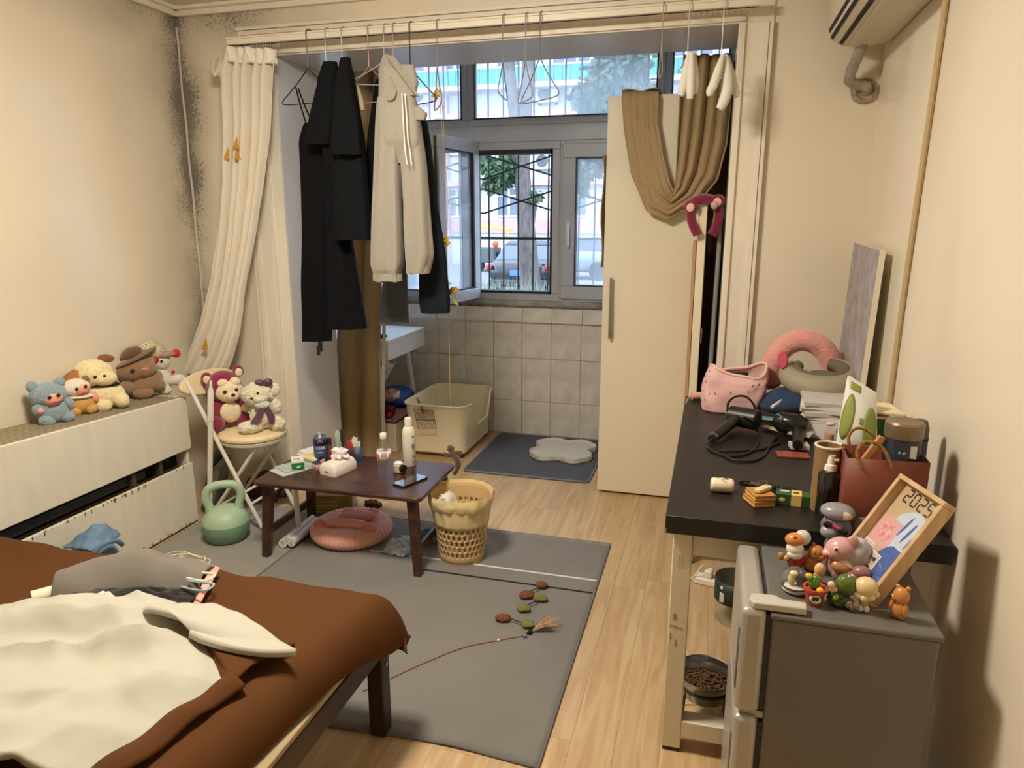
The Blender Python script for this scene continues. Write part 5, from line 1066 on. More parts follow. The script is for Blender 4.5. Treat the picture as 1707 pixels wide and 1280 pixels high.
toy('plush_monster', 'fluffy pale blue soft toy with pink face, at the end of the row', 'soft toy', 90, 707, zr, [
    ('body', (2,0,20), (25,20,23), M_bl, 0, None, .1), ('leg', (-10,-10,7), (13,13,11), M_bl, 0, None, .1), ('leg', (19,-6,8), (12,13,11), M_bl, 0, None, .1), ('arm', (-19,-8,27), (10,9,11), M_bl, 20, None, .1), ('palm', (-18,-16,26), (5,3,5), M_pkf), ('arm', (25,-6,30), (8,8,12), M_bl, -20, None, .1),
    ('head', (-2,0,48), (27,22,21), M_bl, -6, None, .1), ('ear', (-22,0,64), (9,7,11), M_bl, -20), ('ear', (16,0,66), (9,7,10), M_bl, 20), ('face', (2,-17,44), (14,7,11), M_pkf, -8), ('eye', (-4,-24,48), (3,2,3), M_eye), ('eye', (9,-24,50), (3,2,3), M_eye), ('mouth', (3,-24,40), (9,2.4,1.6), M_lip, -8)], G1, 8, 14)
M_cr = fur('plush_cream', (236,226,204), .5); M_or = mat('romper_orange', (206,158,88), .85, var=.12, vs=30, bump=.3, bs=90)
toy('plush_monster', 'small cream soft toy in an orange romper, next to the pale blue one', 'soft toy', 138, 692, zr, [
    ('romper', (0,0,17), (21,16,17), M_or, 0, None, .1), ('leg', (-11,-8,7), (10,10,9), M_or), ('leg', (12,-8,8), (10,10,9), M_or), ('arm', (-19,-4,24), (6,6,9), M_pkf, 20), ('arm', (20,-4,26), (6,6,9), M_pkf, -20), ('collar', (0,-5,31), (20,13,4), M_cr), ('head', (-5,0,45), (22,18,16), M_cr, -6), ('ear', (-23,0,54), (7,5,7), fur('plush_tan', (150,110,78))), ('ear', (12,0,58), (7,5,7), fur('plush_tan')),
    ('face', (1,-12,44), (14,7,9), M_pkf, -8), ('eye', (-6,-19,47), (2.6,2,2.6), M_eye), ('eye', (7,-19,49), (2.6,2,2.6), M_eye), ('mouth', (2,-19,40), (9,2,1.5), M_lip, -8)], G1, 8, 12)
M_pu = fur('plush_butter', (238,222,172), .5); M_ep = fur('plush_ear_brown', (140,86,44), .5)
toy('plush_puppy', 'large butter cream plush puppy with one brown drooping ear', 'soft toy', 180, 684, zr, [
    ('body', (0,2,24), (30,24,22), M_pu, 8, None, .03), ('leg', (-8,-14,10), (14,13,13), M_pu), ('leg', (20,-14,14), (12,12,13), M_pu), ('collar', (-1,0,42), (24,19,5), M_black, 5), ('head', (-14,0,63), (29,24,23), M_pu, 8, None, .03), ('muzzle', (-2,-14,55), (20,13,13), M_pu, 5), ('ear', (-42,-4,56), (25,9,15), M_ep, -32), ('ear_lining', (-42,-11,60), (19,4,10), fur('plush_ear_tan', (172,112,60), .4), -32), ('ear', (8,6,84), (13,6,7), M_ep, 10), ('eye', (-15,-23,60), (3,2,3), M_eye), ('nose', (-2,-27,61), (2.4,2,2), M_eye), ('label_tag', (29,-8,12), (4,1,4), M_white)], G1, 8, 16)
M_bb = fur('plush_mocha', (146,114,84), .5); M_hat = fur('felt_hat', (104,72,48), .3)
toy('plush_hat_bear', 'mocha brown plush animal wearing a brimmed brown hat', 'soft toy', 237, 664, zr, [
    ('body', (6,0,22), (32,24,21), M_bb, -25, None, .03), ('arm', (-22,-12,20), (12,11,12), M_bb), ('foot', (0,-16,9), (16,13,11), M_bb), ('foot', (26,-10,18), (11,10,10), M_bb), ('head', (-4,-3,50), (31,23,22), M_bb, -20, None, .03), ('muzzle', (8,-16,48), (18,12,13), M_bb, -20), ('eye', (-13,-25.5,50), (3.2,2,3.6), M_eye), ('blush', (6,-27,51), (6,1.5,2.6), mat('blush_pink', (206,140,120), .8)), ('hat_brim', (-2,-4,69), (35,24,3.2), M_hat, -24), ('hat_crown', (-8,0,74), (18,16,11), M_hat, -22), ('ribbon', (12,-14,34), (7,3,4), fur('ribbon_beige', (190,168,130)))], G1, 8, 16)
M_wh = fur('plush_white', (230,224,208), .8); M_cro = mat('crochet_cream', (232,222,190), .9, rgb2=(150,138,90), vs=90, bump=1.0, bs=90)
toy('plush_doll', 'white plush doll with a crocheted cream cap and red flowers, beside the curtain', 'soft toy', 282, 656, zr, [
    ('body', (-10,0,22), (16,14,24), M_wh, 0, None, .12), ('arm', (12,-8,22), (14,10,9), M_wh, -10), ('paw', (20,-12,18), (9,6,9), M_wh), ('foot', (-6,-10,7), (10,9,8), M_wh), ('head', (-8,-2,54), (15,13,14), M_wh, 0, None, .08), ('cap', (-20,2,72), (23,20,18), M_cro, 12, None, .06), ('cap_trim', (-2,-10,66), (18,6,6), mat('trim_grey', (150,150,130), .8, rgb2=(190,60,50), vs=60)), ('flower', (-17,-14,60), (6,4,6), mat('flower_red', (188,38,36), .7)), ('flower', (16,-8,66), (7,5,7), mat('flower_red')), ('eye', (-8,-15,56), (2.4,2,2.4), M_eye), ('bead', (8,-12,36), (3,3,3), mat('flower_red'))], G1, 8, 10)
# on the round chair
zs = .482; M_lot = fur('plush_maroon_fur', (132,22,58), .5); M_lc = fur('plush_ivory', (232,214,178), .4)
toy('teddy_bear', 'maroon teddy bear with ivory face and belly sitting on the round chair', 'soft toy', 384, 716, zs, [
    ('body', (0,2,28), (27,22,28), M_lot, 0, None, .03), ('belly', (2,-15,28), (17,9,18), M_lc), ('leg', (-22,-14,10), (14,16,13), M_lot), ('leg', (24,-10,12), (15,14,11), M_lot, 20), ('arm', (-25,0,34), (9,10,17), M_lot, 12), ('arm', (20,-6,34), (9,9,15), M_lot, -40), ('paw', (28,-12,32), (11,8,8), M_lc, -10), ('head', (-4,0,70), (28,24,26), M_lot, 0, None, .03), ('face', (2,-15,64), (22,15,19), M_lc, 0), ('brow', (-6,-17,78), (10,9,8), M_lc), ('brow', (12,-17,79), (9,9,8), M_lc), ('muzzle', (6,-26,58), (11,8,8), M_lc), ('ear', (-29,2,85), (9,7,10), M_lot), ('ear_lining', (-29,-5,84), (6,2,7), M_lc), ('ear', (21,2,93), (9,7,10), M_lot), ('ear_lining', (21,-5,92), (6,2,7), M_lc), ('eye', (-5,-29.5,66), (3.2,2,3.2), M_eye), ('eye', (13,-28.5,68), (2.8,2,2.8), M_eye), ('nose', (7,-34,61), (3.4,2.4,2.6), M_eye)], 'soft toys on the chair', 4, 24)
M_cur = mat('plush_curly', (232,222,196), .95, var=.12, vs=60, bump=1.0, bs=110, sheen=.4); M_bow = mat('satin_purple', (92,58,80), .35)
t, Mx, mk = toy('curly_bear', 'curly cream plush bear with a purple satin bow sitting on the round chair', 'soft toy', 438, 722, zs, [
    ('body', (2,2,24), (20,17,24), M_cur, -8, None, .18), ('leg', (-20,-14,10), (19,13,11), M_cur, 0, None, .2), ('leg', (24,-8,9), (13,15,13), M_cur, 30, None, .2), ('arm', (24,0,38), (10,9,14), M_cur, -20, None, .2), ('head', (-4,0,62), (25,21,20), M_cur, 0, None, .16), ('muzzle', (-2,-16,57), (11,9,8), M_cur, 0, None, .1), ('ear', (24,2,66), (10,7,12), M_cur, 0, None, .2), ('eye', (-14,-18,60), (2.6,2,2.6), M_eye), ('eye', (-4,-20,68), (2.4,2,2.4), M_eye), ('lace', (2,-18,47), (13,7,7), mat('lace_white', (214,218,204), .9, bump=1, bs=130)), ('hair_bow', (2,-8,82), (9,5,6), M_bow, 20), ('hair_bow', (14,-8,82), (8,5,7), M_bow, -20)], 'soft toys on the chair', 4, 24)
obj('bow_tail', MB(Mx).rings([[(-2,-21,44),(6,-21,44),(6,-18,44),(-2,-18,44)],[(-16,-25,24),(-4,-25,22),(-4,-21,22),(-16,-21,24)],[(-20,-27,20),(-8,-27,17),(-8,-24,17),(-20,-24,20)]]), M_bow, t)
obj('bow_tail', MB(Mx).rings([[(4,-21,44),(12,-21,44),(12,-18,44),(4,-18,44)],[(10,-24,26),(20,-23,26),(20,-19,26),(10,-20,26)],[(10,-25,14),(18,-24,15),(18,-21,15),(10,-22,14)]]), M_bow, t)

# ---- little figures on the fridge
zf = .7005; G2 = 'little figures on the fridge'
def V(n, rgb, r=.3): return mat('vinyl_'+n, rgb, r, coat=.25)
toy('mouse_figure', 'grey vinyl mouse figure with pink sunglasses and flat cap, at the back', 'figurine', 1391, 926, zf, [
    ('body', (0,0,14), (15,12,15), V('grey', (104,104,112))), ('head', (-2,0,42), (20,16,18), V('grey', (104,104,112))), ('muzzle', (-10,-12,38), (11,9,9), V('palegrey', (150,152,158))), ('ear', (30,4,46), (13,4,14), V('grey', (104,104,112))), ('cap', (-2,0,64), (22,17,12), V('cap', (142,140,146))), ('cap_print', (8,-13,64), (8,3,6), V('print', (206,196,176))), ('lens', (-12,-17,50), (6,2,5), M_eye), ('lens', (7,-18,44), (6,2,5), M_eye), ('sunglasses', (-2,-16,48), (18,2,2), V('hotpink', (214,60,120)), 20)], G2, 0, 0, None, 1.22)
toy('bride_figure', 'pink vinyl animal figure in a pale grey veil', 'figurine', 1402, 958, zf, [
    ('body', (-6,0,18), (17,15,18), V('rose', (206,160,160))), ('head', (-6,-6,46), (22,18,18), V('rose', (206,160,160)), -30), ('muzzle', (-20,-14,40), (9,8,7), V('blush', (226,180,176))), ('ear', (8,-8,56), (10,6,16), V('rosedark', (190,140,132)), 20), ('veil', (14,4,34), (23,20,32), V('veil', (190,184,178)), 14, None, .06), ('eye', (-10,-22,52), (4,2,4), M_white), ('pupil', (-10,-24,52), (2,1.4,2.4), M_eye), ('lips', (-22,-21,38), (4,2.4,3), V('red', (190,36,44)))], G2, 0, -6, None, 1.1)
toy('capybara_figure', 'amber brown animal figure leaning on the veiled one', 'figurine', 1352, 950, zf, [
    ('body', (0,0,14), (16,14,16), V('amber', (176,112,56))), ('head', (6,-4,34), (14,12,13), V('amber', (176,112,56))), ('muzzle', (13,-10,31), (7,6,6), V('amber2', (188,126,70))), ('ear', (0,0,46), (3,3,4), V('amber', (176,112,56))), ('eye', (4,-15,37), (1.6,1,1.8), M_eye)], G2)
toy('baker_figure', 'white bearded vinyl figure with an orange hat and red pack', 'figurine', 1322, 948, zf, [
    ('body', (2,0,14), (13,11,15), V('redpack', (150,36,40))), ('head', (0,-3,38), (14,12,13), V('ivory', (232,222,206))), ('hat', (-2,-3,54), (15,12,11), V('orange', (206,134,66)), -8), ('hat_knob', (-1,-11,60), (4,3,3), V('rust', (150,52,26))), ('hood', (10,5,56), (13,11,13), V('mist', (200,198,200))), ('beard', (0,-10,29), (12,5,7), V('ivory', (232,222,206))), ('arm', (-12,-6,20), (6,5,5), V('tan', (206,160,116))), ('lantern', (-20,-6,22), (6,5,7), V('brass', (170,122,66))), ('collar', (10,-8,20), (6,4,9), V('crimson', (160,30,40)))], G2)
M_dome = glass_mat('dome_glass', .10)
t, Mx, mk = toy('snow_globe', 'small clear dome ornament with a white base and yellow figure inside', 'ornament', 1325, 986, zf, [
    ('base', (0,0,6), (21,19,7), V('globebase', (222,216,206))), ('figure', (-7,-3,22), (6,5,11), V('lemon', (222,210,130))), ('figure_head', (-4,-4,34), (7,6,5), V('lemon2', (230,220,160))), ('dark_shape', (9,2,24), (10,8,15), V('darkgrey', (52,54,56)))], G2)  # dark grey body stands next to the yellow figure
obj('dome', MB(Mx).ell((0,0,24), (21,19,20), 28, 18), M_dome, t); obj('rim', MB(Mx).tube([(21*math.cos(TAU*k/28), 19*math.sin(TAU*k/28), 11) for k in range(28)], 1.6, 6, loop=True), V('rimdark', (60,56,52)), t)
t, Mx, mk = toy('cactus_pot', 'green cactus in a red pot with a heart label and yellow chicks', 'ornament', 1356, 1005, zf, [
    ('cactus', (-2,0,38), (9,9,13), V('cactus', (64,132,44)), 0, None, .1), ('chick', (8,-10,29), (6,5,6), V('chick', (226,176,60))), ('chick', (-11,-4,49), (6,5,5), V('chick', (226,176,60))), ('label', (2,-15,15), (9,2,8), M_white, 20), ('heart', (0,-17,16), (3,2,4), M_eye, 20), ('heart', (5,-17,17), (3,2,4), M_eye, 20)], G2)
obj('pot', MB(Mx).lathe([(12,0),(13,2),(17,24),(19,25),(19,30),(15,30),(14,26),(.01,26)], (0,0,0), 28), V('potred', (178,66,40)), t)
t, Mx, mk = toy('bush_ornament', 'round green bush ornament with a pale snail on its side', 'ornament', 1402, 1010, zf, [
    ('bush', (4,0,40), (17,15,18), V('bush', (84,106,36)), 0, None, .15), ('leafy_base', (-6,-2,14), (17,14,15), V('moss', (58,78,34)), 0, None, .3), ('pot', (10,0,9), (11,10,10), V('clay', (160,104,72))), ('snail', (-14,-14,34), (7,5,5), V('snail', (206,170,120))), ('snail_shell', (-18,-15,42), (6,5,6), V('shell', (222,190,160))), ('butterfly', (-9,-16,22), (4,2,6), V('lime', (140,170,60)), 30)], G2)
toy('acorn_figure', 'orange capped small figure behind the cactus pot', 'figurine', 1362, 972, zf, [('body', (0,0,10), (8,8,11), V('peach', (222,160,96))), ('cap', (2,0,25), (9,8,12), V('apricot', (226,180,120)))], G2)
toy('mushroom_figure', 'brown shiny bell-shaped figure with white trim', 'figurine', 1397, 968, zf, [('body', (0,0,10), (12,10,12), V('plum', (150,110,104))), ('cap', (2,-3,26), (18,14,11), V('bell', (170,120,82)), 12), ('trim', (6,2,29), (19,14,10), V('belltrim', (224,212,196)), 18), ('knob', (2,0,42), (4,4,4), V('belltrim', (224,212,196)))], G2, 0, 4)
toy('flower_child', 'cream egg-headed figure with a petal collar', 'figurine', 1438, 1018, zf, [
    ('boot', (-4,-2,5), (5,5,6), M_white), ('boot', (5,-2,6), (5,5,6), M_white), ('body', (0,0,18), (8,7,10), V('straw', (190,160,110))), ('head', (1,0,44), (18,16,17), V('egg', (222,198,148))), ('petal', (-10,-8,30), (7,4,5), V('petal', (226,210,170)), 30), ('petal', (0,-11,28), (6,4,6), V('petal', (226,210,170))), ('petal', (10,-8,30), (7,4,5), V('petal', (226,210,170)), -30), ('petal', (17,0,34), (6,4,5), V('petal', (226,210,170)), -50)], G2)
toy('plum_figure', 'mauve round figure behind the petal-collared one', 'figurine', 1427, 980, zf, [('body', (0,0,14), (20,15,15), V('mauve', (140,96,92))), ('head', (6,-2,30), (15,12,11), V('mauve2', (150,106,100)))], G2, 0, 2)
toy('wire_insect', 'small dark wire ornament at the petal figure foot', 'ornament', 1420, 1020, zf, [('body', (0,0,6), (5,4,6), V('bronze', (96,78,56))), ('wing', (-6,0,12), (5,1.5,7), V('bronze2', (150,132,100)), 30), ('wing', (6,0,12), (5,1.5,7), V('bronze2', (150,132,100)), -30)], G2)
toy('bear_figure', 'plain tan standing bear figure alone at the fridge edge', 'figurine', 1496, 1030, zf, [
    ('leg', (-6,0,4), (5,5,5), V('bear', (196,132,74))), ('leg', (6,0,4), (5,5,5), V('bear', (196,132,74))), ('body', (1,0,17), (14,11,17), V('bear', (196,132,74))), ('head', (2,-1,42), (13,11,15), V('bear', (196,132,74))), ('muzzle', (-7,-7,38), (7,6,6), V('bear2', (180,120,66))), ('nose', (-11,-11,40), (3,3,3), M_eye), ('ear', (-6,2,55), (4,3,4), V('bear', (196,132,74))), ('ear', (10,2,57), (4,3,4), V('bear', (196,132,74))), ('arm', (-10,-6,22), (4,5,10), V('bear', (196,132,74)), 10), ('arm', (12,-5,20), (4,5,11), V('bear', (196,132,74)), -10)], G2, -20)
# ================================================================ PHOTO FRAME ON THE FRIDGE
B1, B0, T1 = Vector((.365,1.512,.7015)), Vector((.317,1.678,.7015)), Vector((.501,1.551,.930))
ux = (B1-B0).normalized(); uy = (T1-B1).normalized(); FWd, FHt = (B1-B0).length, (T1-B1).length
FM = frame_M(B0, ux, uy)      # local x across, y up the picture, z towards the viewer
pf_ = thing('photo_frame', 'pale wooden photo frame reading 2025, leaning on the fridge', 'picture frame', B0.lerp(B1, .5)); M_fw = wood_mat('frame_beech', (206,176,132), (190,156,110), .5, 1, 'Z')
mb = MB(FM); fw = .011
for bx in ((0,0,FWd,fw),(0,FHt-fw,FWd,FHt),(0,fw,fw,FHt-fw),(FWd-fw,fw,FWd,FHt-fw)): mb.box(bx[0], bx[1], -.016, bx[2], bx[3], .014)
obj('frame', mb, M_fw, pf_, bev=.0015); obj('backing', MB(FM).box(fw,fw,-.012,FWd-fw,FHt-fw,-.008), mat('linen_print', (206,180,138), .7, var=.05), pf_)
zc = -.0079
def patch(nm, x0, y0, x1, y1, m, z=.0003, k=0): return obj(nm, MB(FM).box(x0*FWd, y0*FHt, zc, x1*FWd, y1*FHt, zc+z), m, pf_)
def blob(nm, cx, cy, rx, ry, m, z=.0006, seed=0, rot=0):
    pts = []
    for j in range(28):
        a = TAU*j/28; r = 1+.22*noise.noise(Vector((math.cos(a)*1.6+seed, math.sin(a)*1.6, seed))); x, y = rx*r*math.cos(a), ry*r*math.sin(a); c, s = math.cos(R(rot)), math.sin(R(rot)); pts.append(((cx+c*x-s*y)*FWd, cy*FHt+(s*x+c*y)*FWd))
    return obj(nm, MB(FM).prism(pts, z, Matrix.Translation((0,0,zc))), m, pf_)
M_b1, M_b2, M_pkp = mat('print_blue', (62,96,176), .6, var=.25, vs=60), mat('print_paleblue', (206,218,236), .5), mat('print_pink', (226,170,172), .6)
blob('print_cloud', .62, .62, .32, .30, M_b2, .0004, 2); blob('print_bouquet', .68, .30, .26, .26, M_b1, .0007, 5)
for k in range(3): blob('print_streak', .56+.12*k, .66-.03*k, .022, .16, M_b1, .0008, k+7, -12)
patch('print_card', .10, .40, .52, .66, M_pkp, .0005); blob('print_rose', .33, .54, .15, .13, mat('print_rose', (214,110,118), .6, rgb2=(236,200,196), vs=90), .0009, 3)
for k, (x0, y0) in enumerate(((.10,.27), (.34,.22))):
    patch('photo_strip', x0-.02, y0-.11, x0+.22, y0+.13, M_white, .0009); patch('snapshot', x0, y0-.09, x0+.20, y0+.115, mat('snap_bg', (206,196,190), .5), .0012)
    for dx in (.06, .14): blob('coat', x0+dx, y0-.04, .055, .07, mat('snap_black', (24,22,24), .6), .0016, dx*10); blob('snap_face', x0+dx, y0+.05, .036, .042, mat('snap_skin', (206,166,146), .6), .0016, dx*20); blob('snap_hair', x0+dx, y0+.072, .038, .025, mat('snap_hair', (40,30,28), .6), .0019, dx*30)
patch('photo_strip', .02, .03, .40, .10, mat('print_teal', (60,100,140), .6, var=.3, vs=80), .0008)
SEG = {'a': (.1,.93,.9,1.07), 'g': (.1,.43,.9,.57), 'd': (.1,-.07,.9,.07), 'f': (-.08,.53,.1,.97), 'b': (.9,.53,1.08,.97), 'e': (-.08,.03,.1,.47), 'c': (.9,.03,1.08,.47)}
mb = MB(FM)
for i, sg_ in enumerate(('abged', 'abcdef', 'abged', 'afgcd')):
    for q in sg_:
        a0, b0, a1, b1 = SEG[q]; ox, oy = FWd*(.20+.155*i), FHt*.82; mb.box(ox+a0*.017, oy+b0*.030, zc, ox+a1*.017, oy+b1*.030, zc+.001)
obj('year_digits', mb, mat('ink_brown', (54,36,28), .6), pf_)
obj('glazing', MB(FM).box(fw,fw,.006,FWd-fw,FHt-fw,.008), glass_mat('frame_glass', .015), pf_)

# ================================================================ ON THE LOW TABLE
zt_ = .3705
def on(px, py, z=zt_): p = PZ(px, py, z); p.z = z; return p
def bottle(name, label, cat, px, py, top, prof, m, z=zt_, extra=None, n=28):
    """prof in fractions of height for z and in pixels for r"""
    b = on(px, py, z); s = MPP(b); d = Vector((b.x, b.y, 0)).normalized(); rm = max(r for r, _ in prof)*s; b = b+d*rm; h = ZT(b, top[0], top[1])-z
    t = thing(name, label, cat, b); obj('body', MB().lathe([(r*s, f*h) for r, f in prof], b, n), m, t); return t, b, s, h
M_clear_pl = glass_mat('clear_plastic', .07); M_wat = glass_mat('water', .04, (.95,.97,.97))
t, b, s, h = bottle('water_bottle', 'half full clear water bottle with white cap on the low table', 'bottle', 642, 803, (638,722), [(10.5,0),(11.5,.02),(11,.10),(11.6,.14),(10.8,.20),(11.6,.26),(10.8,.32),(11.6,.38),(11.6,.66),(10,.75),(5.5,.86),(5,.90)], M_clear_pl)
obj('cap', MB().lathe([(5.6*s,.89*h),(5.8*s,.895*h),(5.8*s,.985*h),(5.2*s,h),(.01*s,h)], b, 24), M_white, t); obj('water', MB().lathe([(9.8*s,.015*h),(10.2*s,.05*h),(10.2*s,.38*h),(.01,.38*h)], b, 24), M_wat, t)
lab = obj('label_wrap', MB().lathe([(11.75*s,.42*h),(11.75*s,.64*h)], b, 28, False, False), mat('label_white', (226,222,218), .5), t, thick=.0005)
cdir = Vector((-b.x, -b.y, 0)).normalized(); sd3 = Vector((-cdir.y, cdir.x, 0))
lm = frame_M(b+cdir*(11.9*s)+Vector((0,0,.53*h)), sd3, (0,0,1))
for k in range(5): obj('label_bars', MB(lm).box(-5*s, (.085-.025*k)*h, 0, 4*s, (.092-.025*k)*h, .0006), mat('label_ink', (90,90,96), .6), t)
obj('label_seal', MB(lm).box(-10.5*s, -.08*h, -7.0*s, -8.5*s, .06*h, -3*s), mat('label_red', (196,70,60), .6), t); obj('label_seal', MB(lm).box(8.5*s, -.08*h, -7.0*s, 10.5*s, .06*h, -3*s), mat('label_red'), t)
t, b, s, h = bottle('spray_bottle', 'tall white spray bottle with rounded shoulders on the low table', 'bottle', 683, 779, (680,696), [(10,0),(11,.02),(11,.68),(10,.76),(7,.83),(6.2,.84),(6.4,.97),(5.4,1),(.01,1)], mat('spray_white', (226,220,206), .35))
obj('cap_seam', MB().lathe([(6.7*s,.835*h),(6.7*s,.85*h)], b, 24, False, False), mat('seam_grey', (170,166,158), .5), t, thick=.0006)
cdir = Vector((-b.x, -b.y, 0)).normalized(); sd3 = Vector((-cdir.y, cdir.x, 0)); q = (cdir+sd3*.75).normalized(); sq = Vector((-q.y, q.x, 0)); lm = frame_M(b+q*(11.1*s)+Vector((0,0,.42*h)), sq, (0,0,1)); M_dr = mat('drop_blue', (110,130,146), .5)
obj('drop_mark', MB(lm).prism([(2.6*s*math.sin(TAU*k/20)*(1-.35*math.cos(TAU*k/20)) if True else 0, -6*s*math.cos(TAU*k/20)) for k in range(20)], .0006), M_dr, t)
for dz in (.62, .20, .08):
    for k in range(2): obj('print_mark', MB(lm).box((-2+1.5*k)*s, (dz-.42)*h, 0, (.5+1.5*k)*s, (dz-.38-.02*k)*h, .0006), M_dr, t)
# phone
c = on(684, 803); t = thing('phone', 'black smartphone lying face up on the low table', 'phone', c); pm = LM((c.x, c.y, zt_), -22)
obj('body', MB(pm).prism(rrect(.072,.155,.010), .0085), M_black, t, bev=.0015); obj('screen', MB(pm).prism(rrect(.067,.150,.008), .0006, Matrix.Translation((0,0,.0085))), mat('screen_glass', (10,11,14), .04, coat=1), t)
# earphones case with cord
c = on(662, 790); t = thing('mini_camera', 'small white and black gadget with a wrist cord behind the water bottle', 'gadget', c); gm_ = LM((c.x+.005, c.y+.02, zt_), 10)
obj('body', MB(gm_).box(-.028,-.014,0,.022,.014,.042), mat('gadget_cream', (206,198,170), .4), t, bev=.006); obj('lens', MB(gm_).cyl((.012,-.012,.026),(.026,-.02,.026),.018,n=20), M_black, t); obj('cap', MB(gm_).ell((-.006,0,.044),(.022,.014,.012)), M_white, t); obj('cord', MB(gm_).tube(smooth_path([(.02,0,.006),(.045,-.006,.004),(.062,.004,.004),(.056,.018,.004),(.036,.012,.004)],5),.0016,5), M_black, t)
# tissue packet
c = on(556, 792); t = thing('tissue_packet', 'open white packet of tissues with a tuft pulled out', 'tissues', c); tm = LM((c.x-.005, c.y+.055, zt_), -14) @ Matrix.Diagonal((1.15,.78,1.15,1))
obj('packet', MB(tm).rings([[(x*k, y*k2, z) for x, y in rrect(.085,.19,.012,3)] for k, k2, z in ((1,1,.0),(1.04,1.02,.012),(1.0,1.0,.03),(.8,.94,.044),(.35,.9,.05))]), mat('packet_white', (230,220,212), .5, var=.05, vs=14), t)
obj('tuft', MB(tm).ell((0,.02,.066), (.030,.045,.026), 26, 16, amp=.7, fr=3.0), mat('tissue_white', (236,226,224), .85), t); obj('seal_mark', MB(tm).box(-.01,-.0985,.016,.008,-.0968,.019), M_black, t)
# blue can
t, b, s, h = bottle('drink_can', 'tall blue drink can with a printed face and pale top', 'can', 536, 775, (538,726), [(10.5,0),(11.2,.03),(11.2,.93),(10.2,.97),(9.6,1),(9,.97),(.01,.97)], mat('can_blue', (74,100,134), .35, metal=.3))
obj('top_band', MB().lathe([(11.35*s,.70*h),(11.35*s,.93*h)], b, 28, False, False), mat('can_navy', (24,34,70), .35), t, thick=.0004); obj('rim', MB().tube([(b.x+10.4*s*math.cos(TAU*k/24), b.y+10.4*s*math.sin(TAU*k/24), b.z+.985*h) for k in range(24)], .0016, 6, loop=True), mat('can_tin', (206,190,150), .3, metal=.7), t)
obj('nozzle', MB().lathe([(3*s,.97*h),(2*s,1.03*h),(1.4*s,1.12*h),(.01,1.13*h)], b, 14), mat('nozzle_clear', (222,206,196), .2), t)
cdir = Vector((-b.x, -b.y, 0)).normalized(); sd3 = Vector((-cdir.y, cdir.x, 0)); lm = frame_M(b+cdir*(11.3*s), sd3, (0,0,1)); M_ci = mat('can_print', (176,196,216), .5)
for r_, (y, hh_, ws) in enumerate(((.80,.09,(-4,-1,2.2)), (.57,.10,(-6.5,-2.6,1,4.4)), (.44,.03,(-6,)))):
    for x in ws: obj('printed_mark', MB(lm).box(x*s, y*h, -.0015, (x+(2.2 if r_ < 2 else 10))*s, (y+hh_)*h, .0006), M_ci if r_ else mat('can_red', (170,60,70), .5), t)
obj('printed_face', MB(lm).ell((2*s,.15*h,-.001), (4*s,.12*h,.0014), 16, 10), mat('print_skin', (206,160,146), .6), t); obj('printed_hair', MB(lm).ell((1*s,.24*h,-.0012), (4.5*s,.08*h,.0014), 16, 8), M_black, t)
t, b, s, h = bottle('spice_bottle', 'slim dark bottle with brown cap beside the blue can', 'bottle', 551, 770, (551,730), [(4,0),(4,.72),(3.4,.76)], mat('slim_amber', (120,64,50), .3)); obj('cap', MB().lathe([(3.8*s,.74*h),(3.8*s,h),(.01,h)], b, 16), mat('cap_brown', (60,36,34), .4), t)
# pen cups
M_cup = glass_mat('cup_clear', .14); M_cupb = glass_mat('cup_blue', .16, (.62,.75,.9))
for i, (px, py, tp, lab_) in enumerate(((568,770,744,'clear pen cup holding a pale green scraper and dark comb'), (592,772,742,'clear blue cup packed with small sachets'))):
    b = on(px, py); s = MPP(b); b = b+Vector((b.x, b.y, 0)).normalized()*.03; b.z = zt_; h = ZT(b, px, tp)-zt_; t = thing('desk_cup', lab_, 'cup', b)
    obj('cup', MB(LM(b, FACE(b))).rings([[(x*k, y*k, z) for x, y in rrect(.066,.05,.008,3)] for k, z in ((.9,0),(.98,.004),(1.05,h),(1.0,h),(.9,.006),(.1,.006))]), M_cup if i == 0 else M_cupb, t)
    bm_ = LM(b, FACE(b))
    if i == 0:
        tag(obj('scraper', MB(bm_).rings([[(x*k-.008, y*.3*k+.0, z) for x, y in rrect(.022,.022,.008,3)] for k, z in ((.7,.01),(.8,.09),(1.1,.10),(1.15,.135),(.5,.15))]), mat('scraper_mint', (166,186,170), .5)), 'pale green handled scraper standing in the clear pen cup', 'scraper')
        tag(obj('comb', MB(bm_).rings([[(x*k+.014, y*.4*k+.002, z) for x, y in rrect(.016,.016,.006,3)] for k, z in ((.7,.01),(.7,.08),(1.2,.10),(1.1,.145),(.4,.158))]), mat('comb_dark', (52,42,32), .5)), 'dark comb standing in the clear pen cup', 'comb')
        for k, (x, rgb) in enumerate(((-.022,(120,130,120)), (.026,(90,60,70)))): tag(obj('pen', MB(bm_).cyl((x,0,.008),(x*1.15,.005,.10),.004,n=8), mat('pen_%d' % k, rgb, .4)), ['grey green pen in the clear pen cup', 'plum pen in the clear pen cup'][k], 'pen')
    else:
        for k, (x, z, a, rgb, nm) in enumerate(((-.016,.072,-14,(190,50,46),'red sachet with white top standing in the blue cup'), (.014,.066,8,(206,206,198),'pale grey sachet standing in the blue cup'), (.004,.05,22,(200,140,60),'orange sachet low in the blue cup'), (-.006,.085,24,(226,218,200),'cream sachet at the back of the blue cup'))):
            tag(obj('sachet', MB(bm_ @ LM((x, -.006+.005*k, z), 0, ry=a)).cbox((0,0,0),(.024,.003,.07)), mat('sachet_%d' % k, rgb, .5, var=.2, vs=60), bev=.001), nm, 'sachet', 'sachets in the blue cup')
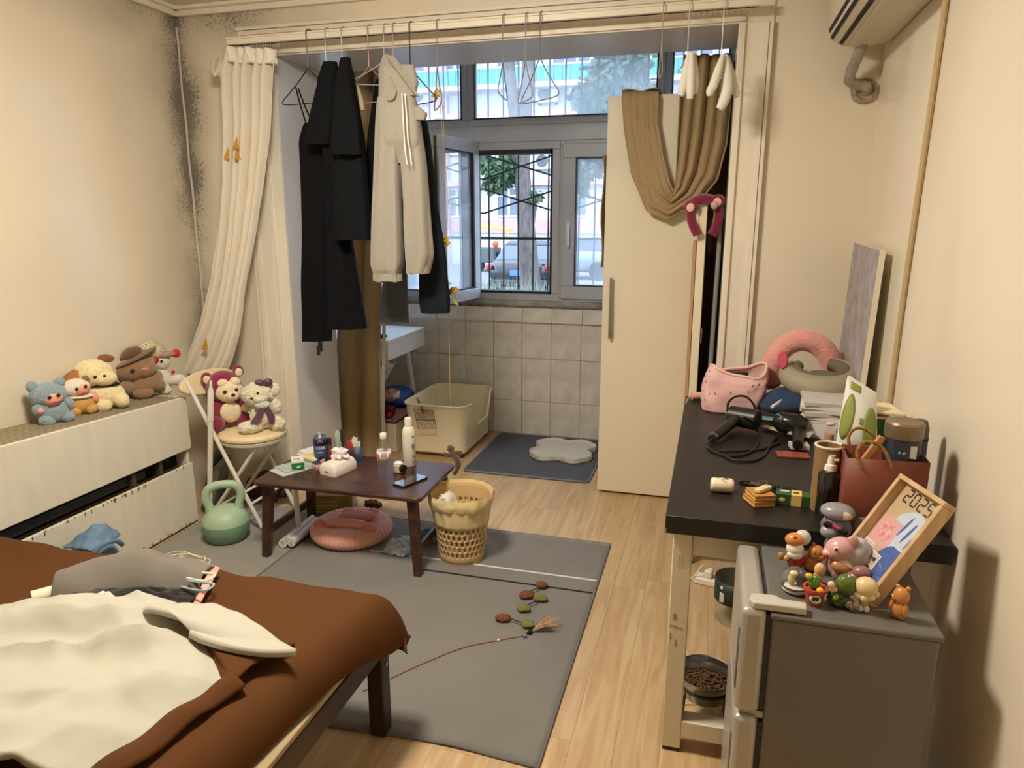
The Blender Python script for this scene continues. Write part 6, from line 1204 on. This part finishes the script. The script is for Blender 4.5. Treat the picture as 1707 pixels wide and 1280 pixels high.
# papers, boxes by the chair side of the table
for i, (px, py, w_, d_, h_, rz, rgb, nm, lb_) in enumerate(((488,786,.12,.17,.006,-26,(190,194,186),'magazine','pale magazine at the bottom of the pile on the low table'), (492,783,.11,.15,.005,-30,(170,180,180),'magazine','grey green magazine on top of the pile'), (521,765,.085,.12,.022,-28,(214,216,216),'book','white paperback under another at the table back edge'), (522,764,.08,.11,.014,-20,(226,226,222),'book','topmost white paperback at the table back edge'))):
    c = on(px, py); zz = zt_+(0, .0065, 0, .0225)[i]; dd = Vector((c.x, c.y, 0)).normalized()*.03; tq = tag(obj(nm, MB(LM((c.x+dd.x, c.y+dd.y, zz), rz)).cbox((0,0,h_/2),(w_,d_,h_)), mat('paper_%d' % i, rgb, .5, var=.12, vs=30), bev=.001), lb_, nm, 'reading matter on the low table')
c = on(486, 785); t = thing('medicine_box', 'white and green medicine box on the magazines', 'box', (c.x+.02, c.y+.03, zt_+.012)); mm = LM((c.x+.015, c.y+.03, zt_+.0122), 34)
obj('carton', MB(mm).cbox((0,0,.020),(.055,.075,.040)), mat('box_white', (226,222,214), .5), t, bev=.001); obj('green_panel', MB(mm).box(-.0278,-.0382,.0,.0278,-.0374,.030), mat('box_green', (34,120,66), .5), t); obj('emblem', MB(mm).box(-.006,-.039,.008,.008,-.0381,.013).box(0,-.039,.013,.014,-.0381,.017), M_white, t); obj('top_mark', MB(mm).box(-.02,-.02,.0400,.012,.0,.0405), mat('mark_green', (150,180,150), .6), t)
c = on(505, 774); tag(obj('cream_pouch', MB(LM((c.x+.02, c.y+.04, zt_+.014), -20)).rings([[(x*k, y*k, z) for x, y in rrect(.11,.06,.02,4)] for k, z in ((.9,0),(1.03,.008),(1.0,.016),(.8,.022))]), mat('pouch_cream', (214,204,156), .7)), 'flat cream pouch lying on the magazines', 'pouch')
c = on(524, 789); t = thing('clear_box', 'small clear plastic box of red trinkets on the low table', 'box', c); mm = LM((c.x+.012, c.y+.03, zt_), 18)
obj('box', MB(mm).rings([[(x*k, y*k, z) for x, y in rrect(.07,.055,.006,3)] for k, z in ((.85,0),(1.0,.035),(.96,.035),(.82,.004),(.1,.004))]), M_cup, t); obj('contents', MB(mm).ell((0,0,.018),(.026,.02,.014),16,10,amp=.4), mat('trinket_red', (170,70,74), .6, rgb2=(206,180,170), vs=90), t)
c = on(530, 772); tag(obj('brown_wrapper', MB().ell((c.x, c.y+.03, zt_+.0125),(.03,.025,.012),16,10,amp=.5), mat('wrapper_brown', (84,46,40), .5)), 'crumpled dark brown wrapper beside the clear box', 'wrapper')
c = on(508, 787); mb = MB(); rnd = random.Random(8)
for k in range(5): mb.tube(smooth_path([(c.x+rnd.uniform(.0,.03), c.y+rnd.uniform(0,.05), zt_+.003+.002*k) for _ in range(4)],4), .0012, 4)
tag(obj('charging_cable', mb, mat('cable_grey', (120,118,112), .5)), 'tangle of thin grey cable beside the magazines', 'cable')
# brown cat toy on the table corner
t = thing('spring_toy', 'brown furry cat toy with two little wings on the table corner', 'cat toy', on(752, 775)); M_br = fur('toy_brown', (86,68,52), .6); c = on(748, 780); d0 = Vector((c.x, c.y, zt_))
sp = [PY(757,790,2.965), PY(763,778,2.965), PY(762,766,2.965), PY(756,758,2.97), PY(752,750,2.975), PY(750,742,2.98)]
obj('body', MB().tube(smooth_path(sp, 5), [.010]*5+[.015]*16+[.019,.018,.015,.012,.007], 12), M_br, t)
for (x, y, a) in ((745,758,20), (764,754,-8)): obj('wing', MB().ell(PY(x, y, 2.97), (.020,.008,.010), 14, 8, rot=Matrix.Rotation(R(a), 3, 'Y')), fur('toy_wing', (104,66,48), .4), t)

# ================================================================ ON THE DESK
zd = .7505
def od(px, py): p = PZ(px, py, zd); p.z = zd; return p
# pink drawstring bag
a = od(1196, 684); t = thing('pink_bag', 'pale pink patterned fabric bag standing open on the desk', 'bag', (.10, 2.95, zd)); M_pb = mat('pink_print', (226,184,180), .85, var=.06, vs=12, bump=.2, bs=140)
bc_ = Vector((.115, 2.93, zd))
def pb(u, v):
    a = TAU*u; r = .118+.012*math.sin(v*3)+.010*noise.noise(Vector((math.cos(a)*2, math.sin(a)*2, v*2.5)))
    if v > .8: r *= 1-.10*(v-.8)/.2
    cx_, sy_ = math.copysign(abs(math.cos(a))**.55, math.cos(a)), math.copysign(abs(math.sin(a))**.55, math.sin(a)); z = .165*v*(1+.12*math.sin(a*2+.6)*v)
    return (bc_.x+.95*r*cx_+.02*(v-.5), bc_.y+.72*r*sy_, bc_.z+z)
obj('bag', MB().grid(pb, 64, 24, True), M_pb, t, thick=.003); obj('bottom', MB().prism([(bc_.x+.10*math.cos(TAU*k/20), bc_.y+.075*math.sin(TAU*k/20)) for k in range(20)], .004, Matrix.Translation((0,0,zd))), M_pb, t)
rnd = random.Random(21)
for k in range(26):
    u, v = rnd.uniform(.5, 1.0), rnd.uniform(.1, .92); p = Vector(pb(u, v)); n_ = (p-Vector((bc_.x, bc_.y, p.z))).normalized(); obj('print_motif', MB(frame_M(p+n_*.0012, n_.cross(Vector((0,0,1))), (0,0,1))).ell((0,0,0), (.003+.006*rnd.random(), .003+.004*rnd.random(), .0012), 10, 6, rot=Matrix.Rotation(rnd.random()*3, 3, 'Z')), mat('motif_%d' % (k % 3), ((150,90,100),(186,120,130),(130,110,130))[k % 3], .8), t)
obj('hem', MB().tube([Vector(pb(k/64, 1)) for k in range(64)], .006, 8, loop=True), mat('pink_hem', (230,186,178), .8), t); obj('inside_item', MB().box(bc_.x-.02, bc_.y-.012, zd+.10, bc_.x+.05, bc_.y+.01, zd+.155), M_black, t, bev=.005)
p0 = PY(1178, 658, 3.02); t = thing('curling_wand', 'pale pink handled plug with a thin cord at the desk back corner', 'plug', (-.03, 3.02, zd)); obj('handle', MB().cyl((-.052, 3.03, zd+.018), (.005, 3.05, zd+.019), .017, .015, 14), mat('plug_pink', (222,176,156), .5), t); obj('cord', MB().tube(smooth_path([(-.052,3.03,zd+.018),(-.066,3.02,zd+.008),(-.07,2.98,zd+.004),(-.072,2.95,zd+.003)],4), .003, 6), mat('cord_beige', (176,156,124), .6), t)
# hair dryer
M_hd = mat('dryer_black', (34,32,31), .38); c = od(1240, 712); t = thing('hair_dryer', 'black hair dryer with silver trim lying on the desk, cord coiled in front', 'hair dryer', (c.x, c.y, zd))
q0, q1 = PZ(1218, 692, .80), PZ(1262, 700, .80); ax = (q1-q0).normalized(); obj('barrel', MB().tube([q0-ax*.004, q0, q1, q1+ax*.004], [.030,.036,.038,.034], 24), M_hd, t); obj('nozzle', MB().cyl(q1+ax*.003, q1+ax*.007, .029, n=22), M_dark, t)
obj('silver_cap', MB().cyl(q0-ax*.012, q0-ax*.003, .024, .032, 22), M_steel, t); h0, h1 = q0.lerp(q1, .35), PZ(1186, 732, .768); obj('handle', MB().tube([h0, h0.lerp(h1,.3), h0.lerp(h1,.95), h1], [.021,.019,.0175,.0145], 16), M_hd, t); hr = (h1-h0).normalized(); obj('ring', MB().cyl(h1-hr*.016, h1-hr*.010, .0186, n=20), M_steel, t); obj('button', MB().ell(h0.lerp(h1,.35)+Vector((.004,-.015,.01)), .004, 8, 6), M_steel, t)
cz = zd+.004; cp = [h1]+[PZ(x, y, z) for x, y, z in ((1180,745,.757),(1192,755,.7555),(1222,758,.7555),(1250,752,.7555),(1263,738,.757),(1262,715,.765),(1250,700,.79),(1236,692,.835),(1222,672,.85),(1214,690,.83),(1213,676,.845),(1222,664,.855),(1240,660,.855),(1258,676,.84),(1264,690,.82))]
obj('cord', MB().tube(smooth_path([h1]+[PZ(x, y, zd+.0045) for x, y in ((1179,742),(1188,752),(1215,760),(1245,756),(1262,742),(1264,725))]+[PZ(1256,706,.80), PZ(1238,694,.842)],5), .0042, 7), M_hd, t)
obj('cord', MB().tube(smooth_path([PZ(x, y, zd+.0045) for x, y in ((1204,757),(1222,766),(1250,768),(1272,760),(1283,744),(1294,728))],5), .0042, 7), M_hd, t); obj('cord', MB().tube(smooth_path([PZ(x, y, zd+.0045) for x, y in ((1200,752),(1240,750),(1270,748),(1300,738))],5), .0042, 7), M_hd, t)
obj('cord_loop', MB().tube(smooth_path([PY(1213,690,2.62), PY(1214,672,2.62), PY(1226,661,2.62), PY(1243,661,2.62), PY(1255,672,2.62), PY(1262,688,2.62)],5), .0042, 7), M_hd, t)
# second appliance
c = od(1325, 735); t = thing('hot_brush', 'bulky black styling appliance lying behind the packets', 'hair dryer', (c.x, c.y, zd)); a, b = PZ(1290, 700, .80), PZ(1345, 712, .79); obj('body', MB().tube([a, a.lerp(b,.2), a.lerp(b,.7), b], [.022,.036,.04,.03], 22), mat('appliance_black', (28,26,26), .25), t); obj('handle', MB().tube([a.lerp(b,.75)+Vector((0,0,-.01)), PZ(1330,742,.775)], [.022,.017], 14), M_black, t); obj('light_strip', MB().tube([PZ(1296,690,.835), PZ(1306,697,.832)], .003, 6), M_steel, t); obj('head', MB().ell(PZ(1325,682,.80), (.07,.05,.045), 22, 14), M_black, t)
tag(obj('white_cable_plug', MB().tube([PZ(1287,678,.84), PZ(1296,672,.845), PZ(1303,666,.85)], [.006,.005,.002], 10), M_white), 'white cable tip poking out above the black appliance', 'cable')
# fabrics behind
t = thing('navy_cloth', 'crumpled navy cloth heaped under the neck massager', 'cloth', (.30, 2.92, zd)); obj('heap', MB().ell((.37, 2.85, zd+.060), (.16, .11, .060), 30, 18, amp=.2, fr=2.6), mat('cloth_navy', (38,56,84), .9, var=.15, vs=12), t)
M_ng, M_ngd = mat('massager_grey', (150,142,122), .6), mat('massager_lining', (106,98,82), .8); nc = Vector((.425, 2.895, zd+.165)); t = thing('neck_massager', 'grey green U-shaped neck massager lying on the navy cloth', 'neck massager', nc)
def uarc(c, r0, r1, a0, a1, tr, zs, tilt, n=30): return [Vector((c.x+r0*math.cos(R(a0+(a1-a0)*k/n)), c.y+r1*math.sin(R(a0+(a1-a0)*k/n)), c.z+tilt*math.sin(R(a0+(a1-a0)*k/n))+zs)) for k in range(n+1)]
up_ = uarc(nc, .115, .10, -215, 65, 0, 0, .03); obj('shell', MB().tube(up_, [.022+.026*math.sin(PI*min(1,(k+3)/36)) for k in range(31)], 16), M_ng, t); obj('lining', MB().tube([p+(nc-p)*.22+Vector((0,0,.012)) for p in up_], [.016+.018*math.sin(PI*min(1,(k+3)/36)) for k in range(31)], 14), M_ngd, t); obj('flap', MB().ell(nc+Vector((.01,-.02,-.005)), (.075,.055,.028), 22, 12, amp=.15), M_ngd, t); obj('piping', MB().tube([p+Vector((0,0,.03)) for p in up_[3:28]], .003, 6), mat('piping_cream', (196,186,158), .7), t)
pc_ = Vector((.375, 3.045, zd+.165)); t = thing('pink_neck_pillow', 'fluffy pink neck pillow standing behind the neck massager', 'pillow', pc_); arc = [Vector((pc_.x+.115*math.cos(R(a)), pc_.y+.01, pc_.z-.03+.14*math.sin(R(a)))) for a in range(-35, 216, 9)]; obj('pillow', MB().tube(arc, [.026]+[.045]*(len(arc)-2)+[.026], 18), mat('pillow_pink', (226,158,148), .95, var=.1, vs=40, bump=.5, bs=130, sheen=.6), t)
obj('end_trim', MB(frame_M(PY(1306, 600, 2.88), (.75,-.3,.1), (0,.2,1))).prism([(.018*math.cos(TAU*k/20), .034*math.sin(TAU*k/20)) for k in range(20)], .012), mat('trim_raspberry', (186,70,96), .7), t, bev=.003)
# canvas leaning in the corner
t = thing('canvas_painting', 'narrow mottled lilac canvas leaning in the corner behind the desk things', 'canvas', (.56, 2.95, zd)); cvm = mat('canvas_lilac', (176,170,178), .9, rgb2=(150,140,132), vs=18, bump=.5, bs=60)
c4 = [(.552,2.735,zd),(.552,3.215,zd),(.572,3.215,1.408),(.572,2.735,1.396)]; n_ = Vector((-1,0,.03)).normalized()*.022
cor = [Vector(p) for p in c4]; obj('stretcher', MB().rings([[p for p in cor], [p+n_*.9 for p in cor]]), mat('canvas_edge', (226,216,192), .8), t); obj('paint', MB().rings([[p+n_*.9 for p in cor], [p+n_ for p in cor]]), cvm, t)
# papers, magenta box, wipes, boxes, jars
c = od(1385, 705); t = thing('magenta_box', 'magenta and white carton under the stack of papers', 'box', (.36, 2.44, zd)); mm = LM((.405, 2.66, zd), -16); obj('carton', MB(mm).box(-.07,-.08,0,.075,.08,.055), mat('carton_white', (222,214,210), .5), t, bev=.001); obj('magenta_side', MB(mm).box(-.0712,-.08,.002,-.0698,.08,.053).box(-.07,-.0812,.002,-.03,-.0798,.053), mat('magenta', (186,40,120), .5), t)
for k in range(6):
    zz = zd+.0555+.0125*k; tag(obj('paper_sheaf', MB(LM((.425-.003*k+.006*(k % 2), 2.67, zz), -14+6*(k % 3))).box(-.075,-.095,0,.075,.095,.0118), mat('paper_sheaf_%d' % (k % 3), ((206,204,198),(224,222,216),(190,188,182))[k % 3], .7, var=.06, vs=30)), 'sheaf of papers '+['lying directly on the magenta carton','second up on the magenta carton','third up on the magenta carton','fourth up on the magenta carton','second from the top of the paper stack','on top of the paper stack, printed lines showing'][k], 'papers', 'papers on the magenta carton')
def pouch(name, label, cat, corners, Y, th, m): 
    pts = [PY(x, y, Y[i]) for i, (x, y) in enumerate(corners)]; t = thing(name, label, cat, pts[0].lerp(pts[1], .5))
    def f(s): return lambda u, v: (lambda p: p+Vector((0, -s*th*(math.sin(u*PI)**.6)*(math.sin(min(1,v*.98+.02)*PI)**.6)*1.0, 0)))(pts[0].lerp(pts[1], u).lerp(pts[3].lerp(pts[2], u), v))
    obj('front', MB().grid(f(1), 20, 24), m, t); obj('back', MB().grid(f(-1), 20, 24), m, t); return t, f(1)
M_wip = mat('wipes_white', (222,222,216), .35); t, ff = pouch('wipes_packet', 'white upright wipes packet with two green leaf shapes', 'packet', [(1392,746),(1462,742),(1462,655),(1413,624)], (2.25,2.25,2.32,2.32), .028, M_wip); M_lf = mat('leaf_print', (134,146,66), .45)
for (cu, cv, ru, rv, sk) in ((.16,.46,.15,.33,.35), (.78,.36,.20,.34,.1)):
    mb = MB().rings([[ff(min(.99,max(.01,cu+ru*k*math.cos(TAU*j/26)+sk*rv*k*math.sin(TAU*j/26)*.4)), min(.98,max(.02,cv+rv*k*math.sin(TAU*j/26))))+Vector((0,-.0022,0)) for j in range(26)] for k in (1,.7,.4,.05)], True, False, True); obj('leaf_shape', mb, M_lf, t, thick=.0006)
for (cu, cv, w_, h_) in ((.28,.9,.20,.05), (.52,.44,.06,.05)): mb = MB().grid(lambda u, v: ff(min(.98, cu+(u-.5)*w_*1.6), min(.985, cv+(v-.5)*h_*2))+Vector((0,-.002,0)), 6, 6); obj('print_square', mb, M_lf, t, thick=.0006)
c = Vector((.532, 2.36, zd)); t = thing('green_tea_box', 'dark green box with an open cream lid by the wall', 'box', c); mm = LM(c, -6); obj('carton', MB(mm).box(-.058,-.05,0,.058,.05,.155), mat('tea_green', (34,92,42), .45), t, bev=.001); obj('lid_flap', MB(mm).hexa([(-.058,-.050,.156),(.06,-.050,.156),(.06,.055,.158),(-.058,.055,.158),(-.056,-.054,.180),(.058,-.054,.180),(.03,.05,.186),(-.035,.05,.186)]), mat('lid_cream', (226,214,178), .6), t, bev=.002)
obj('lid_slot', MB(mm).box(-.018,-.0552,.166,.016,-.0520,.173), mat('slot_brown', (120,66,40), .7), t); obj('gold_mark', MB(mm).box(-.035,-.0508,.085,-.028,-.05,.10).box(-.024,-.0508,.085,-.02,-.05,.10), mat('gold_ink', (176,130,60), .4), t)
# brown paper gift bag with gold rope, jar and box inside
M_gb = mat('gift_bag', (112,54,36), .55, var=.06, vs=6); bx0, bx1, by0, by1 = .345, .528, 1.80, 1.915; BHt = .185; t = thing('gift_bag', 'rust brown paper bag with gold rope handles at the desk corner', 'bag', (.46, 1.86, zd))
pl = [(bx0,by0),(bx1,by0+.012),(bx1,by1),(bx0+.005,by1)]; rg = [[(x, y, zd) for x, y in pl], [(x, y, zd+BHt*(1+.0)) for x, y in pl]]
obj('paper', MB().rings(rg, True, True, False), M_gb, t, thick=.002); obj('crease', MB().box(bx0-.001, by0+.055, zd+.002, bx0+.0005, by0+.057, zd+BHt-.002), mat('crease_brown', (90,38,24), .6), t); M_rp = mat('rope_gold', (176,128,64), .5, rgb2=(110,70,30), vs=120)
for y in (by0-.002, by1+.002): obj('rope_handle', MB().tube(smooth_path([(bx0+.03,y,zd+BHt-.02),(bx0+.02,y+.006,zd+BHt+.018),(bx0+.04,y+.012,zd+BHt+.042),(bx0+.075,y+.008,zd+BHt+.03),(bx0+.10,y,zd+BHt-.015)],6), .004, 8), M_rp, t)
tag(obj('wooden_clip', MB(LM((bx0+.065, 1.862, zd+.19), 0, ry=28)).cbox((0,0,0),(.018,.012,.085)), mat('clip_wood', (196,136,84), .55), bev=.003), 'tan leather strap standing in the mouth of the gift bag', 'strap')
jc = Vector((.478, 1.868, zd+.08)); t = thing('navy_jar', 'navy blue jar with bronze lid standing in the gift bag', 'jar', jc); M_jar, M_jl = mat('jar_navy', (38,44,56), .3), mat('jar_lid', (128,112,88), .35, metal=.4)
obj('jar', MB().lathe([(.036,-.07),(.040,-.066),(.041,.15),(.038,.158)], jc, 32), M_jar, t); obj('lid', MB().lathe([(.043,.15),(.044,.153),(.044,.185),(.040,.190),(.030,.187),(.001,.187)], jc, 32), M_jl, t); cdir = Vector((-jc.x, -jc.y, 0)).normalized(); sd3 = Vector((-cdir.y, cdir.x, 0)); lm = frame_M(jc+cdir*.0413, sd3, (0,0,1))
obj('label_tag', MB(lm).box(.018,.108,-.010,.032,.138,-.002), mat('tag_pale', (186,184,170), .6), t); obj('swirl', MB(lm).tube(smooth_path([(.0,.03,0),(.012,.028,0),(.018,.04,-.002),(.008,.055,0),(-.002,.07,0),(.010,.085,-.001)],5), .0012, 5), mat('swirl_grey', (120,122,122), .5), t); obj('swirl', MB(lm).tube(smooth_path([(-.022,.04,-.006),(-.014,.06,-.002),(-.02,.08,-.005)],5), .001, 5), mat('swirl_grey'), t)
for x in (-.004, .006): obj('emblem', MB(lm).ell((x,.118,-.001),(.0035,.004,.0012),10,6), mat('emblem_teal', (120,160,160), .5), t)
t2 = thing('grey_bottle', 'slim dark grey bottle behind the navy jar', 'bottle', (.535, 1.96, zd)); obj('body', MB().lathe([(.022,0),(.024,.01),(.024,.23),(.018,.25),(.001,.255)], (.535, 1.962, zd), 20), mat('bottle_slate', (70,78,78), .4), t2); obj('seam', MB().lathe([(.0243,.2),(.0243,.206)], (.535, 1.962, zd), 20, False, False), M_dark, t2, thick=.0004)
# tube, pump bottle
def stand(name, label, cat, px, py, top, prof, m, z=zd): return bottle(name, label, cat, px, py, top, prof, m, z)
t, b, s, h = stand('card_tube', 'tan cardboard tube with pale open rim standing on the desk', 'tube', 1371, 856, (1381,742), [(22,0),(22,.97),(22.8,.97),(22.8,1),(19.5,1),(19.5,.9),(.01,.9)], mat('card_tan', (138,108,70), .55)); obj('rim', MB().tube([(b.x+21.3*s*math.cos(TAU*k/32), b.y+21.3*s*math.sin(TAU*k/32), b.z+h) for k in range(32)], .0035, 8, loop=True), mat('rim_pale', (214,204,184), .5), t)
t, b, s, h = stand('pump_bottle', 'black pump spray bottle with white head in front of the cardboard tube', 'bottle', 1376, 862, (1378,757), [(17,0),(18,.02),(18,.68),(15,.73),(9,.75)], mat('amber_black', (26,20,16), .15, coat=.5)); obj('pump_collar', MB().lathe([(10*s,.745*h),(10.5*s,.75*h),(9.5*s,.84*h),(6*s,.86*h)], b, 20), M_white, t); obj('pump_head', MB().lathe([(6.5*s,.85*h),(7*s,.90*h),(5.5*s,.99*h),(.01,h)], b, 18), M_white, t); obj('nozzle', MB().cbox((b.x+7*s, b.y-3*s, b.z+.93*h), (8*s,6*s,.04*h)), M_white, t, bev=.001)
t, b, s, h = stand('glass_bottle', 'tiny clear bottle with a cork-coloured fill behind the tube', 'bottle', 1381, 742, (1380,705), [(8,0),(8.5,.03),(8.5,.65),(5.5,.75),(5.5,.95)], M_clear_pl); obj('fill', MB().lathe([(7.4*s,.03*h),(7.4*s,.5*h),(.01,.5*h)], b, 18), mat('fill_peach', (206,160,120), .6), t); obj('cap', MB().ell((b.x, b.y, b.z+.98*h), (7.5*s,7.5*s,.10*h), 16, 8), mat('cap_pearl', (222,186,166), .4), t)
# earbud case
c = od(1203, 824); c = c+Vector((0,.02,0)); t = thing('earbud_case', 'cream patterned earbud case on the bare part of the desk', 'earbud case', c); mm = LM((c.x, c.y, zd), 4); obj('case', MB(mm).rings([[(-.031+.062*k, .020*math.cos(TAU*j/28)*sc_, .0205+.020*math.sin(TAU*j/28)*sc_) for j in range(28)] for k, sc_ in ((0,.75),(.05,.93),(.15,1),(.85,1),(.95,.93),(1,.75))]), mat('case_cream', (222,208,182), .4), t); mb = MB(mm); rnd = random.Random(6)
for k in range(9):
    a = R(rnd.uniform(50, 150)); x = rnd.uniform(-.024,.02); p = Vector((x, -.0203*math.cos(a), .0205+.0203*math.sin(a))); mb.tube([p+Vector((.0045*math.cos(TAU*j/10), .003*math.sin(TAU*j/10), 0.0003)) for j in range(10)], .0005, 4, loop=True)
obj('doodle_print', mb, mat('doodle_brown', (110,76,52), .6), t)
# keys with cord
c = od(1275, 812); t = thing('key_ring', 'bunch of keys with a braided black strap beside the orange packs', 'keys', c); obj('ring', MB().tube([(c.x-.005+.013*math.cos(TAU*k/24), c.y+.013*math.sin(TAU*k/24), zd+.010+.006*math.sin(TAU*k/24)) for k in range(24)], .0013, 6, loop=True), M_steel, t)
for k, (dx, dy, a) in enumerate(((-.04,.012,15), (-.03,-.002,-10))): kk = LM((c.x+dx, c.y+dy, zd+.003+.003*k), a); obj('key', MB(kk).cbox((-.012,0,0),(.03,.007,.0024)).cyl((.010,0,-.0015),(.010,0,.0015),.010,n=16), mat('key_metal', (120,114,104), .35, metal=.9), t)
mb = MB(); 
for ph in (0, 2.1, 4.2): mb.tube([Vector((c.x+.008+.075*u, c.y-.004-.02*u+.005*math.sin(u*34+ph), zd+.007+.004*math.cos(u*34+ph))) for u in [k/40 for k in range(41)]], .0032, 6)
obj('strap', mb, mat('strap_black', (28,26,26), .6), t); obj('fob', MB(LM((c.x-.055, c.y+.016, zd+.005), 8)).cbox((0,0,0),(.03,.012,.009)), M_black, t, bev=.002)
# packs
c = od(1265, 846)+Vector((0,.035,0))
for k in range(2): mm = LM((c.x+.004*k, c.y+.003*k, zd+.0165*k), 24-4*k); t = thing('orange_pack', ['orange card pack under its twin on the desk', 'orange card pack on top of its twin, lighter lying on it'][k], 'pack', (c.x, c.y, zd+.0165*k), 'orange card packs'); obj('carton', MB(mm).box(-.028,-.034,.0,.028,.034,.016), mat('pack_orange', (182,130,66), .5, var=.15, vs=60), t, bev=.001); obj('band', MB(mm).box(-.0285,-.0345,.004,.0285,.0345,.007), mat('pack_gold', (226,186,110), .5), t)
mm = LM((c.x+.008, c.y+.002, zd+.0345), 52); t = thing('lighter', 'cream lighter lying on the orange card packs', 'lighter', (c.x, c.y, zd+.0345)); obj('body', MB(mm).prism(rrect(.05,.020,.006), .010), mat('lighter_cream', (222,200,140), .4), t, bev=.002); obj('cap', MB(mm).box(.018,-.010,0.001,.030,.010,.010), M_white, t, bev=.002)
c = od(1325, 846)+Vector((.0,.03,0)); mm = LM((c.x, c.y, zd), -6); t = thing('green_pack', 'green and yellow printed pack beside the pump bottle', 'pack', c); obj('carton', MB(mm).box(-.046,-.02,0,.046,.02,.030), mat('pack_green', (44,84,44), .5), t, bev=.001); obj('yellow_panel', MB(mm).box(-.008,-.0206,.0,.018,.0206,.0305), mat('pack_yellow', (222,190,110), .5), t); obj('portrait', MB(mm).ell((.004,.0,.0302),(.009,.010,.001),14,6), mat('pack_dark', (70,84,52), .6), t); obj('seal', MB(mm).ell((-.03,-.0202,.014),(.008,.0008,.006),14,6), mat('pack_yellow'), t); obj('end_stripe', MB(mm).box(.0455,-.0205,.001,.0468,.0205,.0295), mat('pack_red', (186,60,50), .5), t)
for z in (.022, .016): obj('printed_line', MB(mm).box(-.036,.002+z-.016,.0299,-.014,.006+z-.016,.0304), M_white, t)
# sachets behind
for k, (x, y, w_, d_, h_, rz, rgb, nm, lb_) in enumerate(((1322,762,.10,.055,.006,4,(150,72,60),'packet','red and white flat packet under the small white box'), (1332,752,.06,.045,.016,6,(206,200,188),'box','small white box lying on the red packet'), (1335,735,.075,.06,.003,-24,(170,170,166),'packet','glossy clear packet propped on the small white box'), (1290,722,.085,.03,.004,-40,(214,206,140),'packet','pale yellow slip under the black cord'), (1278,704,.05,.045,.003,-15,(120,170,176),'mask','folded pale blue face mask by the hair dryer nozzle'))):
    c = od(x, y); zz = zd+(.0, .0065, .0235, .0105, .0105)[k]; tag(obj(nm if nm != 'mask' else 'face_mask', MB(LM((c.x, c.y+.015, zz), rz, rx=(0,0,8,0,0)[k])).cbox((0,0,h_/2),(w_,d_,h_)), mat('slip_%d' % k, rgb, .4, var=.25, vs=50), bev=.001), lb_, nm)
# ================================================================ UNDER THE DESK
b = Vector((.165, 2.60, .001)); t = thing('water_jug', 'large clear water jug with dark green label under the desk', 'bottle', b)
obj('jug', MB().lathe([(.068,0),(.078,.006),(.082,.03),(.078,.05),(.082,.07),(.082,.225),(.076,.245),(.05,.285),(.028,.31),(.022,.318),(.022,.335)], b, 32), M_clear_pl, t); obj('water', MB().lathe([(.074,.006),(.076,.08),(.001,.08)], b, 28), M_wat, t); obj('cap', MB().lathe([(.024,.325),(.024,.345),(.001,.347)], b, 18), mat('cap_green', (50,110,70), .4), t); obj('label_wrap', MB().lathe([(.0828,.09),(.0828,.175)], b, 32, False, False), mat('label_dark', (30,50,42), .5), t, thick=.0006)
cdir = Vector((-b.x, -b.y, 0)).normalized(); sd3 = Vector((-cdir.y, cdir.x, 0)); lm = frame_M(b+cdir*.0832, sd3, (0,0,1)); obj('bar_code', MB(lm).box(-.06,.10,-.026,-.04,.135,-.0135), M_white, t); obj('label_round', MB(lm).ell((-.052,.155,-.02),(.008,.008,.003),14,8), M_white, t)
text('volume_text', '8L', .03, frame_M(b+(cdir+sd3*.25).normalized()*.0838+Vector((0,0,.145)), (sd3-cdir*.25), (0,0,1)), M_white, t)
c = Vector((.06, 2.86, .0)); t = thing('power_strip', 'white power strip with a plugged adapter on the floor under the desk', 'power strip', c); mm = LM(c, -14); obj('strip', MB(mm).box(-.055,-.03,.001,.085,.03,.03), M_white, t, bev=.005); obj('plug', MB(mm).box(-.012,-.02,.03,.02,.02,.065), M_white, t, bev=.006); obj('cord', MB(mm).tube(smooth_path([(.0,0,.06),(-.02,-.02,.085),(-.05,-.03,.03),(-.09,-.01,.005),(-.13,-.03,.005)],5), .003, 6), M_white, t)
for x in (.035, .062): obj('socket', MB(mm).cyl((x,0,.0295),(x,0,.0306),.011,n=14), mat('socket_grey', (170,166,158), .5), t)
# pet food bowl on its stand
bc2 = Vector((.055, 1.975, 0)); t = thing('pet_bowl', 'steel pet bowl of dry kibble in a low stand behind the desk stretcher', 'bowl', bc2); obj('bowl', MB().lathe([(.05,.09),(.066,.10),(.076,.14),(.083,.172),(.087,.174),(.085,.170),(.073,.14),(.062,.105),(.001,.102)], bc2, 36), M_steel, t); st_ = obj('stand_ring', MB().tube([(bc2.x+.078*math.cos(TAU*k/28), bc2.y+.078*math.sin(TAU*k/28), .135) for k in range(28)], .003, 6, loop=True), mat('stand_dark', (60,52,42), .5), t)
for a in (45, 135, 225, 315): obj('stand_leg', MB().cyl((bc2.x+.078*math.cos(R(a)), bc2.y+.078*math.sin(R(a)), .135), (bc2.x+.088*math.cos(R(a)), bc2.y+.088*math.sin(R(a)), .001), .003, n=6), mat('stand_dark'), t)
mb = MB(); rnd = random.Random(12)
for k in range(420):
    r_ = .071*math.sqrt(rnd.random()); a = rnd.random()*TAU; mb.ell((bc2.x+r_*math.cos(a), bc2.y+r_*math.sin(a), .130+.008*rnd.random()+.006*(1-r_/.071)), (.0045,.0035,.003), 6, 4)
kb_ = obj('kibble', mb, mat('kibble_brown', (70,46,28), .9, rgb2=(110,78,46), vs=120)); tag(kb_, 'dry brown kibble heaped in the steel bowl', 'kibble', kind='stuff'); obj('food_bed', MB().lathe([(.070,.128),(.001,.133)], bc2, 24), mat('kibble_brown'), t)
